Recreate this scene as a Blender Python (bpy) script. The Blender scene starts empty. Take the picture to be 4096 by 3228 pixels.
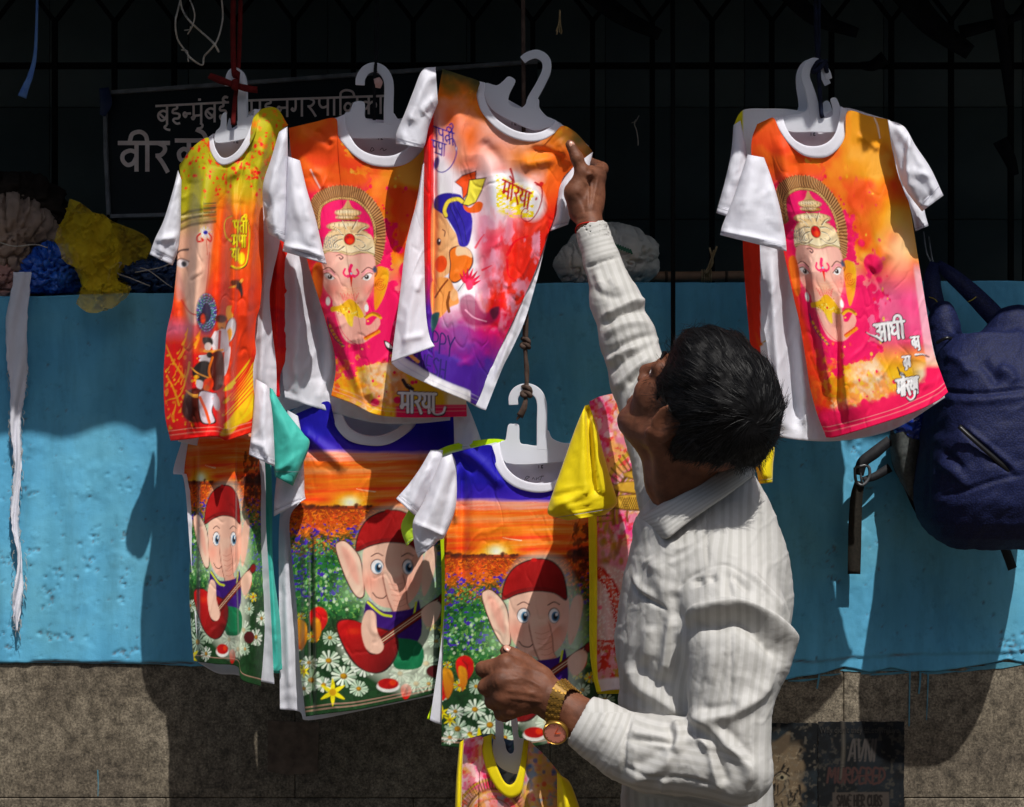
import bpy, bmesh, math, random
import numpy as np
from mathutils import Vector

random.seed(11)
RNG = np.random.default_rng(7)
SC = bpy.context.scene
COL = SC.collection

# ------------------------------------------------------------------ camera, light, exposure
CAM_D, CAM_Z, F = 3.6, 1.45, 7126.0          # metres to the wall, lens height, focal length in photo pixels
cam = bpy.data.cameras.new('camera'); camo = bpy.data.objects.new('camera', cam); COL.objects.link(camo)
camo.location = (0, -CAM_D, CAM_Z); camo.rotation_euler = (math.radians(90), 0, 0)
cam.sensor_width = 36; cam.lens = 36 * F / 4096; cam.clip_end = 300; cam.clip_start = 0.05
SC.camera = camo

SUN = Vector((-0.115, 0.33, -0.54)).normalized()      # the way the sunlight travels
el = math.asin(-SUN.z); az = math.atan2(-SUN.x, -SUN.y)
w = bpy.data.worlds.new('World'); SC.world = w; w.use_nodes = True
nt = w.node_tree; nt.nodes.clear()
sky = nt.nodes.new('ShaderNodeTexSky'); sky.sky_type = 'NISHITA'; sky.sun_disc = False
sky.sun_elevation = el; sky.sun_rotation = az; sky.air_density = 1.2; sky.dust_density = 2.5
bg = nt.nodes.new('ShaderNodeBackground'); bg.inputs[1].default_value = 0.115
ow = nt.nodes.new('ShaderNodeOutputWorld')
nt.links.new(sky.outputs[0], bg.inputs[0]); nt.links.new(bg.outputs[0], ow.inputs[0])
sl = bpy.data.lights.new('sun', 'SUN'); sl.energy = 4.6; sl.angle = math.radians(0.5); sl.color = (1.0, 0.97, 0.92)
so = bpy.data.objects.new('sun', sl); COL.objects.link(so)
so.rotation_euler = SUN.to_track_quat('-Z', 'Y').to_euler(); so.location = (2, -6, 9)
SC.view_settings.view_transform = 'Standard'; SC.view_settings.look = 'None'
SC.view_settings.exposure = 0.0; SC.view_settings.gamma = 1.0; SC.view_settings.use_curve_mapping = False
SC.cycles.max_bounces = 8; SC.cycles.transparent_max_bounces = 12

# ------------------------------------------------------------------ helpers
def P(px, py, y):
    """a photo pixel seen at depth y -> a point in the place"""
    d = (y + CAM_D) / F
    return ((px - 2048) * d, y, CAM_Z - (py - 1614) * d)

def PN(px, py, y):
    d = (y + CAM_D) / F
    return np.stack([(px - 2048) * d, y * np.ones_like(px), CAM_Z - (py - 1614) * d], -1)

def PX(v):
    d = (v[..., 1] + CAM_D) / F
    return 2048 + v[..., 0] / d, 1614 - (v[..., 2] - CAM_Z) / d

def lin(c):
    if isinstance(c, str):
        c = c.lstrip('#'); c = [int(c[i:i + 2], 16) / 255 for i in (0, 2, 4)]
    return np.array([x / 12.92 if x <= 0.04045 else ((x + 0.055) / 1.055) ** 2.4 for x in c], float)

def hashn(ix, iy, seed):
    n = (ix.astype(np.int64) * 374761393 + iy.astype(np.int64) * 668265263 + seed * 1442695041) & 0xffffffff
    n = ((n ^ (n >> 13)) * 1274126177) & 0xffffffff
    return ((n ^ (n >> 16)) & 0xffff) / 65535.0

def vnoise(x, y, seed=0):
    ix = np.floor(x); iy = np.floor(y); fx = x - ix; fy = y - iy
    fx = fx * fx * (3 - 2 * fx); fy = fy * fy * (3 - 2 * fy)
    a = hashn(ix, iy, seed); b = hashn(ix + 1, iy, seed); c = hashn(ix, iy + 1, seed); d = hashn(ix + 1, iy + 1, seed)
    return (a + (b - a) * fx) * (1 - fy) + (c + (d - c) * fx) * fy

def fbm(x, y, seed=0, oct=4):
    s = 0; a = 0.5; t = 0
    for o in range(oct):
        s = s + a * vnoise(x * 2 ** o, y * 2 ** o, seed + o * 17); t += a; a *= 0.5
    return s / t

def spline(pts, n=8, closed=False):
    p = np.array(pts, float)
    if len(p) < 3: return p
    if closed: q = np.vstack([p[-1], p, p[0], p[1]])
    else: q = np.vstack([2 * p[0] - p[1], p, 2 * p[-1] - p[-2]])
    out = []
    for i in range(1, len(q) - 2):
        t = np.linspace(0, 1, n, endpoint=False)[:, None]
        a, b, c, d = q[i - 1], q[i], q[i + 1], q[i + 2]
        out.append(0.5 * (2 * b + (c - a) * t + (2 * a - 5 * b + 4 * c - d) * t ** 2 + (3 * b - a - 3 * c + d) * t ** 3))
    r = np.vstack(out)
    return r if closed else np.vstack([r, p[-1]])

def resamp(pts, t, wx=1.0, wy=1.0, sm=True):
    """points at fractions t of a polyline, length weighted by axis"""
    p = spline(pts, 6) if sm else np.array(pts, float)
    s = np.r_[0, np.cumsum(np.abs(np.diff(p[:, 0])) * wx + np.abs(np.diff(p[:, 1])) * wy)]
    s /= s[-1]
    return np.stack([np.interp(t, s, p[:, k]) for k in range(p.shape[1])], -1)

def segdist(X, Y, pts):
    """distance to a polyline, signed side, and fraction along it"""
    p = np.asarray(pts, float)
    best = np.full(X.shape, 1e18); side = np.zeros(X.shape); frac = np.zeros(X.shape)
    L = np.r_[0, np.cumsum(np.hypot(*np.diff(p, axis=0).T))]; tot = max(L[-1], 1e-9)
    for i in range(len(p) - 1):
        a, b = p[i], p[i + 1]; d = b - a; l2 = d @ d + 1e-12
        t = np.clip(((X - a[0]) * d[0] + (Y - a[1]) * d[1]) / l2, 0, 1)
        dx = X - a[0] - t * d[0]; dy = Y - a[1] - t * d[1]
        r = dx * dx + dy * dy; m = r < best
        best = np.where(m, r, best)
        side = np.where(m, np.sign(d[0] * dy - d[1] * dx), side)
        frac = np.where(m, (L[i] + t * math.sqrt(l2)) / tot, frac)
    return np.sqrt(best), side, frac

def inpoly(X, Y, p):
    ins = np.zeros(X.shape, bool); n = len(p); j = n - 1
    for i in range(n):
        xi, yi = p[i]; xj, yj = p[j]
        if yi != yj:
            ins ^= ((yi > Y) != (yj > Y)) & (X < (xj - xi) * (Y - yi) / (yj - yi) + xi)
        j = i
    return ins

class Paint:
    """dye colours laid on the vertices of a printed cloth"""
    def __init__(s, X, Y, base):
        s.X = X.ravel().astype(float); s.Y = Y.ravel().astype(float)
        s.C = np.tile(lin(base), (s.X.size, 1))
    def _box(s, x0, x1, y0, y1):
        return np.nonzero((s.X > x0) & (s.X < x1) & (s.Y > y0) & (s.Y < y1))[0]
    def mix(s, idx, a, c):
        c = lin(c) if isinstance(c, str) or np.ndim(c) == 1 else c
        a = np.clip(a, 0, 1)[:, None]
        s.C[idx] = s.C[idx] * (1 - a) + c * a
    def all(s, a, c): s.mix(np.arange(s.X.size), a * np.ones(s.X.size), c)
    def poly(s, pts, c, soft=2.0, alpha=1.0, sm=True, n=5, grad=None):
        p = spline(pts, n, True) if sm else np.array(pts, float)
        m = soft * 2 + 2
        i = s._box(p[:, 0].min() - m, p[:, 0].max() + m, p[:, 1].min() - m, p[:, 1].max() + m)
        if not i.size: return
        x, y = s.X[i], s.Y[i]
        d, _, _ = segdist(x, y, np.vstack([p, p[0]]))
        d = np.where(inpoly(x, y, p), -d, d)
        a = np.clip(0.5 - d / (2 * soft), 0, 1) * alpha
        if grad:                                     # (x0,y0,x1,y1,colour2)
            x0, y0, x1, y1, c2 = grad
            t = np.clip(((x - x0) * (x1 - x0) + (y - y0) * (y1 - y0)) / ((x1 - x0) ** 2 + (y1 - y0) ** 2), 0, 1)[:, None]
            s.mix(i, a, lin(c) * (1 - t) + lin(c2) * t)
        else: s.mix(i, a, c)
    def ell(s, cx, cy, rx, ry, c, rot=0, soft=2.0, alpha=1.0):
        m = max(rx, ry) + soft * 2 + 2
        i = s._box(cx - m, cx + m, cy - m, cy + m)
        if not i.size: return
        dx, dy = s.X[i] - cx, s.Y[i] - cy; r = math.radians(rot)
        u = dx * math.cos(r) + dy * math.sin(r); v = -dx * math.sin(r) + dy * math.cos(r)
        d = (np.sqrt((u / rx) ** 2 + (v / ry) ** 2) - 1) * min(rx, ry)
        s.mix(i, np.clip(0.5 - d / (2 * soft), 0, 1) * alpha, c)
    def blob(s, cx, cy, r, c, alpha=1.0, ry=None):
        ry = ry or r
        i = s._box(cx - 2.2 * r, cx + 2.2 * r, cy - 2.2 * ry, cy + 2.2 * ry)
        if i.size: s.mix(i, alpha * np.exp(-((s.X[i] - cx) / r) ** 2 - ((s.Y[i] - cy) / ry) ** 2), c)
    def line(s, pts, w, c, soft=1.6, alpha=1.0, sm=True, n=5):
        p = spline(pts, n) if sm and len(pts) > 2 else np.array(pts, float)
        w0, w1 = w if isinstance(w, tuple) else (w, w)
        m = max(w0, w1) + soft * 2 + 2
        i = s._box(p[:, 0].min() - m, p[:, 0].max() + m, p[:, 1].min() - m, p[:, 1].max() + m)
        if not i.size: return
        d, _, f = segdist(s.X[i], s.Y[i], p)
        d = d - (w0 + (w1 - w0) * f) / 2
        s.mix(i, np.clip(0.5 - d / (2 * soft), 0, 1) * alpha, c)
    def noise(s, c, sc, lo, hi, seed=0, box=None, alpha=1.0, mask=None, sy=None, oct=4):
        i = s._box(*box) if box else np.arange(s.X.size)
        if not i.size: return
        n = fbm(s.X[i] / sc, s.Y[i] / (sy or sc), seed, oct)
        a = np.clip((n - lo) / (hi - lo), 0, 1) * alpha
        if mask is not None: a = a * mask(s.X[i], s.Y[i])
        s.mix(i, a, c)
    def dots(s, box, n, r, c, seed=0, alpha=1.0, mask=None):
        g = random.Random(seed)
        for k in range(n):
            x = g.uniform(box[0], box[1]); y = g.uniform(box[2], box[3])
            if mask and not mask(x, y): continue
            rr = g.uniform(r[0], r[1]); col = g.choice(c) if isinstance(c, (list, tuple)) else c
            s.ell(x, y, rr, rr * g.uniform(.7, 1.3), col, soft=1.5, alpha=alpha)

# ------------------------------------------------------------------ objects
def obj(name, me, mat=None, parent=None, label=None, cat=None, group=None, kind=None, smooth=True):
    o = bpy.data.objects.new(name, me); COL.objects.link(o)
    if mat is not None: me.materials.append(mat)
    if smooth and len(me.polygons): me.polygons.foreach_set('use_smooth', [True] * len(me.polygons))
    if parent is not None: o.parent = parent
    for k, v in (('label', label), ('category', cat), ('group', group), ('kind', kind)):
        if v: o[k] = v
    return o

def thing(name, label, cat, group=None, loc=(0, 0, 0)):
    """the thing's base; its parts are children (parts are built in place, so the base keeps the identity)"""
    o = bpy.data.objects.new(name, None); COL.objects.link(o)
    o['label'] = label; o['category'] = cat
    if group: o['group'] = group
    return o

def mesh(name, V, Fc, cols=None, attrs=None):
    me = bpy.data.meshes.new(name)
    V = np.asarray(V, float).reshape(-1, 3)
    me.from_pydata(V.tolist(), [], Fc if isinstance(Fc, list) else Fc.tolist())
    if cols is not None:
        a = me.color_attributes.new('Col', 'FLOAT_COLOR', 'POINT')
        a.data.foreach_set('color', np.hstack([cols, np.ones((len(cols), 1))]).astype(np.float32).ravel())
    for k, v in (attrs or {}).items():
        a = me.attributes.new(k, 'FLOAT', 'POINT'); a.data.foreach_set('value', np.asarray(v, np.float32).ravel())
    me.update()
    return me

def gridfaces(nv, nu, closed=False, off=0):
    i = np.arange(nv - 1)[:, None]; j = np.arange(nu if closed else nu - 1)[None, :]
    j2 = (j + 1) % nu
    a = i * nu + j; b = i * nu + j2; c = (i + 1) * nu + j2; d = (i + 1) * nu + j
    return (np.stack([a, b, c, d], -1).reshape(-1, 4) + off)

class MB:
    """collects shapes into one mesh"""
    def __init__(s): s.v = []; s.f = []; s.n = 0
    def add(s, V, Fc):
        V = np.asarray(V, float).reshape(-1, 3); s.v.append(V)
        s.f += [[int(k) + s.n for k in f] for f in Fc]; s.n += len(V)
    def box(s, x0, x1, y0, y1, z0, z1, bev=0.0):
        if bev:
            bm = bmesh.new(); bmesh.ops.create_cube(bm, size=1)
            for v in bm.verts:
                v.co = Vector((x0 + (v.co.x + .5) * (x1 - x0), y0 + (v.co.y + .5) * (y1 - y0), z0 + (v.co.z + .5) * (z1 - z0)))
            bmesh.ops.bevel(bm, geom=bm.edges[:], offset=bev, segments=1, affect='EDGES')
            bm.verts.index_update()
            s.add([v.co[:] for v in bm.verts], [[v.index for v in f.verts] for f in bm.faces]); bm.free(); return
        V = [(x, y, z) for z in (z0, z1) for y in (y0, y1) for x in (x0, x1)]
        s.add(V, [(0, 2, 3, 1), (4, 5, 7, 6), (0, 1, 5, 4), (2, 6, 7, 3), (0, 4, 6, 2), (1, 3, 7, 5)])
    def tube(s, pts, r, n=8, sm=0, caps=True):
        p = spline(pts, sm) if sm else np.array(pts, float)
        m = len(p); r = np.interp(np.linspace(0, 1, m), np.linspace(0, 1, len(np.atleast_1d(r))), np.atleast_1d(r))
        t = np.gradient(p, axis=0); t /= np.linalg.norm(t, axis=1)[:, None] + 1e-12
        u = np.cross(t[0], [0.31, 0.87, 0.38]); u /= np.linalg.norm(u)
        ang = np.linspace(0, 2 * np.pi, n, endpoint=False); V = []
        for k in range(m):
            u = u - t[k] * (u @ t[k]); u /= np.linalg.norm(u) + 1e-12; v = np.cross(t[k], u)
            V.append(p[k] + r[k] * (np.cos(ang)[:, None] * u + np.sin(ang)[:, None] * v))
        fc = gridfaces(m, n, True).tolist()
        if caps: fc += [list(range(n))[::-1], [(m - 1) * n + k for k in range(n)]]
        s.add(np.vstack(V), fc)
    def ribbon(s, pts, wd, nrm, th=0.001, sm=0):
        """a flat strip of width wd along pts, facing nrm, with thickness"""
        p = spline(pts, sm) if sm else np.array(pts, float); m = len(p)
        wd = np.interp(np.linspace(0, 1, m), np.linspace(0, 1, len(np.atleast_1d(wd))), np.atleast_1d(wd))
        nr = np.asarray(nrm, float); nr = np.tile(nr, (m, 1)) if nr.ndim == 1 else nr
        t = np.gradient(p, axis=0); t /= np.linalg.norm(t, axis=1)[:, None] + 1e-12
        sd = np.cross(t, nr); sd /= np.linalg.norm(sd, axis=1)[:, None] + 1e-12
        a = p + sd * wd[:, None] / 2; b = p - sd * wd[:, None] / 2; o = nr * th / 2
        V = np.stack([a + o, b + o, b - o, a - o], 1).reshape(-1, 3)
        s.add(V, gridfaces(m, 4, True).tolist() + [[3, 2, 1, 0], [(m - 1) * 4 + k for k in range(4)]])
    def plate(s, pts, y0, y1, px=True):
        """a polygon in photo pixels at depth y0, as a plate back to y1"""
        n = len(pts)
        A = [P(x, y, y0) for x, y in pts]; B = [(a[0], y1, a[2]) for a in A]
        s.add(A + B, [list(range(n)), [n + k for k in range(n)][::-1]] + [[k, n + k, n + (k + 1) % n, (k + 1) % n] for k in range(n)])
    def build(s, name, mat, parent=None, smooth=False, bevel=0, **k):
        me = mesh(name, np.vstack(s.v), s.f)
        bm = bmesh.new(); bm.from_mesh(me); bmesh.ops.recalc_face_normals(bm, faces=bm.faces); bm.to_mesh(me); bm.free()
        return obj(name, me, mat, parent, smooth=smooth, **k)

# ------------------------------------------------------------------ materials
def mat(name, base='#808080', rough=0.6, spec=0.4, metal=0.0):
    m = bpy.data.materials.new(name); m.use_nodes = True
    b = m.node_tree.nodes['Principled BSDF']
    c = lin(base) if isinstance(base, str) else np.array(base)
    b.inputs['Base Color'].default_value = (*c, 1); b.inputs['Roughness'].default_value = rough
    b.inputs['Specular IOR Level'].default_value = spec; b.inputs['Metallic'].default_value = metal
    return m

def nodes(m): return m.node_tree.nodes, m.node_tree.links, m.node_tree.nodes['Principled BSDF']

def noise_node(m, scale, detail=4, rough=0.55, coord='Object', vec=None, dims=(1, 1, 1)):
    N, L, b = nodes(m)
    t = N.new('ShaderNodeTexCoord'); mp = N.new('ShaderNodeMapping'); mp.inputs['Scale'].default_value = dims
    L.new(t.outputs[coord], mp.inputs[0])
    n = N.new('ShaderNodeTexNoise'); n.inputs['Scale'].default_value = scale; n.inputs['Detail'].default_value = detail
    n.inputs['Roughness'].default_value = rough; L.new(mp.outputs[0], n.inputs['Vector'])
    return n

def ramp(m, fac, stops):
    N, L, b = nodes(m)
    r = N.new('ShaderNodeValToRGB'); e = r.color_ramp.elements
    while len(e) < len(stops): e.new(0.5)
    for k, (p, c) in enumerate(stops):
        e[k].position = p; c = lin(c) if isinstance(c, str) else c; e[k].color = (*c, 1)
    L.new(fac, r.inputs[0]); return r

def bump(m, h, strength=0.3, dist=0.002, prev=None):
    N, L, b = nodes(m)
    n = N.new('ShaderNodeBump'); n.inputs['Strength'].default_value = strength; n.inputs['Distance'].default_value = dist
    L.new(h, n.inputs['Height'])
    if prev: L.new(prev, n.inputs['Normal'])
    return n

def noisy(name, c1, c2, scale, rough=0.6, spec=0.3, bstr=0.25, bdist=0.002, bscale=None, lo=0.35, hi=0.65, dims=(1, 1, 1)):
    m = mat(name, c1, rough, spec); N, L, b = nodes(m)
    n = noise_node(m, scale, dims=dims); r = ramp(m, n.outputs['Fac'], [(lo, c1), (hi, c2)])
    L.new(r.outputs[0], b.inputs['Base Color'])
    h = noise_node(m, bscale or scale * 4, 3)
    L.new(bump(m, h.outputs['Fac'], bstr, bdist).outputs[0], b.inputs['Normal'])
    return m

def cloth_mat(name, color=None, rough=0.62, trans=0.14, weave=1400, bstr=0.18, spec=0.25, sheen=0.15):
    m = mat(name, color or '#ffffff', rough, spec); N, L, b = nodes(m)
    b.inputs['Sheen Weight'].default_value = sheen; b.inputs['Sheen Roughness'].default_value = 0.4
    out = N['Material Output']
    tr = N.new('ShaderNodeBsdfTranslucent'); mx = N.new('ShaderNodeMixShader'); mx.inputs[0].default_value = trans
    if color is None:
        a = N.new('ShaderNodeVertexColor'); a.layer_name = 'Col'; src = a.outputs['Color']
    else:
        n0 = noise_node(m, 30, 3); r0 = ramp(m, n0.outputs['Fac'], [(0.3, lin(color) * 0.93), (0.7, lin(color))]); src = r0.outputs[0]
    L.new(src, b.inputs['Base Color']); L.new(src, tr.inputs['Color'])
    n = noise_node(m, weave, 2); n2 = noise_node(m, 60, 3, dims=(1, 1, 0.4))
    b1 = bump(m, n.outputs['Fac'], bstr, 0.0006); b2 = bump(m, n2.outputs['Fac'], 0.38, 0.003, b1.outputs[0])
    n3 = noise_node(m, 11, 3, dims=(1, 1, .55)); n3.noise_type = 'RIDGED_MULTIFRACTAL'
    b3 = bump(m, n3.outputs['Fac'], 0.22, 0.0035, b2.outputs[0])
    L.new(b3.outputs[0], b.inputs['Normal'])
    L.new(b.outputs[0], mx.inputs[1]); L.new(tr.outputs[0], mx.inputs[2]); L.new(mx.outputs[0], out.inputs[0])
    return m

M = {}
M['print'] = cloth_mat('printed_polyester')
M['white_cloth'] = cloth_mat('white_polyester', '#e9e9f2', trans=0.25)
M['yellow_cloth'] = cloth_mat('yellow_polyester', '#f3dc10', trans=0.25)
M['teal_cloth'] = cloth_mat('turquoise_polyester', '#4cc7b8', trans=0.25)
M['lime_cloth'] = cloth_mat('lime_polyester', '#c6e83c', trans=0.25)
M['red_cloth'] = cloth_mat('orange_red_polyester', '#ea4a18', trans=0.2)
M['blue_cloth'] = cloth_mat('blue_polyester', '#2c2a8c', trans=0.2)
# ------------------------------------------------------------------ the setting
def zpx(py, y=0.0): return P(2048, py, y)[2]
def xpx(px, y=0.0): return P(px, 1614, y)[0]

mb = MB(); mb.box(-30, 30, -40, 12, -0.3, 0.0)
m_ground = noisy('paving_dust', '#4c4842', '#5e5850', 3, 0.9, 0.2, 0.3, 0.01, 40)
mb.build('ground', m_ground, kind='structure')

# the building's floor, dark room and slab behind the parapet
m_dark = noisy('shade_black_plaster', '#070909', '#0b0d0d', 4, 0.85, 0.15)  # near-black base colour stands in for the deep shade of the room
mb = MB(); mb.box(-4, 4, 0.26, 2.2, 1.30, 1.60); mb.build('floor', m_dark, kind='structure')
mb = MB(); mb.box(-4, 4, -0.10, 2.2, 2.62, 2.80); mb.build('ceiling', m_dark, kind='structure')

# dark stone tiles of the back wall, set one by one
m_tile = noisy('dark_polished_tile', '#525e5c', '#626e6b', 3, 0.5, 0.25, 0.1, 0.001)
bw = thing('back_wall', 'dark stone tiled wall in the shade behind the folding gate', 'wall')
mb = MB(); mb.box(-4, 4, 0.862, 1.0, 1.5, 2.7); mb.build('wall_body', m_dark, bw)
mb = MB(); mb.box(-0.1727, 0.1727, 0, 0.012, -0.1392, 0.1392, 0.001)
tile_me = None
for r, z in enumerate((1.77, 2.05, 2.33, 2.61)):
    for c in range(-6, 7):
        if tile_me is None:
            o = mb.build('wall_tile', m_tile, bw); tile_me = o.data
        else:
            o = obj('wall_tile', tile_me, None, bw)
        o.location = (c * 0.347 + 0.06, 0.849, z)
        o.rotation_euler = (random.gauss(0, .004), 0, random.gauss(0, .004))
for x in (-4.05, 3.85):
    s = thing('side_wall', 'dark side wall closing the %s end of the shaded room' % ('left' if x < 0 else 'right'), 'wall')
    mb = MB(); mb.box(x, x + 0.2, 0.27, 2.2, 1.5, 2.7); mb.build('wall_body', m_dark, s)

# awning: the shade line on the wall and shirts is its front edge
aw = thing('awning', 'crumpled blue tarpaulin awning above the stall, hung over the parapet', 'awning')
m_tarp = noisy('tarpaulin', '#2b4a6a', '#33587c', 5, 0.7, 0.3)
V = []; nx = 1000
EX = np.interp(np.linspace(-4, 4, nx), [-4, -.5, -.43, -.06, 0, .3, .4, .745, .775, .84, .875, 4], [-.706, -.706, -.672, -.674, -.727, -.727, -.706, -.706, -.742, -.748, -.71, -.706])
for j, t in enumerate(np.linspace(0, 1, 8)):
    for i in range(nx):
        x = -4 + 8 * i / (nx - 1)
        e = 0.028 * (fbm(np.array([x * 5.0]), np.array([3.3]), 5)[0] - .5) + 0.010 * math.sin(x * 31) + 0.006 * math.sin(x * 97) * (x > .5) * 1.0 if False else 0.028 * (fbm(np.array([x * 5.0]), np.array([3.3]), 5)[0] - .5) + 0.013 * math.sin(x * 120) * (.66 < x < .95) + 0.012 * math.sin(x * 31) * vnoise(np.array([x * 4]), np.array([0.5]), 3)[0]
        y = EX[i] - 0.006 + e + t * (1.3 + EX[i] + .706); z = 2.55 + 0.09 * t + 0.02 * (vnoise(np.array([x * 7]), np.array([t * 4]), 9)[0] - .5)
        V.append((x, y, z))
me = mesh('cover', V, gridfaces(8, nx)); o = obj('cover', me, m_tarp, aw)
md = o.modifiers.new('thick', 'SOLIDIFY'); md.thickness = 0.004
for x in (-2.2, -0.9, 1.0, 2.3): mb = MB(); mb.tube([(x, -0.70, 2.535), (x, 0.3, 2.60)], 0.012); mb.build('support_bar', m_dark, aw)

# unseen house front behind the viewer, added to block low sky light
hb = thing('building', 'unseen house front across the lane, added to block low sky light', 'building')
m_house = noisy('house_plaster', '#6c747e', '#7e8690', 2, 0.9, 0.15)
mb = MB(); mb.box(-16, 16, -11.5, -10.5, 0, 8.0); mb.build('wall', m_house, hb)
m_pane = mat('dark_pane', '#0c1014', 0.15, 0.5); wme = None; mb = MB(); mb.box(-.6, .6, -.04, .05, -.8, .8, .01)
for fl in range(2):
    for c in range(9):
        if wme is None: o = mb.build('window', m_pane, hb); wme = o.data
        else: o = obj('window', wme, None, hb)
        o.location = (-13 + c * 3.25, -10.47, 1.8 + fl * 3.3)
# parapet: granite slabs below, painted plaster above
pw = thing('parapet_wall', 'low street wall, bright blue plaster above speckled grey granite', 'wall')
m_core = noisy('rubble', '#55504a', '#6a645c', 8, 0.9)
mb = MB(); mb.box(-3.2, 3.2, 0.02, 0.26, 0.0, 1.655); mb.build('wall_body', m_core, pw)

m_gran = mat('granite', '#8a8378', 0.72, 0.35); N, L, b = nodes(m_gran)
n1 = noise_node(m_gran, 210, 4, 0.8); n2 = noise_node(m_gran, 3.0, 4); n3 = noise_node(m_gran, 42, 5, 0.75)
r1 = ramp(m_gran, n1.outputs['Fac'], [(0.32, '#443f3a'), (0.45, '#807a70'), (0.56, '#a09a8e'), (0.72, '#c8c2b4')])
r2 = ramp(m_gran, n2.outputs['Fac'], [(0.34, '#8c7e70'), (0.5, '#b8ac9a'), (0.66, '#ece2d2')])
mx = N.new('ShaderNodeMix'); mx.data_type = 'RGBA'; mx.blend_type = 'MULTIPLY'; mx.inputs[0].default_value = 0.85
L.new(r1.outputs[0], mx.inputs[6]); L.new(r2.outputs[0], mx.inputs[7])
r3 = ramp(m_gran, n3.outputs['Fac'], [(0.38, '#6d6a66'), (0.6, '#ffffff')])
mx2 = N.new('ShaderNodeMix'); mx2.data_type = 'RGBA'; mx2.blend_type = 'MULTIPLY'; mx2.inputs[0].default_value = 0.8
L.new(mx.outputs[2], mx2.inputs[6]); L.new(r3.outputs[0], mx2.inputs[7]); L.new(mx2.outputs[2], b.inputs['Base Color'])
L.new(bump(m_gran, n1.outputs['Fac'], 0.35, 0.0015).outputs[0], b.inputs['Normal'])
jx = [-3.1, -2.4, -1.7, -1.05, xpx(1180), xpx(2200), xpx(3374), 1.32, 1.95, 2.6, 3.2]
for a, c in zip(jx[:-1], jx[1:]):
    g = 0.0005
    mb = MB(); mb.box(a + g, c - g, 0.0, 0.03, zpx(3192) + g, zpx(2560), 0.002); mb.build('granite_slab', m_gran, pw)
for a, c in zip([-3.1, -2.1, -1.3, -0.7, -0.2, 0.3, xpx(3617), 1.5, 2.3], [-2.1, -1.3, -0.7, -0.2, 0.3, xpx(3617), 1.5, 2.3, 3.2]):
    mb = MB(); mb.box(a + .0005, c - .0005, random.uniform(0, .002), 0.03, 0.02, zpx(3192) - .0006, 0.002); mb.build('granite_slab', m_gran, pw)

# plaster skin: a relief grid with chips, pits and a ragged lower edge
step = 0.0034
xs = np.arange(-1.45, 1.45, step); NX = len(xs)
low = np.array([(-1900, 2655), (0, 2652), (300, 2650), (560, 2655), (860, 2668), (1100, 2650), (1500, 2660), (2000, 2655), (2500, 2660), (3000, 2690),
                (3140, 2716), (3240, 2700), (3300, 2690), (3370, 2668), (3480, 2688), (3560, 2668), (3640, 2684), (3740, 2686), (3860, 2668), (3960, 2650), (4030, 2638), (4096, 2648), (6200, 2650)], float)
top = np.array([(-1900, 1205), (0, 1190), (650, 1172), (1500, 1150), (2300, 1132), (3000, 1129), (4096, 1126), (6200, 1120)], float)
pxs = xs / 3.6 * F + 2048
zl = CAM_Z - (np.interp(pxs, low[:, 0], low[:, 1]) - 1614) * 3.6 / F + 0.004 * (fbm(xs * 40, xs * 0 + 2, 4) - .5)
zt = CAM_Z - (np.interp(pxs, top[:, 0], top[:, 1]) - 1614) * 3.6 / F + 0.004 * (fbm(xs * 14, xs * 0 + 7, 8) - .5)
rows = 226
tt = np.linspace(0, 1, rows)[:, None]
X = np.tile(xs, (rows, 1)); Z = zl + (zt - zl) * tt
relief = 0.0007 * (fbm(X * 6, Z * 6, 21) - .5) + 0.0010 * np.clip(fbm(X * 34, Z * 22, 91, 5) - .58, 0, 1) * 8 + 0.0013 * (fbm(X * 60, Z * 60, 22) - .5)
pit = np.zeros_like(X); wear = np.zeros_like(X)
g = random.Random(5)
def chip(px, py, r, dep, n=1, sprx=0, spry=0):
    for k in range(n):
        x0 = xpx(px + g.gauss(0, sprx)); z0 = zpx(py + g.gauss(0, spry)); rr = r * g.uniform(.5, 1.3); sx = g.uniform(.6, 1.2)
        m = (abs(X - x0) < rr * 3) & (abs(Z - z0) < rr * 3)
        q = np.hypot((X[m] - x0) / sx, Z[m] - z0) / rr + 1.2 * (vnoise(X[m] * 320, Z[m] * 320, 31) - .5)
        pit[m] = np.maximum(pit[m], np.clip((1.2 - q) * 2.4, 0, 1) * dep)
for k in range(900): chip(g.uniform(-100, 4200), g.uniform(1250, 2640), g.choice((.0017, .0022, .0032)), g.uniform(.0012, .0028))
for px, py, n, sx, sy in ((210, 2360, 10, 22, 45), (240, 2300, 5, 18, 30), (330, 2250, 6, 30, 40), (370, 2160, 5, 18, 16), (190, 2540, 7, 22, 20), (500, 2130, 4, 14, 18), (140, 2200, 5, 20, 20),
                          (310, 2540, 5, 30, 14), (400, 2120, 4, 14, 14), (20, 2230, 6, 14, 40), (30, 2560, 6, 14, 40), (490, 2350, 5, 10, 30), (120, 1980, 5, 20, 30), (500, 1950, 4, 16, 12), (600, 2360, 4, 16, 20),
                          (3320, 2240, 10, 16, 40), (3330, 2310, 7, 16, 20), (4060, 2590, 30, 40, 20), (4080, 2545, 12, 40, 14), (3420, 1800, 6, 14, 14), (3480, 1960, 4, 14, 18), (480, 2610, 8, 30, 12), (1000, 2610, 6, 60, 12)):
    chip(px, py, 0.0040, 0.0026, n, sx, sy)
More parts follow.
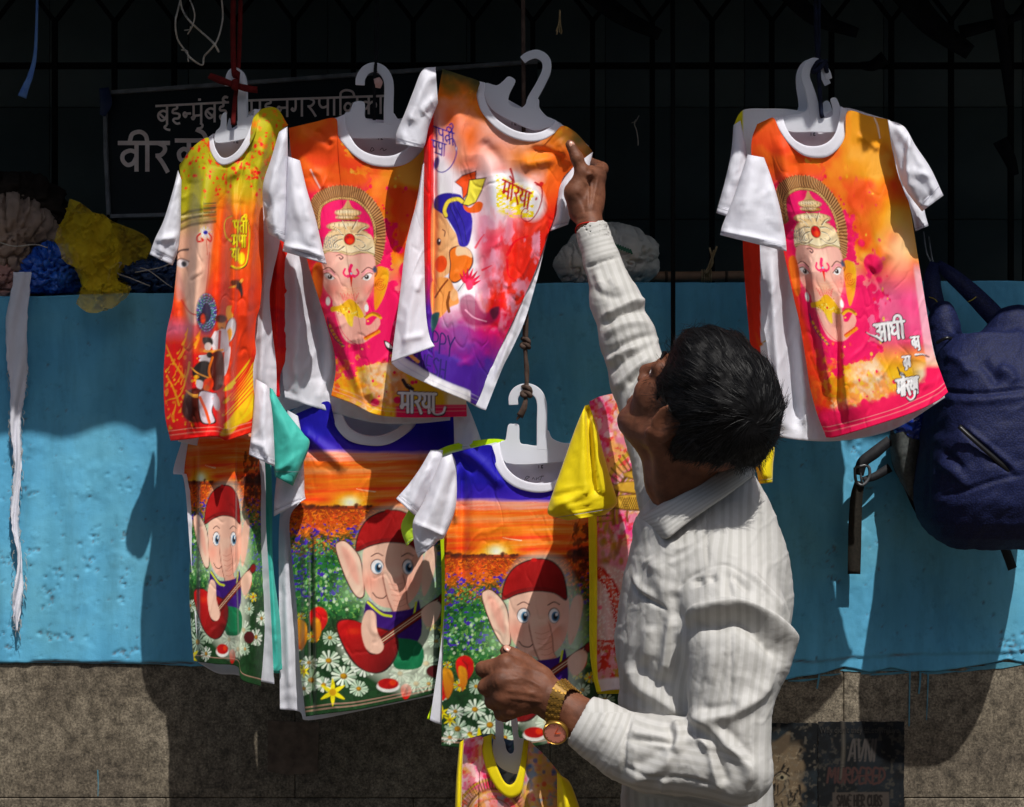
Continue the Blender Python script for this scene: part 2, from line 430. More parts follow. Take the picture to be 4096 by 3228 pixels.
# the crack where the plaster ends, and its drift
ck = np.interp(pxs, [-1900, 0, 900, 2900, 3150, 3240, 3300, 3400, 3700, 3900, 4020, 4096, 6200], [2640, 2646, 2650, 2640, 2640, 2648, 2640, 2628, 2612, 2608, 2604, 2598, 2600])
zc = CAM_Z - (ck - 1614) * 3.6 / F + 0.006 * (fbm(xs * 30, xs * 0, 14) - .5)
cr = np.clip(1 - np.abs(Z - zc) / 0.0035, 0, 1) * np.clip((fbm(X * 9, X * 0 + 1, 77) - .36) * 6, 0, 1) * (np.abs(X) > .2)
Y = -0.008 - relief + pit + cr * 0.005 + 0.004 * (1 - np.clip((Z - zc) / 0.004 + 1, 0, 1))
wear = np.clip(pit / 0.0028, 0, 1) * (vnoise(X * 300, Z * 300, 3) > .55) * 0.6 + cr
V = np.stack([X, Y, Z], -1)
back = V[[0, -1]].copy(); back[..., 1] = 0.018
A = np.concatenate([back[:1], V, back[1:]], 0)
wr = np.concatenate([wear[:1], wear, wear[-1:] * 0 + .25], 0)
m_blue = mat('blue_limewash', '#3f9cb8', 0.62, 0.3); N, L, b = nodes(m_blue)
n1 = noise_node(m_blue, 2.2, 5, 0.6); n2 = noise_node(m_blue, 9, 4, dims=(1.6, 1, 0.35))
r1 = ramp(m_blue, n1.outputs['Fac'], [(0.33, '#4f9dc6'), (0.5, '#5aa8cc'), (0.68, '#6cb4cc')])
r2 = ramp(m_blue, n2.outputs['Fac'], [(0.35, '#d2dcdc'), (0.6, '#ffffff')])
mx = N.new('ShaderNodeMix'); mx.data_type = 'RGBA'; mx.blend_type = 'MULTIPLY'; mx.inputs[0].default_value = 0.7
L.new(r1.outputs[0], mx.inputs[6]); L.new(r2.outputs[0], mx.inputs[7])
n4 = noise_node(m_blue, 14, 6, 0.7, dims=(1, 1, 0.22)); r4 = ramp(m_blue, n4.outputs['Fac'], [(0.5, '#ffffff'), (0.72, '#a89f92')])
n5 = noise_node(m_blue, 38, 5, 0.75); r5 = ramp(m_blue, n5.outputs['Fac'], [(0.56, '#ffffff'), (0.74, '#8d8f8c')])
mg = N.new('ShaderNodeMix'); mg.data_type = 'RGBA'; mg.blend_type = 'MULTIPLY'; mg.inputs[0].default_value = .35; L.new(mx.outputs[2], mg.inputs[6]); L.new(r4.outputs[0], mg.inputs[7])
mx = N.new('ShaderNodeMix'); mx.data_type = 'RGBA'; mx.blend_type = 'MULTIPLY'; mx.inputs[0].default_value = .3; L.new(mg.outputs[2], mx.inputs[6]); L.new(r5.outputs[0], mx.inputs[7])
at = N.new('ShaderNodeAttribute'); at.attribute_name = 'wear'
mw = N.new('ShaderNodeMix'); mw.data_type = 'RGBA'; L.new(at.outputs['Fac'], mw.inputs[0]); L.new(mx.outputs[2], mw.inputs[6]); mw.inputs[7].default_value = (*lin('#5d4a3e'), 1)
L.new(mw.outputs[2], b.inputs['Base Color'])
h1 = noise_node(m_blue, 350, 3); h2 = noise_node(m_blue, 45, 4)
L.new(bump(m_blue, h2.outputs['Fac'], 0.3, 0.002, bump(m_blue, h1.outputs['Fac'], 0.35, 0.0008).outputs[0]).outputs[0], b.inputs['Normal'])
me = mesh('painted_plaster', A, gridfaces(rows + 2, NX), attrs={'wear': wr})
obj('painted_plaster', me, m_blue, pw)
# paint that ran or was brushed onto the granite
m_drip = noisy('blue_drip', '#3a7286', '#4a8496', 60, 0.5, 0.4)
def strip_on_wall(name, pts, wd, y=-0.0012, th=0.0012):
    mb = MB(); mb.ribbon([P(x, yy, y) for x, yy in pts], wd, (0, -1, 0), th, 3); return mb.build(name, m_drip, pw)
for pts, wd in (([(3279, 2660), (3277, 2700), (3268, 2755)], (.005, .003)), ([(3640, 2668), (3638, 2780), (3636, 2905)], (.0035, .002)), ([(3682, 2660), (3680, 2730), (3675, 2775)], (.004, .003)),
                ([(3713, 2670), (3711, 2760), (3706, 2880)], (.003, .0015)), ([(391, 3080), (393, 3130), (392, 3185)], (.002, .001))):
    strip_on_wall('paint_drip', pts, wd)
mb = MB()
for k in range(26):
    x = g.uniform(3120, 4110); yy = np.interp(x, low[:, 0], low[:, 1]) + g.uniform(-2, 12); l = g.uniform(50, 170)
    mb.ribbon([P(x, yy + 4, -0.0010 - k * 1e-5), P(x + l / 2, yy + g.uniform(-3, 3), -0.0010 - k * 1e-5), P(x + l, yy - g.uniform(2, 9), -0.0010 - k * 1e-5)], (.0015, g.uniform(.003, .007), .001), (0, -1, 0), 0.0008, 4)
mb.build('brush_marks', m_drip, pw)
# ledge on top
mb = MB(); mb.box(-3.2, 3.2, 0.0185, 0.262, 1.62, 1.668); mb.build('ledge', m_blue, pw)

# collapsible gate
m_iron = noisy('black_iron', '#040404', '#080707', 20, 0.7, 0.15)
gt = thing('folding_gate', 'black collapsible iron gate with Y shaped lattice arms, behind the shirts', 'gate')
yg = 0.36; bar = None
dpx = (yg + CAM_D) / F
for k, px in enumerate(list(range(-1500, 5600, 239))):
    x = (px + 46 - 2048) * dpx
    mb = MB(); mb.box(x - .0055, x + .0055, yg - .006, yg + .006, 1.60, zpx(78, yg)); mb.build('gate_bar', m_iron, gt)
    for sgn in (-1, 1):
        mb = MB(); za = zpx(78, yg); zb = zpx(-70, yg); hw = 239 * dpx / 2
        mb.ribbon([(x, yg + .004 * sgn, za - .004), (x + sgn * hw, yg + .004 * sgn, zb)], .010, (0, -1, 0), .005); mb.build('lattice_arm', m_iron, gt)
    xm = x + 239 * dpx / 2
    mb = MB(); mb.box(xm - .008, xm + .008, yg - .006, yg + .006, zpx(-70, yg), zpx(-400, yg)); mb.build('gate_bar', m_iron, gt)
for py in (258,):
    mb = MB(); mb.box(-2.4, 2.4, yg + .012, yg + .020, zpx(py, yg) - .007, zpx(py, yg) + .007); mb.build('cross_rail', m_iron, gt)
# ------------------------------------------------------------------ writing: stroke letters, headline at 0, foot at 1
DV = {
 'ba': (.86, [[(.66, 0), (.66, 1.02)], [(.66, .36), (.42, .27), (.16, .38), (.12, .6), (.3, .78), (.52, .72), (.66, .5)], [(.2, .42), (.56, .72)]]),
 'va': (.86, [[(.66, 0), (.66, 1.02)], [(.66, .34), (.42, .27), (.16, .38), (.12, .6), (.3, .78), (.52, .72), (.66, .5)]]),
 'ra': (.66, [[(.22, 0), (.46, .1), (.5, .26), (.36, .42), (.14, .46)], [(.2, .44), (.42, .72), (.62, 1.05)]]),
 'ha': (.74, [[(.42, 0), (.42, .18), (.2, .24), (.16, .4), (.4, .44), (.58, .52), (.52, .7), (.26, .72), (.2, .82), (.4, .98), (.62, .96)]]),
 'na': (.82, [[(.64, 0), (.64, 1.02)], [(.64, .48), (.3, .48), (.16, .42), (.1, .54), (.22, .66), (.3, .5)]]),
 'nh': (.52, [[(.56, .48), (.3, .48), (.16, .42), (.1, .54), (.22, .66), (.3, .5)]]),
 'ma': (.86, [[(.68, 0), (.68, 1.02)], [(.2, 0), (.2, .62), (.1, .7), (.18, .8), (.3, .64)], [(.2, .62), (.68, .6)]]),
 'ga': (.84, [[(.66, 0), (.66, 1.02)], [(.3, 0), (.3, .5), (.2, .68), (.08, .6), (.16, .5)]]),
 'pa': (.82, [[(.64, 0), (.64, 1.02)], [(.16, 0), (.16, .34), (.32, .54), (.54, .5), (.64, .42)]]),
 'la': (.96, [[(.78, 0), (.78, 1.02)], [(.78, .42), (.56, .36), (.46, .52), (.36, .74), (.14, .76), (.06, .56), (.18, .36), (.36, .38), (.46, .56)]]),
 'ka': (.98, [[(.48, 0), (.48, 1.02)], [(.48, .38), (.28, .3), (.1, .44), (.16, .68), (.36, .68), (.48, .48), (.68, .32), (.86, .4), (.88, .58), (.74, .72)]]),
 'ya': (.84, [[(.66, 0), (.66, 1.02)], [(.12, .06), (.28, .16), (.26, .38), (.12, .46), (.2, .66), (.44, .72), (.66, .62)]]),
 'ta': (.8, [[(.62, 0), (.62, 1.02)], [(.62, .38), (.34, .38), (.14, .56), (.16, .78), (.3, .92)]]),
 'dh': (.84, [[(.66, 0), (.66, 1.02)], [(.18, .02), (.08, .14), (.2, .3), (.34, .3), (.16, .42), (.12, .62), (.36, .72), (.66, .54)]]),
 'a':  (1.0, [[(.8, 0), (.8, 1.02)], [(.12, .12), (.34, .04), (.44, .2), (.3, .38), (.18, .4)], [(.22, .4), (.46, .48), (.46, .76), (.2, .86), (.04, .7)], [(.42, .5), (.8, .46)]]),
 'ja': (.86, [[(.68, 0), (.68, 1.02)], [(.68, .34), (.42, .36), (.3, .5), (.4, .6)], [(.42, .56), (.36, .8), (.16, .82), (.08, .66)]]),
 'ii': (.66, [[(.34, 0), (.34, .18), (.16, .24), (.16, .4), (.44, .42), (.52, .56), (.4, .72), (.16, .68), (.2, .86), (.44, 1.02)], [(.34, 0), (.36, -.22), (.6, -.3)]]),
 'A':  (.36, [[(.18, 0), (.18, 1.02)]]),
 'I':  (.4, [[(.22, 0), (.22, 1.02)], [(.22, 0), (.16, -.26), (-.06, -.4), (-.36, -.32), (-.46, -.06)]]),
 'i':  (.36, [[(.18, 0), (.18, 1.02)], [(.18, 0), (.22, -.28), (.5, -.4), (.86, -.3), (.98, -.04)]]),
 'o':  (.36, [[(.18, 0), (.18, 1.02)], [(.2, 0), (.06, -.26), (-.22, -.4)]]),
 'u':  (0, [[(-.24, 1.02), (-.1, 1.12), (-.16, 1.26), (-.4, 1.3)]]),
 'ri': (0, [[(-.2, 1.02), (-.36, 1.14), (-.2, 1.26), (.0, 1.3)]]),
 'M':  (0, [[(-.3, -.22), (-.27, -.22)]]),
 'R':  (0, [[(-.16, 0), (-.34, -.16), (-.22, -.3), (-.02, -.24)]]),
}
LT = {
 'A': (.7, [[(.05, 1), (.32, 0), (.6, 1)], [(.14, .66), (.5, .66)]]), 'P': (.62, [[(.1, 1), (.1, 0), (.5, .1), (.48, .42), (.1, .52)]]),
 'Y': (.66, [[(.05, 0), (.32, .48)], [(.6, 0), (.32, .48), (.3, 1)]]), 'N': (.72, [[(.1, 1), (.1, 0), (.56, 1), (.58, 0)]]),
 'E': (.56, [[(.5, 0), (.1, 0), (.1, 1), (.5, 1)], [(.1, .5), (.42, .5)]]), 'S': (.6, [[(.52, .1), (.3, 0), (.1, .2), (.3, .46), (.5, .72), (.3, 1), (.06, .9)]]),
 'H': (.7, [[(.1, 0), (.1, 1)], [(.56, 0), (.56, 1)], [(.1, .5), (.56, .5)]]), 'T': (.62, [[(.02, 0), (.58, 0)], [(.3, 0), (.3, 1)]]),
 'U': (.7, [[(.1, 0), (.12, .8), (.34, 1), (.56, .8), (.56, 0)]]), 'R': (.64, [[(.1, 1), (.1, 0), (.5, .12), (.46, .42), (.1, .5), (.56, 1)]]),
 'I': (.28, [[(.12, 0), (.12, 1)]]), 'V': (.66, [[(.04, 0), (.32, 1), (.6, 0)]]), 'M': (.86, [[(.06, 1), (.14, 0), (.4, .62), (.66, 0), (.76, 1)]]),
 'D': (.68, [[(.1, 1), (.1, 0), (.48, .2), (.54, .6), (.1, 1)]]), 'C': (.62, [[(.54, .14), (.3, 0), (.08, .5), (.3, 1), (.54, .86)]]),
 'B': (.62, [[(.1, 1), (.1, 0), (.48, .1), (.42, .44), (.1, .48), (.52, .62), (.46, .96), (.1, 1)]]), 'G': (.68, [[(.56, .14), (.32, 0), (.08, .5), (.32, 1), (.58, .84), (.58, .56), (.36, .56)]]),
}

def strokes(word, table, x0, y0, sz, wx=1.0, dx=(1, 0), dy=(0, 1), headline=True):
    """list of polylines in photo pixels; dx, dy are the baseline and downstroke directions"""
    out = []; x = 0
    for ch in word:
        if ch == ' ': x += .4; continue
        wd, st = table[ch]
        for s in st:
            out.append([(x0 + sz * ((x + a) * wx * dx[0] + b * dy[0]), y0 + sz * ((x + a) * wx * dx[1] + b * dy[1])) for a, b in s])
        x += wd
    if headline: out.append([(x0 - sz * .06 * dx[0], y0 - sz * .06 * dx[1]), (x0 + sz * (x + .04) * wx * dx[0], y0 + sz * (x + .04) * wx * dx[1])])
    return out

def lettering(name, sts, w, y, matr, parent, th=0.001, sm=5, **k):
    mb = MB(); dp = (y + CAM_D) / F
    for i, s in enumerate(sts):
        if len(s) == 2 and abs(s[0][0] - s[1][0]) + abs(s[0][1] - s[1][1]) < w: s = [(s[0][0] - w / 2, s[0][1]), (s[1][0] + w / 2, s[1][1])]
        mb.ribbon([P(a, b, y - 2e-5 * i) for a, b in s], w * dp, (0, -1, 0), th, sm if len(s) > 2 else 0)
    return mb.build(name, matr, parent, **k)

# municipal name board on the dark wall
m_board = noisy('board_enamel', '#0c1416', '#121a1c', 6, 0.45, 0.3, 0.05)
m_cream = noisy('faded_cream_paint', '#fbece4', '#d8c4bc', 25, 0.7, 0.2, lo=.3, hi=.7)
m_alu = noisy('dull_frame', '#7a7d80', '#55585a', 30, 0.5, 0.4)
sb = thing('name_board', 'black board with cream Marathi lettering in a thin grey frame, behind the upper left shirts', 'sign')
ys = 0.13
mb = MB(); mb.plate([(424, 372), (2150, 250), (2150, 760), (432, 862)], ys + .012, ys + .03); mb.build('board', m_board, sb)
for nm, pts in (('frame_edge', [(418, 372), (1000, 330), (2150, 246)]), ('frame_edge', [(430, 866), (1000, 850), (2150, 770)]), ('frame_edge', [(420, 366), (424, 620), (436, 872)])):
    mb = MB(); mb.ribbon([P(a, b, ys + .006) for a, b in pts], .0075, (0, -1, 0), .012); mb.build(nm, m_alu, sb)
sl_ = -0.052
lettering('lettering', strokes(['ba', 'ri', 'ha', 'nh', 'ma', 'u', 'M', 'ba', 'ii', 'R'], DV, 626, 424, 76, .84, (1, sl_), (0, 1)), 9, ys + .010, m_cream, sb)
lettering('lettering', strokes(['ma', 'ha', 'na', 'ga', 'ra', 'pa', 'A', 'i', 'la', 'ka', 'A'], DV, 992, 402, 70, 1.0, (1, -.034), (0, 1)), 9, ys + .010, m_cream, sb)
lettering('lettering', strokes(['va', 'I', 'ra'], DV, 478, 572, 112, .92, (1, .0), (0, 1)), 17, ys + .010, m_cream, sb)
lettering('lettering', strokes(['ka', 'o'], DV, 706, 562, 112, .92, (1, .0), (0, 1)), 17, ys + .010, m_cream, sb)
# ------------------------------------------------------------------ prints: dye laid on cloth, flat artwork only
def letters(p, sts, w, c, outline=None, ow=0, sm=True, tr=None):
    tr = tr or (lambda q: q)
    if outline:
        for s in sts: p.line(tr(s), w + ow, outline, soft=1.5, sm=sm)
    for s in sts: p.line(tr(s), w, c, soft=1.5, sm=sm)

def print_murti(p, side):
    """orange and pink print with a temple statue's elephant face under a ribbed golden halo (drawn in shirt B's pixels)"""
    X, Y = p.X, p.Y
    p.all(1, '#f5620f')
    t = np.clip((Y - 560) / 300, 0, 1); p.all(t * (0.55 + .45 * (X > 0)), '#f0306a')
    p.noise('#f67a26', 120, .45, .62, 3, alpha=.8, mask=lambda x, y: np.clip((900 - y) / 300, 0, 1))
    # pale orange cloud on the right, its ragged pink edge
    ed = lambda y: np.interp(y, [500, 700, 800, 900, 1000, 1100, 1200, 1300, 1420, 1520, 1700], [1390, 1440, 1490, 1560, 1600, 1590, 1640, 1600, 1560, 1350, 1280])
    n = fbm(X / 36, Y / 36, 8, 5) - .5; n2 = fbm(X / 130, Y / 130, 12, 3) - .5
    d = X - ed(Y) + n * 190 + n2 * 70
    m = np.clip(d / 7, 0, 1)
    cl = fbm(X / 140 + 3, Y / 140, 15, 3)[:, None]
    c1, c2, c3, c4 = lin('#f5a858'), lin('#f55c16'), lin('#f4447c'), lin('#f48fa8')
    cc = c1 * (1 - np.clip((cl - .42) * 5, 0, 1)) + c2 * np.clip((cl - .42) * 5, 0, 1)
    pk = (np.clip((Y - 1050) / 150, 0, 1) * np.clip((1500 - Y) / 160, 0, 1))[:, None]
    cc = cc * (1 - pk) + (c3 * cl + c4 * (1 - cl)) * pk
    bt = np.clip((Y - 1380) / 110, 0, 1)[:, None]
    cc = cc * (1 - bt) + (lin('#f1d2b2') * (1 - np.clip((cl - .38) * 6, 0, 1)) + lin('#e9b54a') * np.clip((cl - .38) * 6, 0, 1)) * bt
    p.mix(np.arange(X.size), m, cc)
    # lower flames
    fl = np.clip(((Y - 1440) / 140 + (fbm(X / 22, Y / 22, 33, 5) - .5) * 2.6), 0, 1) * np.clip((1650 - Y + (fbm(X / 18, Y / 18, 5) - .5) * 160) / 30, 0, 1) * (X < 1640)
    p.mix(np.arange(X.size), fl * .75, '#f2801e')
    fl2 = fl * .8 * np.clip((fbm(X / 16, Y / 16, 41, 4) - .54) * 9, 0, 1); p.mix(np.arange(X.size), fl2, '#edbd4f')
    p.dots((1440, 1700, 700, 1640), 90, (2, 7), ['#ee2a62', '#f2c060', '#e02a50'], 5)
    for x, y, r in ((1600, 1000, 16), (1640, 1080, 44), (1655, 1140, 14), (1620, 1170, 18), (1500, 905, 10), (1560, 960, 14), (1690, 1060, 9), (1500, 1610, 18), (1590, 1600, 16), (1650, 1530, 9)):
        p.ell(x, y, r, r * .9, '#ee2a62', soft=3)
    # red left edge
    le = np.clip((1262 + (Y - 900) * .16 - X) / 60, 0, 1); p.mix(np.arange(X.size), le * .8, '#ee5418')
    # halo
    arch = [(1258, 905), (1259, 840), (1272, 800), (1308, 776), (1345, 766), (1380, 766), (1420, 772), (1458, 795), (1494, 838), (1514, 885), (1520, 940), (1512, 1000), (1500, 1040)]
    inn = [(1272, 900), (1284, 850), (1320, 812), (1380, 796), (1430, 812), (1470, 860), (1490, 930), (1488, 1010), (1440, 1030), (1300, 1030)]
    p.poly(inn, '#ef2d70', soft=3)
    p.line(arch, 46, '#9a6a42', soft=2)
    a = spline(arch, 10); c0 = np.array([1385, 960])
    for k in range(2, len(a), 1):
        v = a[k] - c0; v = v / np.hypot(*v)
        p.line([a[k] - v * 17, a[k] + v * (23 + 3 * math.sin(k * 1.7))], 3.2, '#4a2c1a' if k % 2 else '#c89a6c', soft=1.2)
    inner = [tuple(c0 + (np.array(q) - c0) * .86) for q in arch]
    p.line(inner, 13, '#5d4630', soft=1.5); p.line(inner, 8, '#d6b077', soft=1.5)
    ii = spline(inner, 8)
    for k in range(0, len(ii), 2): p.line([ii[k] + (2, -4), ii[k] + (-2, 4)], 2, '#6b4b2a', soft=1)
    # tiered crown
    G1, G2, G3, DK = '#dcbf90', '#efe0bf', '#b98748', '#4a3828'
    p.poly([(1392, 800), (1376, 826), (1362, 846), (1424, 846), (1406, 826)], G1, grad=(1362, 0, 1424, 0, G3))
    for cy, rx, ry in ((852, 52, 17), (872, 46, 10), (906, 84, 22), (930, 74, 14)):
        p.ell(1392, cy, rx, ry, DK); p.ell(1392, cy - 1, rx - 2, ry - 3, G1 if ry > 12 else G3); p.ell(1380, cy - ry * .3, rx * .6, ry * .35, G2, soft=4)
        for k in np.linspace(-.85, .85, 9): p.line([(1392 + k * rx, cy - ry * .6), (1392 + k * rx * 1.04, cy + ry * .7)], 1.6, '#7a5a34', soft=1)
    p.poly([(1306, 940), (1350, 925), (1397, 905), (1450, 925), (1490, 950), (1496, 1024), (1450, 1012), (1400, 1020), (1340, 1008), (1292, 1016)], G1, grad=(0, 910, 0, 1020, G2))
    p.line([(1296, 1010), (1345, 1004), (1400, 1018), (1450, 1008), (1494, 1020)], 13, DK); p.line([(1296, 1009), (1345, 1003), (1400, 1017), (1450, 1007), (1494, 1019)], 8, '#c3b184')
    for k in range(7):
        x = 1302 + k * 8; p.line([(x, 945 + k * -1), (x - 10, 995)], 1.6, '#6a7a86', soft=1); p.line([(x - 12, 950), (x + 4, 992)], 1.6, '#6a7a86', soft=1)
    for sx in (-1, 1):
        for q in ([(18, 955), (46, 962), (64, 980), (50, 992), (38, 982)], [(20, 985), (44, 1000), (72, 1000), (92, 988)], [(12, 915), (22, 896), (30, 880)], [(34, 930), (50, 914), (66, 906)], [(24, 940), (52, 940), (84, 956)]):
            p.line([(1397 + sx * a_, b_) for a_, b_ in q], (5, 2), '#5a4a3a', soft=1.3); p.line([(1397 + sx * a_ + 3, b_ + 3) for a_, b_ in q], (3, 1.5), '#f4ead0', soft=1.2)
    p.ell(1398, 957, 27, 28, '#e6d3a6'); p.ell(1398, 957, 23, 24, '#5a2a1a'); p.ell(1398, 957, 20, 21, '#c8231c'); p.ell(1402, 964, 12, 10, '#ee5a1e', soft=6); p.ell(1390, 948, 6, 5, '#8a1414', soft=4)
    # face and trunk
    SK, SK2 = '#f1b3a6', '#e79c92'
    p.poly([(1300, 1016), (1345, 1010), (1400, 1024), (1450, 1014), (1494, 1024), (1502, 1080), (1494, 1140), (1478, 1180), (1462, 1215), (1462, 1300), (1440, 1370), (1380, 1360), (1345, 1270), (1330, 1200), (1296, 1150), (1284, 1090)], SK, soft=3)
    p.poly([(1336, 1200), (1460, 1205), (1464, 1240), (1455, 1290), (1480, 1300), (1512, 1268), (1520, 1300), (1490, 1345), (1450, 1374), (1410, 1370), (1372, 1330), (1350, 1270)], SK, soft=2, grad=(1340, 0, 1470, 0, '#e9a89a'))
    p.line([(1336, 1225), (1350, 1275), (1372, 1332), (1412, 1371), (1452, 1374), (1492, 1345), (1520, 1302)], 3, '#d8506c', soft=1.5)
    p.blob(1330, 1160, 34, '#e88378', .7); p.blob(1474, 1160, 30, '#e88378', .7); p.blob(1397, 1060, 40, '#f4cdb8', .7); p.blob(1400, 1180, 40, '#e9b584', .5)
    for k in range(4): p.line([(1366, 1150 + k * 12), (1400, 1156 + k * 12), (1440, 1150 + k * 12)], 1.4, '#d0927e', soft=1.2, alpha=.7)
    for ex, s in ((1320, 1), (1467, -1)):
        p.poly([(ex - 22, 1098), (ex - 4, 1094), (ex + 18, 1112), (ex + 2, 1120), (ex - 14, 1112)] if s > 0 else [(ex + 20, 1098), (ex + 4, 1096), (ex - 16, 1114), (ex, 1122), (ex + 14, 1114)], '#fbf4ee', soft=1.3)
        p.ell(ex, 1108, 9, 9, '#2a1a18', soft=1.3); p.ell(ex - 2, 1105, 2.4, 2.4, '#ffffff', soft=1)
        p.line([(ex - 24 * s, 1096), (ex - 6 * s, 1092), (ex + 20 * s, 1114)], 3, '#3a2028'); p.line([(ex - 26 * s, 1078), (ex - 4 * s, 1070), (ex + 20 * s, 1090)], 4, '#3d2320'); p.line([(ex - 22 * s, 1086), (ex, 1083), (ex + 18 * s, 1100)], 6, '#d878a0', soft=3, alpha=.6)
    p.line([(1345, 1022), (1360, 1020), (1372, 1030), (1364, 1037), (1358, 1031)], (3, 6), '#3a2028')
    for q, w_ in (([(1405, 1062), (1399, 1080), (1404, 1096)], 14), ([(1380, 1076), (1374, 1092), (1384, 1104), (1400, 1100)], 8), ([(1428, 1078), (1434, 1092), (1424, 1104), (1408, 1100)], 8), ([(1390, 1110), (1404, 1106), (1420, 1110)], 5)):
        p.line(q, w_, '#e0216a')
    p.line([(1405, 1110), (1405, 1146)], (11, 2), '#e2382a'); p.ell(1405, 1094, 4, 4, '#7fd0d8')
    p.ell(1312, 1205, 9, 17, '#fbf2ea'); p.ell(1466, 1232, 8, 15, '#fbf2ea')
    for k in range(-5, 6): p.line([(1398 + k * 5, 1202), (1398 + k * 7.4, 1178 - 6 * (k % 2))], 2, '#e23a52', soft=1.2)
    p.poly([(1326, 1228), (1362, 1220), (1398, 1196), (1430, 1218), (1456, 1262), (1440, 1272), (1416, 1266), (1410, 1306), (1392, 1296), (1376, 1262), (1350, 1246), (1326, 1246)], '#dba531', soft=2, grad=(0, 1200, 0, 1300, '#f0cb5c'))
    for k in range(26):
        g_ = random.Random(k); p.ell(1340 + g_.random() * 96, 1212 + g_.random() * 50, 3, 3, '#a86c14' if k % 2 else '#f8e08a', soft=1.5, alpha=.8)
    p.ell(1396, 1247, 9, 9, '#f6d868'); p.ell(1396, 1247, 5, 6, '#d22a36')
    # ears and collar of beads
    p.poly([(1502, 1075), (1540, 1070), (1556, 1100), (1544, 1160), (1524, 1210), (1500, 1240), (1496, 1170)], '#ee8a24', soft=2, grad=(1500, 0, 1556, 0, '#f6b24a'))
    for r in (20, 12, 5): p.line([(1522 + r * math.cos(t_), 1138 + r * 1.1 * math.sin(t_)) for t_ in np.linspace(0, 5.4, 12)], 3, '#c4571c', soft=1.3)
    p.ell(1500, 1078, 9, 14, '#3c4a6a', soft=3); p.line([(1500, 1066), (1508, 1090), (1500, 1106)], 4, '#6a4030')
    p.poly([(1256, 1060), (1284, 1050), (1294, 1100), (1286, 1180), (1262, 1200), (1250, 1120)], '#ee7f3a', soft=3, grad=(1250, 0, 1294, 0, '#b24a2a'))
    for k in range(22):
        t_ = k / 21; x = 1318 + t_ * 60; y = 1290 + 100 * t_ ** .7
        p.ell(x - 2, y, 6, 5, '#d9a23a' if k % 3 else '#b8285a', soft=1.4)
    p.line([(1310, 1270), (1318, 1320), (1344, 1362), (1380, 1384)], 3, '#3e3a6a', soft=1.3)
    for k in range(20):
        t_ = k / 19; p.ell(1462 + 60 * t_, 1268 - 16 * math.sin(t_ * 3) + 6 * (k % 2), 6, 5, '#e2b03a' if k % 2 else '#a86018', soft=1.4)
        p.ell(1460 + 56 * t_, 1352 - 30 * t_ + 5 * (k % 2), 6, 6, '#e8962a' if k % 2 else '#c9401f', soft=2)

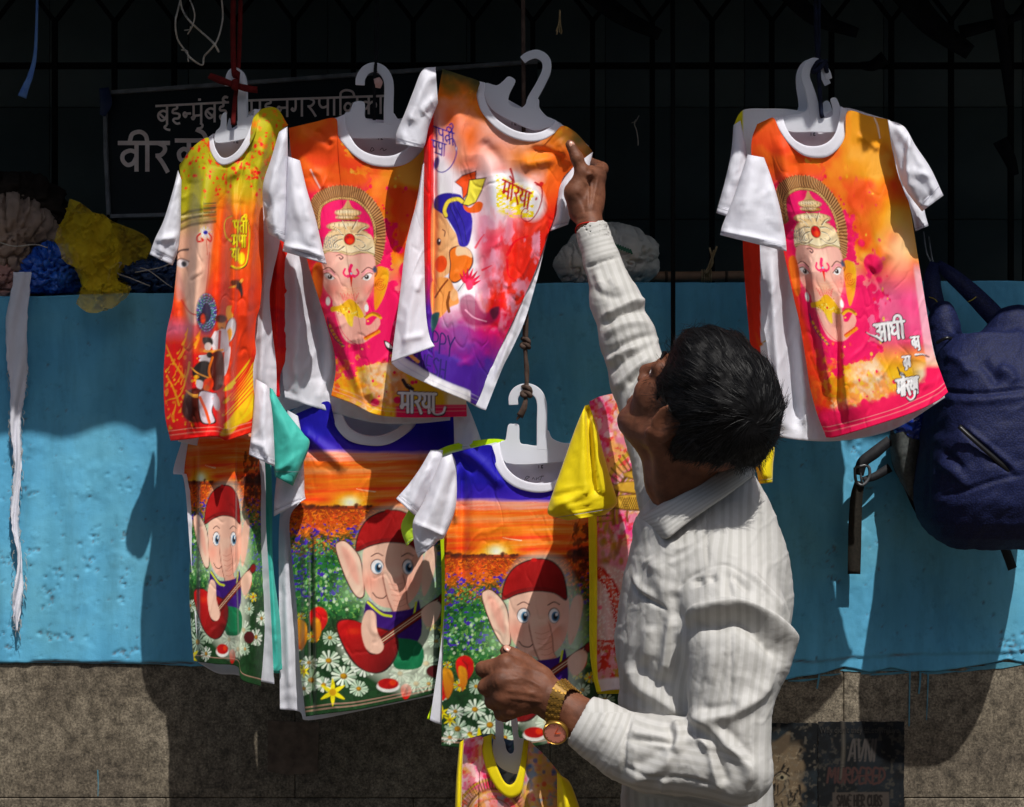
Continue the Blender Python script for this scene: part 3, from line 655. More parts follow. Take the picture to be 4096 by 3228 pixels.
def print_festival(p):
    """white clouded orange and crimson print, navy and yellow turban on a plain round elephant, purple foot (shirt C)"""
    X, Y = p.X, p.Y; al = np.arange(X.size)
    p.all(1, '#efe9f2')
    xr = X + .35 * (Y - 700)
    # olive and orange shoulders
    t = np.clip(1 - (Y - 430 - .35 * (X - 1900)) / 260 + (fbm(X / 90, Y / 90, 3) - .5) * .9, 0, 1); p.mix(al, t, '#ee7f28')
    t = np.clip((440 - Y + .38 * (X - 1900)) / 80 + (fbm(X / 60, Y / 60, 5) - .5) * 1.4, 0, 1); p.mix(al, t * np.clip((X - 1735) / 40, 0, 1), '#7a5f26')
    t = np.clip((385 - Y + .40 * (X - 1900)) / 60 + (fbm(X / 40, Y / 40, 7) - .5) * 1.2, 0, 1); p.mix(al, t * .95, '#35391c')
    p.noise('#e0a23c', 28, .55, .66, 8, box=(1880, 2380, 340, 680), alpha=.8, mask=lambda x, y: np.clip((430 - y + .40 * (x - 1900)) / 60, 0, 1))
    t = np.clip((X - 2040 - .1 * (900 - Y)) / 120 + (fbm(X / 70, Y / 70, 9) - .5) * 1.3, 0, 1) * np.clip((1400 - Y) / 200, 0, 1) * np.clip((Y - 560) / 60, 0, 1); p.mix(al, t, '#f0682a')
    for x, y, r, ry, c, a_ in ((1880, 560, 60, 120, '#ee6a30', .9), (1830, 640, 40, 60, '#f08a5c', .8), (1985, 600, 60, 60, '#c86a40', .8), (1890, 660, 60, 30, '#f0602a', .8), (2120, 640, 120, 60, '#ec7f28', .9), (1800, 480, 50, 70, '#e8683a', .8), (2000, 690, 36, 36, '#ea4a24', .7)):
        p.blob(x, y, r, c, a_, ry)
    p.blob(1930, 790, 90, '#f4b8c0', .6, 110); p.blob(1960, 660, 46, '#ecc8c4', .7); p.blob(1790, 700, 34, '#f2e6ec', .9)
    p.blob(2310, 560, 60, '#2c3014', .95, 50); p.blob(2350, 610, 44, '#343818', .9, 40); p.blob(2250, 560, 40, '#7a5a1c', .6, 30)
    # crimson lower field
    q = np.clip((Y - 830) / 120, 0, 1) * np.clip((X - 1880 - .12 * (Y - 900)) / 40, 0, 1)
    p.mix(al, q * np.clip(.86 + (fbm(X / 60, Y / 160, 12) - .5) * .8, 0, 1), '#ee6480')
    p.noise('#e22a34', 50, .48, .6, 13, box=(1880, 2260, 820, 1300), alpha=.9, sy=120, mask=lambda x, y: .62 * np.clip((x - 1900) / 60, 0, 1))
    p.mix(al, np.clip((X - 2010 + .42 * (Y - 900)) / 90, 0, 1) * np.clip((Y - 760) / 100, 0, 1) * .85 * (X > 1900), '#ec3a1e')
    p.noise('#f4a2b8', 34, .54, .68, 14, box=(1900, 2160, 860, 1340), alpha=.8, sy=60)
    t = np.clip((Y - 1180 + .25 * (1880 - X)) / 160 + (fbm(X / 50, Y / 50, 15) - .5), 0, 1); p.mix(al, t, '#d8206e')
    t = np.clip((Y - 1300 - .25 * (X - 1880)) / 160 + (fbm(X / 60, Y / 60, 17) - .5) * .8, 0, 1); p.mix(al, t, '#4a2a8c')
    p.blob(1830, 1330, 90, '#6a5a9c', .6, 70)
    p.poly([(1838, 1200), (1870, 1176), (1900, 1190), (1936, 1250), (1996, 1230), (1990, 1275), (1948, 1300), (1880, 1300), (1846, 1260)], '#8e1f52', soft=6, alpha=.8)
    p.line([(1862, 1240), (1896, 1270), (1946, 1286)], (7, 3), '#e6a8c0', soft=2); p.poly([(1960, 1240), (1995, 1226), (1992, 1260), (1972, 1278)], '#5a1a34', soft=4)
    for pts in ([(1902, 990), (1918, 962), (1936, 938)], [(2028, 1020), (2060, 966), (2112, 944)], [(2028, 1040), (2034, 1100), (2060, 1120)], [(1930, 1080), (1966, 1062)]): p.line(pts, (10, 4), '#d8203a', soft=2, alpha=.8)
    # red folded side
    sd = np.clip((1737 - X) / 3, 0, 1); p.mix(al, sd * (Y < 1180), '#ea3a20'); p.mix(al, sd * np.clip((Y - 1000) / 140, 0, 1), '#b0185c'); p.mix(al, sd * np.clip((Y - 1140) / 90, 0, 1), '#4c1f8a')
    # blue word with a line drawing of a trunk
    tr = lambda s: s
    NV = '#2f2a8e'
    o = (1742, 514)
    letters(p, strokes(['A', 'pa', 'ta', 'I'], DV, 1738, 506, 48, .72, (.93, .33), (.06, 1)), 6, NV)
    letters(p, strokes(['pa', 'pa', 'A'], DV, 1730, 560, 46, .62, (.93, .30), (-.05, 1)), 6, NV)
    p.line([(1741, 610), (1758, 616), (1766, 622)], 6, NV); p.ell(1746, 652, 10, 26, NV, rot=10)
    p.line([(1790, 560), (1812, 556), (1824, 590), (1826, 610), (1818, 640), (1800, 670), (1774, 688), (1750, 684), (1741, 664)], (5, 4), NV); p.ell(1825, 594, 5, 9, NV); p.ell(1825, 594, 3, 6, '#efe0e6')
    p.line([(1798, 500), (1806, 494), (1812, 508), (1800, 530)], 5, NV); p.blob(1796, 620, 22, '#f08a8c', .6)
    # red word on yellow
    p.poly([(1970, 700), (2040, 690), (2100, 715), (2150, 745), (2176, 800), (2172, 850), (2130, 880), (2060, 850), (1990, 830), (1968, 780)], '#f2eaee', soft=14)
    p.noise('#ead24a', 14, .42, .52, 19, box=(1985, 2135, 700, 870), alpha=1, sy=8, mask=lambda x, y: np.clip((.55 * (x - 1985) + 700 + 150 - y) / 20, 0, 1) * np.clip((y - (690 + .42 * (x - 1985))) / 14, 0, 1))
    letters(p, strokes(['ma', 'o', 'ra', 'ya', 'A'], DV, 2014, 720, 62, .64, (.9, .43), (-.13, 1)), 8, '#a81420')
    p.line([(2042, 676), (2050, 700), (2058, 730)], (9, 6), '#a81420')
    p.line([(2146, 738), (2166, 750), (2168, 790), (2158, 830), (2138, 866), (2112, 886), (2088, 874), (2086, 850), (2100, 834), (2112, 842), (2106, 852)], (6, 3), '#9c1822'); p.line([(2140, 730), (2166, 742), (2164, 736)], 7, '#a81420'); p.ell(2166, 734, 8, 7, '#c01a24'); p.ell(2145, 795, 4, 7, '#a81420', rot=20)
    # round elephant with a turban, drawn plainly
    OL = '#2a1a20'
    p.poly([(1728, 830), (1760, 830), (1800, 900), (1836, 960), (1836, 1040), (1800, 1090), (1750, 1118), (1726, 1090)], '#f2a06a', soft=2, grad=(1726, 0, 1836, 0, '#f6bd92'))
    p.poly([(1798, 1000), (1840, 982), (1880, 1000), (1894, 1040), (1880, 1080), (1830, 1130), (1796, 1120), (1800, 1060)], OL, soft=2); p.poly([(1802, 1004), (1840, 986), (1876, 1004), (1889, 1040), (1876, 1076), (1830, 1124), (1800, 1114), (1804, 1060)], '#ee7a1e', soft=2)
    p.poly([(1826, 990), (1850, 984), (1880, 1002), (1888, 1030), (1860, 1020), (1826, 1022)], '#f3c9a4', soft=3)
    p.ell(1764, 1056, 24, 34, '#ee5a20', rot=10); p.ell(1755, 967, 9, 15, OL); p.ell(1758, 962, 3, 4, '#ffffff', soft=1); p.line([(1770, 918), (1780, 926), (1778, 944)], 4, OL)
    p.poly([(1736, 830), (1742, 790), (1780, 772), (1830, 776), (1850, 790), (1886, 860), (1888, 920), (1872, 980), (1838, 982), (1822, 930), (1784, 868), (1760, 850)], '#2c2484', soft=2, grad=(1740, 0, 1890, 0, '#3a30a0'))
    for q in ([(1796, 820), (1830, 900), (1850, 976)], [(1812, 812), (1852, 890), (1866, 970)]): p.line(q, 2.5, '#1a1450', soft=1.5)
    p.line([(1784, 864), (1778, 840), (1794, 806), (1830, 796), (1850, 806)], (18, 20), OL); p.line([(1784, 862), (1778, 840), (1794, 806), (1830, 796), (1848, 806)], (13, 15), '#f0d060')
    p.poly([(1818, 728), (1850, 700), (1906, 682), (1904, 730), (1876, 770), (1852, 800), (1846, 750)], OL, soft=2, sm=False); p.poly([(1823, 729), (1852, 704), (1902, 687), (1900, 728), (1872, 768), (1853, 792), (1850, 750)], '#ea5a24', soft=2, sm=False)
    p.poly([(1876, 718), (1946, 709), (1930, 760), (1904, 812), (1874, 826), (1848, 820), (1866, 780)], OL, soft=2, sm=False); p.poly([(1880, 722), (1940, 714), (1926, 758), (1902, 807), (1874, 821), (1853, 816), (1871, 780)], '#f0da62', soft=2, sm=False)
    p.poly([(1854, 820), (1880, 830), (1910, 806), (1932, 815), (1920, 846), (1884, 852), (1860, 840)], '#ee6a2a', soft=2)
    # body, hand with a lotus
    p.poly([(1726, 1130), (1790, 1110), (1820, 1160), (1836, 1210), (1800, 1230), (1760, 1270), (1730, 1260)], '#ee9a5e', soft=3); p.line([(1740, 1190), (1766, 1150), (1790, 1120)], 7, '#7a3a1a'); p.line([(1800, 1170), (1790, 1210), (1796, 1246)], 12, '#7a4420'); p.ell(1816, 1180, 16, 24, '#f2b080')
    p.poly([(1726, 1262), (1758, 1250), (1748, 1300), (1728, 1330)], '#234a4a', soft=3); p.line([(1832, 1164), (1856, 1130)], 3, OL)
    for k in range(7):
        an = math.radians(-150 + k * 26); p.poly([(1872, 1134), (1872 + 22 * math.cos(an - .3), 1134 + 26 * math.sin(an - .3)), (1878 + 46 * math.cos(an), 1116 + 46 * math.sin(an)), (1872 + 22 * math.cos(an + .3), 1134 + 26 * math.sin(an + .3))], '#e03a5c' if k % 2 else '#c82448', soft=1.6)
    p.poly([(1860, 1120), (1884, 1122), (1892, 1150), (1870, 1160)], '#e8486a', soft=2)
    # english words in the foot
    DP = '#2a1f5e'
    for wd, x, y, h in (('HAPPY', 1660, 1306, 78), ('GANESH', 1608, 1394, 74), ('CHATURTHI', 1596, 1456, 50)):
        letters(p, strokes(wd, LT, x, y, h, .66, (.95, .27), (-.09, 1), False), 6, DP)
    p.line([(1640, 1420), (1664, 1440), (1672, 1446)], 14, '#e0a060')

def print_sunset(p, seed=0):
    """navy yoke, orange sunset over a flower meadow, a plain cartoon elephant in a red cap with a guitar (in shirt G's pixels)"""
    X, Y = p.X, p.Y; al = np.arange(X.size)
    p.all(1, '#2a2496')
    p.mix(al, np.clip((Y - 1930) / 60, 0, 1) * .6, '#4a34a8')
    w_ = (fbm(X / 260 + Y / 50, Y / 24, 3, 3) - .5) * 16 + (fbm(X / 80, Y / 20, 4, 3) - .5) * 6
    for y0, c in ((1992, '#9a72a8'), (2002, '#eea088'), (2036, '#ee6a2c'), (2052, '#ee8048'), (2062, '#f0915c'), (2084, '#f2783a'), (2104, '#f2904a'), (2126, '#ee7a34'), (2142, '#e2501c'), (2158, '#ee6a1e'), (2170, '#ec6a1c'), (2184, '#e04a16'), (2196, '#f07a1c'), (2206, '#f08c22'), (2216, '#ea6a18')):
        p.mix(al, np.clip((Y - y0 + w_ * 1.4) / 8, 0, 1), c)
    i_ = p._box(1500, 2700, 2010, 2218); xx, yy = p.X[i_], p.Y[i_] + 14 * (fbm(p.X[i_] / 170, p.Y[i_] / 60, 51, 3) - .5) + .03 * (p.X[i_] - 2000)
    for c_, sy_, sd_, lo_ in (('#c83c14', 13, 6, .5), ('#f8b478', 11, 9, .54), ('#e8602a', 7, 19, .5)):
        n_ = fbm(xx / 210 + yy / 37, yy / sy_, sd_, 3); p.mix(i_, np.clip((n_ - lo_) / .2, 0, 1) * .42, c_)
    p.blob(1985, 2206, 60, '#ffd25a', .9, 34); p.blob(1985, 2206, 26, '#fff6d8', 1, 20)
    p.line([(2012, 2150), (2040, 2156), (2086, 2162)], (1, 4), '#f6d4b0', soft=1.5)
    hz = 2228 + 10 * (vnoise(X / 30, X * 0, 2) - .5)
    gr = np.clip((Y - 2216) / 4, 0, 1)
    p.mix(al, gr, '#b04a1a')
    t = np.clip((Y - 2230) / 210 + (fbm(X / 80, Y / 40, 11) - .5) * .5, 0, 1)
    for a0, a1, c in ((0, .3, '#d85a22'), (.25, .55, '#6a6a2c'), (.5, .8, '#3c6e3c'), (.85, 1, '#2c6a34')): p.mix(al, gr * np.clip((t - a0) / (a1 - a0), 0, 1), c)
    p.noise('#e88030', 9, .56, .62, 21, box=(1600, 2600, 2232, 2400), sy=6, alpha=.9); p.noise('#7a3a20', 10, .58, .64, 22, box=(1600, 2600, 2232, 2420), sy=6, alpha=.8)
    p.noise('#143c1c', 14, .52, .6, 23, box=(1600, 2600, 2330, 3100), sy=12, alpha=.8); p.noise('#7cae5a', 10, .6, .68, 24, box=(1600, 2600, 2350, 2760), sy=9, alpha=.8)
    p.noise('#4a34a0', 13, .62, .66, 25, box=(1600, 2600, 2290, 2600), sy=10, alpha=1)
    # trees on the skyline
    for cx, rr in ((1800, 20), (1840, 13), (1930, 12), (1900, 9), (1960, 7), (2030, 14), (2060, 10), (1870, 9), (2320, 22), (2380, 60)):
        for k in range(9):
            g_ = random.Random(cx * 9 + k); p.ell(cx + g_.uniform(-1.6, 1.6) * rr, 2226 - g_.random() * rr * .9, rr * g_.uniform(.3, .6), rr * g_.uniform(.25, .5), '#4a2218', soft=2.5, alpha=.85)
    p.noise('#2a1410', 16, .42, .56, 27, box=(2290, 2600, 2090, 2330), alpha=.8)
    p.line([(1600, 2229), (2000, 2230), (2600, 2232)], 7, '#6a2a14', soft=3, alpha=.8)
    # bokeh
    p.dots((1800, 2050, 2470, 2640), 70, (2.5, 7), ['#b8d8a8', '#dcecc8', '#8cc088'], 5, .75); p.blob(2010, 2560, 70, '#a8cc98', .5, 50); p.blob(2330, 2560, 60, '#7cac70', .5, 90)
    # dark bed and flowers
    p.mix(al, np.clip((Y - 2640 + (fbm(X / 40, Y / 40, 31) - .5) * 120) / 60, 0, 1) * .85, '#173018')
    g_ = random.Random(17 + seed)
    def daisy(x, y, r, c=None, cc='#b88a28'):
        n = g_.choice((13, 15, 17)); c = c or g_.choice(('#d8e4d0', '#c2d4bc', '#e2eadc', '#b4c8b0')); p.blob(x, y + r * .3, r, '#0e2412', .5)
        for k in range(n):
            a_ = k * 2 * math.pi / n + g_.random() * .2; q = .82 + .3 * g_.random()
            p.line([(x + .2 * r * math.cos(a_), y + .2 * r * .85 * math.sin(a_)), (x + r * q * math.cos(a_), y + r * q * .85 * math.sin(a_))], (r * .10, r * .24), c if k % 3 else '#9cb49a', soft=1.6)
        p.ell(x, y, r * .3, r * .26, '#7a5a1c'); p.ell(x - r * .05, y - r * .05, r * .22, r * .18, cc, soft=2)
    for x, y, r in ((1790, 2700, 18), (1822, 2846, 30), (1900, 2838, 42), (1905, 2746, 30), (1968, 2760, 34), (1990, 2826, 34), (1960, 2900, 48), (1830, 2916, 44), (1880, 2935, 34), (2060, 2800, 40), (2042, 2864, 44), (2120, 2840, 42), (2186, 2890, 40), (2230, 2800, 36), (2290, 2850, 44), (2330, 2760, 30), (2250, 2930, 40), (2380, 2880, 40), (2020, 2950, 34), (2300, 2930, 30), (2420, 2800, 34), (1770, 2780, 26), (1800, 2950, 30)):
        daisy(x, y, r)
    for x, y, r in ((1838, 2742, 26), (1790, 2660, 16), (2310, 2700, 20), (2360, 2710, 22)): daisy(x, y, r, '#f0d64a', '#e0641c')
    for x, y, s in ((1860, 2672, 1), (1770, 2760, .8), (2210, 2960, .6), (2330, 2650, .5)):
        p.poly([(x - 36 * s, y - 24 * s), (x - 6 * s, y - 50 * s), (x + 28 * s, y - 34 * s), (x + 34 * s, y + 10 * s), (x + 4 * s, y + 52 * s), (x - 24 * s, y + 40 * s)], '#e0301c', soft=2.5, grad=(x - 30, y, x + 30, y + 30, '#a8140e')); p.line([(x - 10 * s, y - 30 * s), (x + 10 * s, y - 6 * s), (x - 2 * s, y + 30 * s)], 4, '#8c100c', soft=2)
    for x, y, s in ((1790, 2716, 1), (1850, 2700, .8)):
        p.poly([(x - 20 * s, y - 40 * s), (x + 16 * s, y - 30 * s), (x + 24 * s, y + 30 * s), (x, y + 80 * s), (x - 14 * s, y + 40 * s)], '#dc981c', soft=3, grad=(x, y - 40, x, y + 60, '#b86a10'))
    for x, y, s in ((1916, 2964, 1), (1800, 2880, .5), (1768, 2850, .5)):
        for a_ in range(0, 360, 60):
            r_ = math.radians(a_ - 90); p.poly([(x, y), (x + 22 * s * math.cos(r_ - .4), y + 22 * s * math.sin(r_ - .4)), (x + 56 * s * math.cos(r_), y + 56 * s * math.sin(r_)), (x + 22 * s * math.cos(r_ + .4), y + 22 * s * math.sin(r_ + .4))], '#ead83a', soft=2)
        p.ell(x, y, 14 * s, 14 * s, '#c89a1c')
    # plain elephant musician
    OL = '#3a1c1c'; SK = '#edc0ac'; SK2 = '#dc9c88'
    body = [(2000, 2430), (1990, 2480), (2046, 2560), (2040, 2680), (1950, 2790), (2090, 2900), (2200, 2960), (2300, 2900), (2320, 2640), (2330, 2460), (2290, 2330), (2240, 2240), (2150, 2222), (2060, 2270)]
    p.poly(body, '#e4ecd8', soft=26, alpha=.55)
    p.poly([(1926, 2390), (1938, 2360), (1974, 2362), (2024, 2420), (2040, 2500), (2042, 2580), (2006, 2580), (1962, 2500)], OL, soft=2); p.poly([(1930, 2390), (1941, 2364), (1972, 2366), (2020, 2422), (2036, 2500), (2038, 2575), (2008, 2575), (1966, 2498)], SK, soft=2, grad=(1930, 0, 2036, 0, '#f4cdb8'))
    p.poly([(1950, 2392), (1976, 2392), (2010, 2450), (2020, 2530), (1990, 2500)], '#e8ae9c', soft=8)
    p.poly([(2290, 2400), (2322, 2380), (2332, 2420), (2312, 2520), (2280, 2580), (2270, 2500)], SK, soft=3)
    p.poly([(2048, 2380), (2150, 2352), (2262, 2380), (2276, 2460), (2258, 2560), (2200, 2620), (2110, 2620), (2050, 2560), (2036, 2470)], SK, soft=2, grad=(2040, 2380, 2260, 2600, '#e6b09c'))
    p.poly([(2008, 2400), (2020, 2320), (2064, 2262), (2140, 2234), (2210, 2244), (2256, 2300), (2268, 2400), (2216, 2374), (2140, 2366), (2070, 2380)], OL, soft=2); p.poly([(2013, 2394), (2025, 2322), (2067, 2266), (2140, 2239), (2208, 2249), (2251, 2302), (2262, 2392), (2214, 2369), (2140, 2361), (2068, 2374)], '#a81a1c', soft=2, grad=(2060, 2250, 2250, 2380, '#7c1014'))
    p.line([(2014, 2392), (2068, 2366), (2140, 2353), (2214, 2361), (2262, 2386)], 12, '#7a1216', soft=2); p.ell(2136, 2240, 12, 8, '#c42a24')
    p.blob(2066, 2520, 34, '#ee9a88', .7); p.blob(2232, 2530, 26, '#ee9a88', .6)
    for ex, rx in ((2094, 24), (2216, 20)):
        p.ell(ex, 2462, rx + 3, 31, OL); p.ell(ex, 2463, rx, 28, '#f6f2f0'); p.ell(ex + 5, 2466, 15, 20, '#4a7a9a'); p.ell(ex + 5, 2466, 9, 13, '#181418'); p.ell(ex + 10, 2458, 5, 6, '#ffffff', soft=1.2); p.line([(ex - 24, 2420), (ex, 2408), (ex + 22, 2418)], 4, OL)
    tk = [(2122, 2480), (2184, 2476), (2206, 2540), (2214, 2610), (2240, 2640), (2262, 2632), (2266, 2660), (2226, 2684), (2176, 2664), (2146, 2610), (2128, 2550)]
    p.poly([(x + (4 if x > 2180 else -4), y + 3) for x, y in tk], '#8a5248', soft=2.5); p.poly(tk, SK, soft=2.5, grad=(2126, 0, 2226, 0, SK2)); p.poly([(2118, 2466), (2190, 2464), (2184, 2500), (2126, 2502)], SK, soft=8)
    for k in range(6): p.line([(2140 + k * 6, 2530 + k * 22), (2166 + k * 6, 2536 + k * 21), (2196 + k * 5, 2526 + k * 20)], 2.4, '#c07c6c', soft=1.5, alpha=.8)
    p.line([(2076, 2566), (2092, 2584), (2116, 2588), (2130, 2578)], 4, OL)
    # vest, shorts, guitar, shoe
    p.poly([(2050, 2600), (2120, 2640), (2230, 2630), (2262, 2600), (2256, 2760), (2060, 2770)], '#3a1c6a', soft=2); p.line([(2056, 2604), (2110, 2650), (2150, 2660)], 9, '#c8d04a'); p.line([(2250, 2604), (2240, 2660)], 8, '#c8d04a')
    p.poly([(2060, 2760), (2256, 2760), (2270, 2860), (2170, 2870), (2150, 2820), (2120, 2872), (2044, 2856)], '#1c6a44', soft=2)
    gb = [(1936, 2690), (1990, 2676), (2060, 2700), (2110, 2712), (2166, 2736), (2172, 2800), (2130, 2868), (2070, 2884), (2010, 2850), (1956, 2766)]
    p.poly([(x + (5 if x > 2060 else -5), y + (5 if y > 2760 else -5)) for x, y in gb], OL, soft=2); p.poly(gb, '#b81a16', soft=2, grad=(1950, 2700, 2160, 2860, '#5c0e10')); p.blob(2000, 2720, 40, '#e05040', .6, 20); p.ell(2076, 2790, 24, 24, '#2a0c0c')
    p.line([(2090, 2776), (2210, 2690), (2352, 2592)], 34, OL); p.line([(2090, 2776), (2210, 2690), (2350, 2593)], 26, '#7a1c1a'); p.line([(2080, 2776), (2210, 2684), (2346, 2588)], 3, '#d8c8a8', soft=1.5); p.line([(2084, 2784), (2214, 2692), (2350, 2598)], 3, '#d8c8a8', soft=1.5); p.ell(2358, 2588, 24, 20, OL, rot=-35); p.ell(2358, 2588, 19, 15, '#7a1c1a', rot=-35)
    p.poly([(2050, 2640), (2086, 2650), (2094, 2720), (2120, 2780), (2096, 2810), (2050, 2790), (2030, 2710)], SK, soft=2.5); p.poly([(2270, 2640), (2320, 2600), (2350, 2620), (2330, 2680), (2290, 2700)], SK, soft=2.5)
    p.ell(2138, 2940, 46, 24, '#ecece4'); p.ell(2138, 2930, 42, 22, '#b01a1c'); p.ell(2156, 2926, 14, 12, '#e8503a', soft=4); p.ell(2330, 2880, 40, 26, '#4a1418')

def print_peshwa(p):
    """yellow to orange print: half of a face, a feather, drummers in orange turbans (shirt A)"""
    X, Y = p.X, p.Y; al = np.arange(X.size)
    p.all(1, '#b3aa36')
    p.mix(al, np.clip((Y - 560) / 250, 0, 1) * .5 * np.clip((960 - X) / 100, 0, 1), '#8f8a24')
    t = np.clip((Y - 700 - .15 * (X - 850)) / 200 + (fbm(X / 60, Y / 60, 3) - .5) * .6, 0, 1) * np.clip((X - 835) / 50, 0, 1); p.mix(al, t, '#f29022'); p.mix(al, np.clip(t * 1.6 - .7, 0, 1), '#ee5a16')
    p.mix(al, np.clip((Y - 1150) / 200, 0, 1) * np.clip((X - 800) / 40, 0, 1), '#e8521a')
    p.mix(al, np.clip((Y - 780 + (fbm(X / 50, Y / 50, 2) - .5) * 120) / 170, 0, 1) * np.clip((X - 815) / 40, 0, 1) * .8, '#ea641c'); p.mix(al, np.clip((Y - 1040) / 120, 0, 1) * .9, '#dc4a1e')
    p.noise('#e83a1c', 14, .64, .68, 5, box=(720, 1150, 480, 720), alpha=.9); p.noise('#ee7a1e', 20, .6, .66, 6, box=(1000, 1160, 440, 760), alpha=.8)
    p.dots((740, 1060, 560, 790), 60, (2, 7), '#dd3a1c', 4); 
    for x, y0, y1 in ((907, 655, 770), (895, 690, 712), (925, 700, 745), (868, 745, 760)): p.line([(x, y0), (x - 3, y1)], 2, '#d8401c'); p.ell(x - 3, y1 - 40 if y1 > 760 else y1, 5, 9, '#d83a1c')
    # face
    p.poly([(700, 905), (760, 880), (830, 870), (850, 900), (842, 1000), (836, 1080), (820, 1180), (800, 1280), (760, 1290), (735, 1180), (712, 1140), (704, 1060)], '#dcae98', soft=8, grad=(720, 0, 840, 0, '#e2bba6'))
    p.mix(al, np.clip((838 - X) / 30, 0, 1) * np.clip((960 - Y) / 90, 0, 1) * np.clip((Y - 830) / 60, 0, 1) * .8, '#c2a25c')
    for k, (y, c) in enumerate(((838, '#5c5420'), (852, '#8c7c34'), (864, '#4a3c1c'), (880, '#98884a'), (892, '#5a4a20'))): p.line([(722, y + 26), (770, y + 6), (860, y - 6)], 11, c, soft=3, alpha=.85)
    for k in range(22): x = 724 + k * 6.2; p.ell(x, 868 - (x - 724) * .16, 3, 4, '#d8c890', soft=1.2)
    for k in range(6): p.line([(815, 815 + k * 9), (862, 812 + k * 9)], 5, '#a86a3a' if k % 2 else '#5a5430', soft=1.5); 
    p.line([(704, 1018), (722, 1002), (752, 998)], (4, 9), '#2c2028'); p.line([(702, 1050), (722, 1034), (756, 1046)], (3, 6), '#3a2430'); p.poly([(702, 1054), (722, 1038), (754, 1050), (748, 1066), (722, 1070)], '#d8d0d4', soft=1.5); p.ell(736, 1056, 11, 12, '#4a4a52'); p.ell(738, 1056, 6, 8, '#18141c')
    p.poly([(700, 1075), (724, 1100), (740, 1160), (730, 1200), (704, 1190)], '#c89088', soft=8, alpha=.7); p.poly([(768, 960), (850, 920), (838, 1050), (800, 1262), (772, 1240), (760, 1100)], '#e2b8a4', soft=4, alpha=.6)
    # blue dot with red marks
    p.ell(822, 930, 22, 22, '#f2eaf0', soft=6); p.ell(822, 930, 9, 8, '#2a3ab0'); 
    for a_ in range(0, 360, 30): p.line([(822 + 14 * math.cos(a_), 930 + 14 * math.sin(a_)), (822 + 26 * math.cos(a_), 930 + 26 * math.sin(a_))], 2, '#e8cc50', soft=1)
    p.line([(802, 934), (788, 948), (792, 966), (812, 962), (806, 954)], 7, '#cc2c24'); p.line([(836, 934), (846, 950), (842, 966), (830, 956)], 6, '#cc2c24'); p.line([(827, 962), (829, 1020)], (3, 1.5), '#c03a24')
    # lower left red with splashes
    t = np.clip((Y - 1120 - .5 * (X - 700) * 0) / 120 + (fbm(X / 50, Y / 50, 8) - .5) * .6, 0, 1) * np.clip((735 + (Y - 1240) * .35 - X) / 60, 0, 1); p.mix(al, t, '#dc3a1c')
    t = np.clip((Y - 1370) / 90 + (fbm(X / 40, Y / 40, 9) - .5), 0, 1) * np.clip((905 - X) / 60, 0, 1); p.mix(al, t, '#d2242c'); p.mix(al, np.clip((Y - 1480) / 140, 0, 1) * .6, '#e23a1e')
    p.mix(al, np.clip((820 - X) / 60, 0, 1) * np.clip((Y - 1250) / 60, 0, 1) * np.clip((1380 - Y) / 60, 0, 1) * .7, '#b86a86')
    p.line([(726, 1200), (760, 1250), (800, 1262)], 5, '#c02a28', soft=2)
    for k in range(26):
        g_ = random.Random(k + 40); x = g_.uniform(660, 790); y = g_.uniform(1330, 1690); l = g_.uniform(10, 46); a_ = g_.uniform(-1.1, -.5); p.line([(x, y), (x + l * math.cos(a_) * .6, y + l * math.sin(a_)), (x + l * math.cos(a_ - .2), y + 1.5 * l * math.sin(a_ - .2))], (g_.uniform(3, 11), 1), '#ee962a', soft=2)
    p.dots((660, 800, 1420, 1730), 70, (2, 7), ['#f0a234', '#ee7a28'], 9)
    for q in ([(664, 1380), (690, 1440), (730, 1500), (744, 1506)], [(672, 1600), (720, 1580), (748, 1500), (758, 1450)], [(668, 1500), (700, 1570), (716, 1620)]): p.line(q, (4, 9), '#ec9a2a', soft=2)
    p.line([(838, 1010), (830, 1120), (812, 1260)], 3, '#b8281c', alpha=.8)
    # peacock eye
    p.ell(826, 1255, 42, 78, '#241f4a', soft=6)
    for rr in (1, .84, .7, .56):
        for k in range(46):
            a_ = k * 2 * math.pi / 46; p.ell(826 + 38 * rr * math.cos(a_), 1250 + 74 * rr * math.sin(a_), 2.6, 3, ['#3f7a9c', '#58a07c', '#6a58b8', '#9ab8d0'][(k + int(rr * 50)) % 4], soft=1.2)
    p.ell(812, 1272, 20, 26, '#241430', soft=4); p.ell(812, 1276, 9, 18, '#e0502a', soft=3); p.blob(826, 1330, 40, '#6a2a5c', .5, 22)
    # gold lettering
    GD = '#e6d848'
    for lst, x, y, s in ((['pa', 'ta', 'I'], 934, 884, 46), (['ma', 'pa', 'A'], 930, 942, 44), (['ya', 'A'], 926, 996, 44)):
        letters(p, strokes(lst, DV, x, y, s, .6), 6, GD, '#4a3a14', 5)
    p.line([(930, 862), (905, 876), (898, 910), (906, 950), (926, 968)], (3, 8), '#4a3a14'); p.line([(928, 864), (904, 878), (897, 910), (905, 948), (924, 964)], (2, 6), GD)
    p.line([(990, 880), (1000, 920), (996, 1000), (984, 1060), (950, 1076), (924, 1068)], (3, 8), '#4a3a14'); p.line([(988, 880), (998, 920), (994, 1000), (982, 1056), (950, 1072), (926, 1064)], (2, 6), GD); p.ell(966, 1034, 14, 24, GD); p.line([(966, 872), (984, 858), (986, 880)], 5, GD)
    # drummers
    OL = '#2a1410'; WH = '#dcd6da'; SKN = '#e8a254'; OR = '#e8501c'; DR = '#4a1a12'
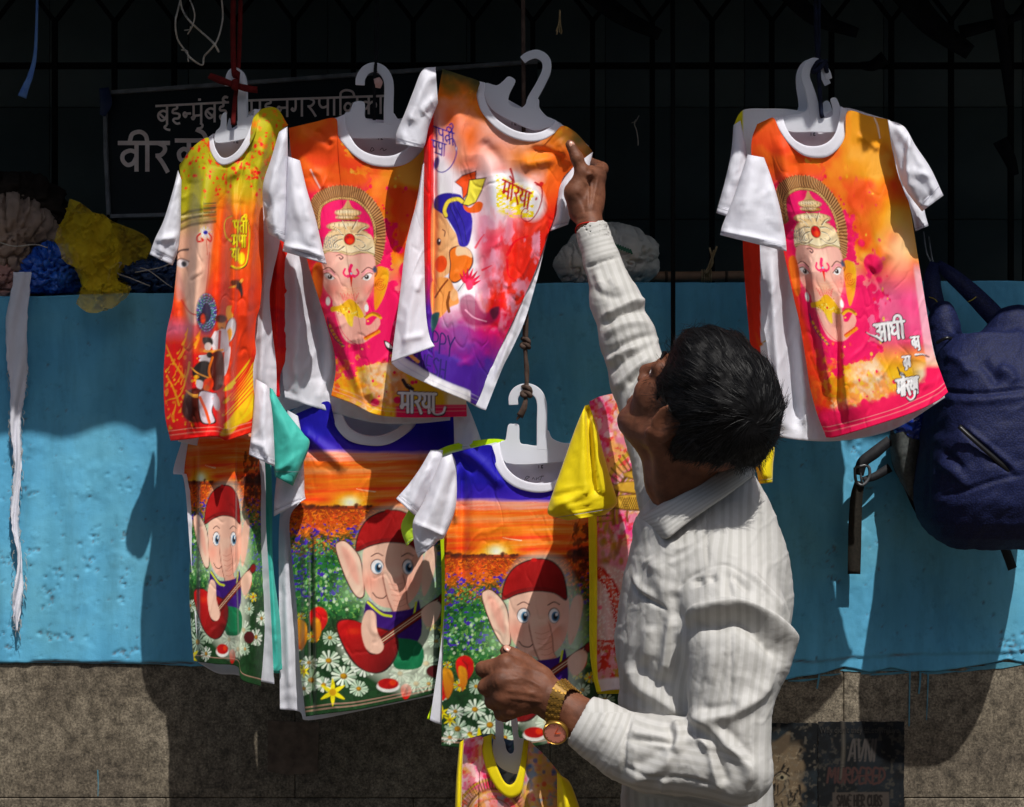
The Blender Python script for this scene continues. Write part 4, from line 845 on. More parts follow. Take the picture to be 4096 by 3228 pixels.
    p.poly([(925, 1122), (960, 1120), (968, 1136), (930, 1144)], '#5a2a18', soft=3); p.line([(916, 1150), (950, 1142), (968, 1120)], (4, 12), SKN); p.poly([(945, 1140), (964, 1130), (972, 1180), (950, 1200)], '#2a1a1a', soft=3)
    p.poly([(918, 1170), (950, 1158), (964, 1190), (960, 1240), (930, 1250), (910, 1220)], OR, soft=2); p.poly([(908, 1226), (930, 1228), (932, 1270), (916, 1286), (904, 1260)], SKN, soft=2); p.ell(940, 1240, 16, 20, '#e04818')
    p.ell(922, 1320, 22, 50, OL, rot=12); p.ell(922, 1320, 19, 47, WH, rot=12); p.ell(916, 1340, 12, 28, SKN, rot=10); p.poly([(900, 1400), (922, 1392), (912, 1470), (896, 1500)], WH, soft=2)
    p.poly([(872, 1286), (896, 1280), (904, 1300), (896, 1320), (876, 1318)], '#c98242', soft=2); p.line([(884, 1310), (892, 1313)], 4, OL); p.poly([(866, 1326), (906, 1322), (912, 1400), (858, 1404), (850, 1372)], '#c8c2c8', soft=2); p.line([(880, 1326), (876, 1396)], 10, '#a82818'); p.line([(862, 1330), (846, 1366), (858, 1392)], 12, WH)
    p.ell(884, 1275, 24, 16, '#5a1f14', soft=3)
    p.poly([(812, 1350), (846, 1352), (850, 1378), (816, 1378)], '#241c1a', soft=3); p.ell(832, 1386, 14, 16, '#dcd2cc'); p.line([(804, 1400), (840, 1406), (890, 1400)], 10, SKN); p.ell(806, 1400, 9, 9, '#d86a2a'); p.poly([(806, 1430), (850, 1420), (846, 1450), (800, 1446)], WH, soft=2); p.line([(800, 1426), (830, 1424)], 10, WH)
    p.ell(838, 1420, 12, 12, '#1c1a18'); p.poly([(770, 1478), (800, 1446), (840, 1450), (850, 1500), (820, 1530), (776, 1510)], '#201818', soft=3); p.line([(764, 1470), (790, 1492), (836, 1512)], 5, SKN); p.ell(786, 1508, 11, 8, '#e0a040')
    p.poly([(846, 1420), (880, 1402), (896, 1440), (892, 1540), (850, 1560), (838, 1480)], DR, soft=3); p.line([(850, 1430), (836, 1480), (844, 1520)], 9, '#d8742a')
    p.poly([(744, 1570), (800, 1550), (836, 1570), (830, 1670), (770, 1690), (728, 1650)], DR, soft=4, grad=(730, 0, 830, 0, '#6a2414')); p.line([(744, 1562), (770, 1582), (800, 1584)], (6, 16), SKN); p.poly([(788, 1520), (812, 1528), (806, 1556), (786, 1546)], WH, soft=2)
    p.poly([(818, 1520), (846, 1512), (854, 1540), (836, 1566), (816, 1552)], OR, soft=2); p.ell(826, 1552, 12, 13, '#d86a24'); p.poly([(796, 1568), (850, 1570), (870, 1580), (850, 1640), (864, 1690), (812, 1696), (796, 1660)], OL, soft=2); p.poly([(799, 1571), (850, 1573), (866, 1582), (846, 1640), (858, 1686), (816, 1691), (801, 1658)], '#d2d0da', soft=2); p.line([(800, 1590), (822, 1640), (838, 1690)], 12, '#e0601e'); p.line([(854, 1594), (868, 1630), (880, 1650)], 9, '#e0601e'); p.ell(866, 1610, 14, 32, '#c4c0c8', rot=-10)
    # flames at right
    for k, (x, y) in enumerate(((892, 1560), (890, 1610), (888, 1660), (894, 1700), (930, 1700), (960, 1690), (920, 1600), (950, 1560))):
        p.poly([(x, y), (x + 50, y - 50), (x + 90, y - 100 - 8 * k), (x + 116, y - 130), (x + 84, y - 60), (x + 34, y - 6)], '#eeb02c' if k % 2 else '#e6c83a', soft=3)
    p.poly([(880, 1740), (910, 1690), (960, 1600), (1000, 1500), (1020, 1450), (1016, 1560), (980, 1650), (930, 1730)], '#e4c434', soft=4, alpha=.85)
    for k in range(9): p.line([(880 + k * 8, 1700 - k * 22), (930 + k * 8, 1650 - k * 24), (1016, 1560 - k * 20)], (8, 3), '#d8331c', soft=2)

def print_pastel(p, cx, cy, s):
    """pink, yellow and pale blue wash with a golden ribbed halo and crown"""
    X, Y = p.X, p.Y; al = np.arange(X.size)
    p.all(1, '#e08aa0'); p.noise('#e0488a', 40, .45, .6, 4, alpha=.8); p.noise('#dfae5c', 55, .45, .6, 5, alpha=.8); p.noise('#d83a4a', 16, .56, .64, 6, alpha=.8); p.noise('#e8c8cc', 30, .56, .66, 7, alpha=.8)
    return p

def pastel_halo(p, cx, cy, r, flat=1.0):
    BR = '#6a4a20'; GD = '#c8a24a'
    for rr, w_, c in ((1, .06, GD), (.78, .05, BR), (.72, .04, GD), (.55, .03, BR)):
        p.line([(cx + r * rr * math.cos(a_), cy + r * rr * flat * math.sin(a_)) for a_ in np.linspace(math.pi * .95, math.pi * 2.05, 30)], w_ * r, c, soft=2)
    for k in range(40):
        a_ = math.pi * (.97 + 1.06 * k / 39); p.line([(cx + r * .8 * math.cos(a_), cy + r * .8 * flat * math.sin(a_)), (cx + r * 1.04 * math.cos(a_), cy + r * 1.04 * flat * math.sin(a_))], r * .028, BR, soft=1.4)
# ------------------------------------------------------------------ shirts
def panel(name, T, B, L, R, y0, y1=None, bulge=.02, folds=(), wr=.004, seed=0, mat_=None, paint=None, step=3.6, parent=None, wx=1.0, label=None, hem=True, wob=0, bow=0.0):
    """a cloth panel between four border curves (photo pixels), hanging from depth y0 to y1"""
    y1 = y0 if y1 is None else y1
    T, B, L, R = [np.array(q, float) for q in (T, B, L, R)]
    wid = max(np.ptp(T[:, 0]), np.ptp(B[:, 0])); hei = max(np.ptp(L[:, 1]), np.ptp(R[:, 1]))
    nu = max(8, int(wid / step)); nv = max(8, int(hei / step))
    u = np.linspace(0, 1, nu); v = np.linspace(0, 1, nv)
    t = resamp(T, u, 1, .25); b = resamp(B, u, 1, .1); l = resamp(L, v, .15, 1); r = resamp(R, v, .15, 1)
    U, V = np.meshgrid(u, v); U_, V_ = U[..., None], V[..., None]
    S = (1 - V_) * t[None] + V_ * b[None] + (1 - U_) * l[:, None] + U_ * r[:, None] \
        - ((1 - U_) * (1 - V_) * t[0] + U_ * (1 - V_) * t[-1] + (1 - U_) * V_ * b[0] + U_ * V_ * b[-1])
    X, Y = S[..., 0], S[..., 1]
    d = y0 * (1 - V) + y1 * V + bulge * np.abs(2 * U - 1) ** 3.0 + bow * np.sin(np.pi * V)
    n = (fbm(X / 150 + seed * 3.1, Y / 460 + seed, seed, 3) - .5) * 3.2 + (fbm(X / 46 + Y / 300, Y / 130, seed + 5, 3) - .5) * 1.0
    rd = np.exp(-((fbm(X / 150 + Y / 420 + seed, Y / 330 - X / 700, seed + 11, 3) - .5) / .035) ** 2) - .6 * np.exp(-((fbm(X / 90 - Y / 300 + seed, Y / 210 + X / 240, seed + 13, 3) - .5) / .03) ** 2)
    n = n + .42 * rd
    fade = np.clip(V * 6, .25, 1)
    d = d - wr * n * fade
    for f in folds:
        pts, h, wl, wr_ = f[:4]
        ds, sd, fr = segdist(X, Y, spline(pts, 5) if len(pts) > 2 else np.array(pts, float))
        ww = np.where(sd > 0, wl, wr_); tp = np.clip(np.minimum(fr, 1 - fr) * 6 + .12, 0, 1) if len(f) < 5 else 1
        d = d - h * np.exp(-(ds / ww) ** 2) * tp
    Xw, Yw = X, Y
    Vt = PN(Xw, Yw, 0 * X); dd = (d + CAM_D) / F
    W = np.stack([(X - 2048) * dd, d, CAM_Z - (Y - 1614) * dd], -1)
    cols = None
    if paint:
        p = Paint(X, Y, '#ffffff'); paint(p, U.ravel(), V.ravel()); cols = p.C
        g0 = cols.mean(1, keepdims=True); cols = np.clip((g0 + (cols - g0) * 1.16) * 1.12, .004, .92)
    if hem:                                          # hem turned up inside
        e1, e2, e3 = W[-1].copy(), W[-1].copy(), W[-4].copy()
        e1[:, 1] += .0012; e1[:, 2] -= .0008; e2[:, 1] += .003; e3[:, 1] += .0035
        W = np.concatenate([W, e1[None], e2[None], e3[None]], 0)
        if cols is not None:
            c = cols.reshape(nv, nu, 3); cols = np.concatenate([c, c[-1:], c[-1:], c[-1:]], 0).reshape(-1, 3)
        nv += 3
    me = mesh(name, W, gridfaces(nv, nu)[:, ::-1], cols)
    return obj(name, me, mat_ or M['print'], parent, label=label)

def sleeve(rings, parent, mat_, y0, th, seed=0, wr=.003, n=44, folds=(), label=None, sub=9, cuff=True, y1=None, name='sleeve'):
    """a tube of cloth through (left point, right point) rings in photo pixels, open at the cuff"""
    y1 = y0 if y1 is None else y1
    A = spline([r[0] for r in rings], sub); Bq = spline([r[1] for r in rings], sub); m = len(A)
    s = np.linspace(0, 1, m)
    th_ = np.interp(s, np.linspace(0, 1, len(np.atleast_1d(th))), np.atleast_1d(th)) if np.ndim(th) else th * np.clip(.35 + s * 1.3, 0, 1)
    th_ = th_ * .72
    ang = np.linspace(0, 2 * np.pi, n, endpoint=False)
    c, si = np.cos(ang), np.sin(ang); c = np.sign(c) * np.abs(c) ** .85; si = np.sign(si) * np.abs(si) ** .8
    mid = (A + Bq) / 2; hv = (Bq - A) / 2
    X = mid[:, 0:1] + hv[:, 0:1] * c; Y = mid[:, 1:2] + hv[:, 1:2] * c
    yc = (y0 * (1 - s) + y1 * s)[:, None]
    D = yc - th_[:, None] * si
    nn = (fbm(X / 60 + seed, Y / 90 + seed * 2, seed, 3) - .5) * 2
    front = (si > 0)
    nn = nn + .8 * np.exp(-((fbm(X / 70 + Y / 200 + seed, Y / 120 - X / 260, seed + 11, 3) - .5) / .04) ** 2) - .5 * np.exp(-((fbm(X / 50 - Y / 90, Y / 100 + X / 90 + seed, seed + 15, 2) - .5) / .04) ** 2)
    D = D - wr * nn * np.clip(s * 3, 0, 1)[:, None]
    for pts, h, wl, wr_ in folds:
        ds, sd, fr = segdist(X, Y, spline(pts, 5) if len(pts) > 2 else np.array(pts, float))
        D = D - h * np.exp(-(ds / np.where(sd > 0, wl, wr_)) ** 2) * np.where(front, 1, .2)
    kk = max(2, int(m * .13)); seam = np.stack([(X[-kk] - 2048) * (D[-kk] + CAM_D - .0006) / F, D[-kk] - .0006, CAM_Z - (Y[-kk] - 1614) * (D[-kk] + CAM_D - .0006) / F], -1)[(si > -.02) & (si > .02)]
    if cuff:                                         # hem ridge, then a turned-in lining
        k = max(2, int(m * .13)); D[-k] += .0026 * np.where(si > 0, 1, -1)
        def inner(sc, back):
            b = max(0, m - 1 - back)
            return (mid[b][0] + hv[b][0] * c * sc, mid[b][1] + hv[b][1] * c * sc, yc[b] - th_[b] * si * sc)
        for sc, bk in ((.965, 0), (.94, k), (.92, 3 * k)):
            x_, y_, d_ = inner(sc, bk)
            X = np.vstack([X, x_]); Y = np.vstack([Y, y_]); D = np.vstack([D, d_])
    dd = (D + CAM_D) / F
    W = np.stack([(X - 2048) * dd, D, CAM_Z - (Y - 1614) * dd], -1)
    me = mesh(name, W, gridfaces(len(X), n, True))
    bm = bmesh.new(); bm.from_mesh(me); bmesh.ops.recalc_face_normals(bm, faces=bm.faces); bm.to_mesh(me); bm.free()
    if cuff and parent is not None:
        mb = MB(); mb.tube(seam, .00032, 4); mb.build('hem_stitch', M['stitch'], parent)
    return obj(name, me, mat_, parent, label=label)

def collar(outer, inner, parent, mat_, y, dy=.0018, backdip=None, depth=.05, label=None):
    """ribbed neck band: front half between outer and inner curves, back half dipping behind"""
    n = 60; t = np.linspace(0, 1, n); o = resamp(outer, t); i = resamp(inner, t); rows = []
    k = np.array([-.0, .02, .06, .25, .5, .75, .92, .97, 1.0])
    bulge_y = .028 * np.abs(2 * t - 1) ** 2.2                       # the band runs back towards the shoulders
    for q in k:
        p = o * (1 - q) + i * q
        d = y + bulge_y - dy * min(1, q * 14 + .1, (1 - q) * 14 + .3) - .0004 * (np.arange(n) % 2)
        if q == 1: d = d + .0022
        rows.append((p, d))
    p2 = i * .97 + o * .03; rows.append((p2, y + bulge_y + .0055))
    V = []
    for p, d in rows:
        dd = (d + CAM_D) / F; V.append(np.stack([(p[:, 0] - 2048) * dd, d, CAM_Z - (p[:, 1] - 1614) * dd], -1))
    me = mesh('collar', np.stack(V), gridfaces(len(rows), n)[:, ::-1])
    o_ = obj('collar', me, mat_, parent, label=label)
    if backdip is not None:                                         # back of the neck band
        a, b = inner[0], inner[-1]; rows = []
        for q, (hh, e) in enumerate(((0, 0), (14, -.002), (32, 0), (34, .004), (0, .004))):
            pts = [(a[0], a[1] + hh * .5), ((a[0] * 3 + b[0]) / 4, (a[1] * 3 + b[1]) / 4 + backdip * .8 + hh), ((a[0] + b[0]) / 2, (a[1] + b[1]) / 2 + backdip + hh), ((a[0] + b[0] * 3) / 4, (a[1] + b[1] * 3) / 4 + backdip * .8 + hh), (b[0], b[1] + hh * .5)]
            p = resamp(pts, t); d = y + .03 + depth * np.sin(np.pi * t) + e; dd = (d + CAM_D) / F
            rows.append(np.stack([(p[:, 0] - 2048) * dd, d, CAM_Z - (p[:, 1] - 1614) * dd], -1))
        obj('collar', mesh('collar', np.stack(rows), gridfaces(5, n)[:, ::-1]), mat_, parent)
    return o_

def stitch(p, V, vs=(.966, .981), c='#f0b8a8', a=.55, w=.0028):
    for v0 in vs: p.mix(np.arange(V.size), np.clip(1 - np.abs(V - v0) / w, 0, 1) * a, c)

def tag_label(parent, px, py, y, w_=34, h_=22, txt='18'):
    mb = MB(); mb.plate([(px - w_ / 2, py - h_ / 2), (px + w_ / 2, py - h_ / 2 + 2), (px + w_ / 2, py + h_ / 2 + 2), (px - w_ / 2, py + h_ / 2)], y, y + .0008)
    mb.build('size_label', M['white_cloth'], parent)
    lettering('size_number', [[(px - 8, py - 5), (px - 8, py + 7)], [(px + 2, py - 4), (px + 8, py - 5), (px + 3, py + 1), (px + 9, py + 6), (px + 2, py + 6), (px + 3, py), (px + 2, py - 4)]], 2.2, y - .0006, M['grey_ink'], parent, .0004)

M['stitch'] = mat('stitching', '#9a9aa8', .8, .1)
M['grey_ink'] = mat('grey_ink', '#55555c', .8, .1)
GR = 'printed festival T-shirts for sale on hangers'
WHT, PRT = M['white_cloth'], M['print']

# ---- A: yellow and orange, upper left
A_ = thing('t_shirt', 'yellow to orange T-shirt with drummers and half an elephant face, leftmost of the upper row', 'T-shirt', GR)
fa = [([(832, 660), (800, 900), (780, 1300), (770, 1740)], 0.0352, 26, 60), ([(905, 680), (880, 900), (860, 1300), (850, 1740)], -0.0288, 40, 40), ([(985, 640), (940, 900), (925, 1300), (905, 1750)], 0.0320, 46, 22),
      ([(1080, 470), (1030, 700), (1000, 1000), (975, 1400)], 0.0224, 40, 26), ([(770, 640), (745, 900), (720, 1300)], -0.0160, 24, 24), ([(1035, 480), (985, 640), (905, 720)], 0.0096, 14, 22), ([(900, 1500), (905, 1755)], 0.0224, 24, 10), ([(1000, 560), (960, 720), (950, 860)], -0.0160, 18, 24)]
def paA(p, U, V): print_peshwa(p); stitch(p, V)
panel('front_panel', [(717, 660), (775, 585), (832, 550), (840, 600), (860, 640), (885, 660), (920, 655), (960, 630), (995, 585), (1020, 535), (1035, 475), (1040, 440), (1105, 432), (1152, 500)],
      [(682, 1762), (745, 1756), (810, 1747), (870, 1746), (905, 1760), (960, 1744), (1012, 1727)],
      [(717, 660), (722, 720), (722, 800), (719, 890), (710, 990), (704, 1090), (701, 1130), (690, 1225), (667, 1325), (661, 1400), (655, 1475), (655, 1575), (662, 1675), (682, 1762)],
      [(1152, 500), (1117, 530), (1100, 590), (1080, 650), (1062, 710), (1052, 800), (1054, 880), (1055, 1050), (1047, 1150), (1040, 1225), (1025, 1280), (1020, 1350), (1024, 1410), (1014, 1460), (1013, 1525), (1020, 1600), (1026, 1645), (1012, 1727)],
      -.335, -.345, .03, fa, .005, 1, PRT, paA, 3.5, A_)
panel('back_panel', [(730, 660), (832, 552), (900, 540), (980, 500), (1036, 442), (1140, 500)], [(712, 1765), (800, 1782), (937, 1785), (1010, 1700), (1100, 1690)], [(730, 660), (720, 1100), (690, 1500), (712, 1765)],
      [(1140, 500), (1128, 900), (1090, 1100), (1078, 1190), (1090, 1330), (1104, 1450), (1106, 1560), (1100, 1690)], -.285, -.27, .0, [([(1060, 1050), (1050, 1300), (1040, 1600)], .012, 16, 16)], .006, 2, WHT, None, 9, A_)
collar([(832, 550), (840, 600), (860, 640), (885, 660), (920, 655), (960, 630), (995, 585), (1020, 535), (1035, 475), (1040, 437)], [(852, 535), (858, 580), (872, 612), (890, 630), (915, 628), (950, 602), (980, 555), (1000, 510), (1012, 470), (1016, 436)], A_, WHT, -.338, backdip=24)
sleeve([((712, 680), (726, 720)), ((692, 760), (724, 800)), ((655, 880), (722, 910)), ((620, 955), (712, 1000)), ((598, 1018), (690, 1062))], A_, WHT, -.335, .032, 3, folds=[([(705, 740), (660, 900), (640, 1000)], .008, 14, 20), ([(630, 960), (690, 950)], .008, 10, 14)])
sleeve([((1116, 528), (1150, 506)), ((1086, 630), (1151, 622)), ((1052, 740), (1150, 742)), ((1056, 850), (1149, 856)), ((1074, 935), (1142, 972))], A_, WHT, -.355, .036, 4, folds=[([(1130, 560), (1095, 700), (1080, 800), (1105, 930)], .012, 16, 26), ([(1062, 790), (1080, 830), (1060, 870)], -.008, 14, 14)])
tag_label(A_, 944, 566, -.293, 22, 14)

# ---- A2: shirt behind it
A2 = thing('t_shirt', 'mostly hidden red-orange T-shirt showing as a strip just right of the yellow drummer one', 'T-shirt', GR)
def flat(c, c2=None):
    def f(p, U, V):
        p.all(1, c)
        if c2: p.noise(c2, 60, .45, .6, 3, alpha=.8)
    return f
panel('front_panel', [(760, 590), (900, 560), (1030, 520), (1140, 560)], [(1000, 1560), (1060, 1580), (1118, 1586)], [(760, 590), (800, 1000), (950, 1300), (1000, 1560)], [(1140, 560), (1160, 950), (1152, 1050), (1148, 1200), (1150, 1400), (1122, 1500), (1118, 1586)],
      -.27, -.26, .01, [([(1115, 900), (1105, 1200), (1108, 1560)], .012, 10, 14)], .004, 5, PRT, flat('#e2401e', '#c41c3c'), 6, A2)
panel('back_panel', [(760, 600), (900, 580), (1030, 540), (1150, 560)], [(1010, 1600), (1130, 1640), (1240, 1610)], [(760, 600), (900, 1200), (1010, 1600)], [(1150, 560), (1175, 1000), (1200, 1400), (1240, 1610)], -.235, -.225, 0, [], .005, 6, WHT, None, 10, A2)
collar([(905, 560), (925, 620), (960, 640), (1000, 600), (1015, 520)], [(915, 556), (930, 600), (960, 615), (992, 585), (1005, 520)], A2, WHT, -.272)

# ---- B: orange and pink statue print, upper middle
B_ = thing('t_shirt', 'orange and pink T-shirt with a crowned elephant face, partly behind the tilted one', 'T-shirt', GR)
fb = [([(1180, 560), (1235, 760), (1300, 1000), (1380, 1380)], .010, 40, 60), ([(1500, 700), (1470, 1100), (1460, 1600)], .012, 50, 50), ([(1610, 700), (1590, 1100), (1595, 1640)], -.014, 34, 30), ([(1350, 560), (1260, 560), (1180, 520)], .008, 20, 40), ([(1260, 520), (1330, 590)], -.006, 16, 16),
      ([(1320, 1250), (1420, 1500), (1480, 1640)], .012, 20, 50), ([(1410, 1360), (1450, 1560), (1500, 1650)], -.010, 20, 30), ([(1240, 680), (1280, 700), (1300, 760)], .004, 14, 14), ([(1560, 1420), (1575, 1660)], .012, 14, 34)]
def paB(p, U, V):
    print_murti(p, 0)
    al = np.arange(V.size)
    p.mix(al, np.clip((V - .955) / .006, 0, 1) * np.clip((p.X - 1575) / 14, 0, 1), '#ea2360')
    letters(p, strokes(['ma', 'o', 'ra', 'ya', 'A'], DV, 1600, 1572, 74, .62, (1, .03)), 11, '#f4f0f4', '#2a1a22', 7)
    p.line([(1722, 1636), (1740, 1660), (1772, 1656), (1782, 1630)], (8, 14), '#2a1a22'); p.line([(1722, 1634), (1740, 1656), (1770, 1652), (1780, 1630)], (4, 9), '#f4f0f4'); p.line([(1612, 1520), (1628, 1545), (1650, 1556)], 14, '#2a1a22')
    p.poly([(1535, 1362), (1560, 1372), (1580, 1398), (1600, 1420), (1570, 1412), (1546, 1396)], '#2a1a22', soft=2); p.poly([(1541, 1368), (1558, 1376), (1572, 1394), (1550, 1388)], '#f4f0f4', soft=1.5)
    stitch(p, V); p.mix(al, np.clip(1 - np.abs(segdist(p.X, p.Y, [(1242, 678), (1262, 718), (1280, 752)])[0] - 0) / 4, 0, 1), '#f0e0dc')
panel('front_panel', [(1155, 512), (1250, 490), (1342, 473), (1350, 540), (1380, 585), (1420, 625), (1470, 655), (1520, 667), (1580, 667), (1635, 650), (1690, 600), (1725, 520), (1800, 545), (1900, 590)],
      [(1325, 1582), (1410, 1614), (1495, 1655), (1590, 1667), (1730, 1668), (1867, 1664)],
      [(1155, 512), (1165, 620), (1190, 800), (1220, 1000), (1248, 1110), (1280, 1210), (1310, 1310), (1335, 1400), (1343, 1480), (1325, 1582)], [(1900, 590), (1890, 900), (1872, 1300), (1864, 1500), (1867, 1664)],
      -.315, -.32, .035, fb, .004, 7, PRT, paB, 3.5, B_)
panel('back_panel', [(1160, 520), (1345, 470), (1380, 462), (1530, 480), (1690, 478), (1890, 590)], [(1140, 1590), (1300, 1640), (1490, 1688), (1640, 1694), (1800, 1680)], [(1160, 520), (1140, 900), (1138, 1050), (1134, 1250), (1130, 1480), (1140, 1590)], [(1890, 590), (1860, 1200), (1800, 1680)],
      -.262, -.25, .0, [([(1240, 1050), (1270, 1300), (1310, 1580)], -.016, 34, 34), ([(1180, 1000), (1190, 1300), (1180, 1580)], .014, 24, 24), ([(1300, 1250), (1325, 1420), (1310, 1560)], .014, 16, 20)], .006, 8, WHT, None, 8, B_)
collar([(1342, 473), (1350, 540), (1380, 585), (1420, 625), (1470, 655), (1520, 667), (1580, 667), (1635, 650), (1690, 600), (1725, 520)], [(1380, 456), (1386, 505), (1410, 560), (1440, 595), (1485, 617), (1540, 625), (1590, 615), (1640, 580), (1675, 520), (1692, 470)], B_, WHT, -.318, backdip=26)
sleeve([((1150, 625), (1200, 642)), ((1147, 740), (1228, 760)), ((1143, 860), (1262, 872)), ((1138, 950), (1288, 985)), ((1130, 1005), (1308, 1058))], B_, WHT, -.365, .04, 9, folds=[([(1170, 660), (1180, 800), (1230, 960)], .008, 20, 30), ([(1150, 990), (1220, 1000), (1300, 1030)], .006, 8, 14), ([(1215, 780), (1250, 930)], .006, 16, 16)])
tag_label(B_, 1522, 552, -.272, 26, 18); lettering('inside_print', [[(1480, 605), (1488, 590), (1496, 600), (1484, 606)], [(1536, 604), (1546, 596)], [(1520, 600), (1530, 592), (1534, 604)]], 2.5, -.272, M['grey_ink'], B_, .0004)

# ---- C: held up, tilted
C_ = thing('t_shirt', 'tilted orange and crimson T-shirt with a blue turbaned elephant, held by the man\'s raised hand', 'T-shirt', GR)
fc = [([(1880, 620), (1900, 900), (1880, 1200)], -.012, 40, 50), ([(1960, 600), (1985, 900), (1950, 1300)], .012, 34, 40), ([(2060, 640), (2060, 900), (2010, 1250)], -.013, 30, 34), ([(2130, 700), (2100, 960), (2040, 1250)], .011, 26, 30), ([(2270, 600), (2180, 640), (2080, 660)], .010, 26, 26), ([(2260, 640), (2190, 610), (2120, 600)], -.009, 16, 20),
      ([(1830, 420), (1850, 600), (1880, 720)], .008, 36, 30), ([(2230, 560), (2270, 610), (2262, 660)], .008, 20, 20), ([(1735, 415), (1736, 900), (1728, 1300)], -.016, 8, 12), ([(1716, 480), (1712, 900), (1710, 1300)], .008, 14, 14), ([(1920, 560), (1990, 640), (2000, 720)], -.008, 24, 24)]
def paC(p, U, V):
    print_festival(p)
    al = np.arange(V.size); ok = np.clip((p.X - 1735) / 10, 0, 1)
    p.mix(al, np.clip((V - .962) / .008, 0, 1) * np.clip((1885 - p.X) / 6, 0, 1), '#e8e6ec'); stitch(p, V, (.972, .985), '#b8b4c8', .5)
panel('front_panel', [(1770, 275), (1845, 300), (1917, 325), (1908, 355), (1908, 395), (1925, 445), (1960, 490), (2000, 525), (2050, 552), (2110, 567), (2165, 562), (2210, 540), (2250, 503), (2300, 528), (2345, 575), (2370, 605)],
      [(1566, 1452), (1605, 1482), (1740, 1548), (1885, 1610), (1905, 1620)],
      [(1770, 275), (1745, 410), (1720, 470), (1700, 525), (1696, 600), (1695, 680), (1692, 830), (1695, 1030), (1697, 1100), (1690, 1200), (1660, 1320), (1600, 1420), (1566, 1452)],
      [(2370, 605), (2330, 640), (2295, 668), (2252, 712), (2238, 770), (2225, 845), (2195, 930), (2150, 1060), (2100, 1180), (2020, 1350), (1965, 1475), (1905, 1620)],
      -.372, -.398, .03, fc, .004, 11, PRT, paC, 3.4, C_)
panel('back_panel', [(1775, 285), (1940, 335), (2080, 440), (2222, 480), (2365, 600)], [(1600, 1440), (1750, 1530), (1900, 1622), (1943, 1640)], [(1775, 285), (1700, 600), (1660, 1000), (1600, 1440)],
      [(2365, 600), (2300, 700), (2240, 850), (2200, 915), (2172, 1020), (2146, 1125), (2100, 1280), (2046, 1400), (2010, 1472), (1943, 1640)], -.325, -.355, -.01, [([(2150, 1000), (2060, 1300), (1960, 1560)], .010, 12, 12)], .006, 12, WHT, None, 7, C_)
panel('side_panel', [(1690, 660), (1694, 655), (1697, 650)], [(1565, 1448), (1610, 1430), (1680, 1405), (1738, 1384)], [(1690, 660), (1668, 800), (1642, 900), (1620, 1000), (1600, 1175), (1577, 1350), (1565, 1448)], [(1697, 650), (1694, 830), (1697, 1030), (1700, 1170), (1706, 1275), (1720, 1350), (1738, 1384)],
      -.40, -.44, .012, [([(1670, 1100), (1640, 1250), (1620, 1420)], .008, 20, 20), ([(1690, 1100), (1668, 1170)], .004, 10, 10), ([(1600, 1360), (1700, 1340)], .004, 14, 14)], .004, 13, WHT, None, 6, C_, label='white side of the shirt folded forward over its print')
collar([(1917, 325), (1908, 355), (1908, 395), (1925, 445), (1960, 490), (2000, 525), (2050, 552), (2110, 567), (2165, 562), (2210, 540), (2250, 503)], [(1940, 330), (1939, 385), (1952, 425), (1980, 468), (2020, 500), (2065, 523), (2120, 533), (2170, 525), (2205, 502), (2222, 481)], C_, WHT, -.378, backdip=20)
sleeve([((1742, 268), (1752, 412)), ((1690, 280), (1738, 446)), ((1653, 365), (1722, 488)), ((1620, 450), (1712, 520)), ((1586, 530), (1702, 572)), ((1584, 575), (1692, 592))], C_, WHT, -.378, (.02, .032, .04, .045, .05, .05), 14, folds=[([(1740, 300), (1700, 330), (1640, 470)], .010, 16, 24), ([(1725, 400), (1690, 440)], .008, 10, 16)])
sleeve([((2296, 664), (2372, 607)), ((2244, 735), (2345, 720)), ((2230, 800), (2300, 830)), ((2224, 860), (2282, 868)), ((2200, 925), (2272, 898))], C_, WHT, -.365, .03, 15, folds=[([(2300, 690), (2255, 760), (2240, 880)], .008, 14, 20)])
tag_label(C_, 2056, 494, -.335, 26, 16)

# ---- D2: shirt behind D
D2 = thing('t_shirt', 'white T-shirt with yellow shoulder and orange edge, behind the rightmost printed shirt', 'T-shirt', GR)
def paD2(p, U, V):
    p.all(1, '#e9e9f2'); t = np.clip((2975 - p.X) / 6, 0, 1) * np.clip((640 - p.Y) / 10, 0, 1)
    p.mix(np.arange(V.size), t, '#d8cf34'); t = np.clip((3044 - p.X) / 3, 0, 1) * np.clip((p.Y - 700) / 10, 0, 1); p.mix(np.arange(V.size), t, '#e8481a')
    p.poly([(3020, 1325), (3034, 1350), (3052, 1380), (3030, 1376)], '#ee5a2a', soft=2); p.line([(3040, 1384), (3062, 1362)], 4, '#c8a020')
panel('front_panel', [(2938, 495), (2955, 458), (2985, 436), (3060, 434), (3150, 436), (3260, 450), (3400, 440), (3560, 480)], [(3010, 1500), (3150, 1560), (3400, 1560), (3640, 1520)], [(2938, 495), (2965, 700), (2972, 1000), (2985, 1200), (2997, 1340), (3010, 1500)], [(3560, 480), (3640, 900), (3640, 1520)],
      -.305, -.30, .02, [([(2995, 640), (3000, 1000), (3020, 1400)], .008, 20, 20)], .004, 16, PRT, paD2, 5, D2)
panel('back_panel', [(2950, 490), (3060, 440), (3300, 450), (3550, 485)], [(3060, 1480), (3300, 1560), (3640, 1530)], [(2950, 490), (2990, 1000), (3060, 1480)], [(3550, 485), (3650, 1000), (3640, 1530)], -.262, -.25, 0, [], .004, 17, WHT, None, 12, D2)
sleeve([((2934, 500), (2962, 482)), ((2924, 610), (2988, 625)), ((2898, 730), (2972, 745)), ((2864, 852), (2936, 874))], D2, WHT, -.315, .03, 18)
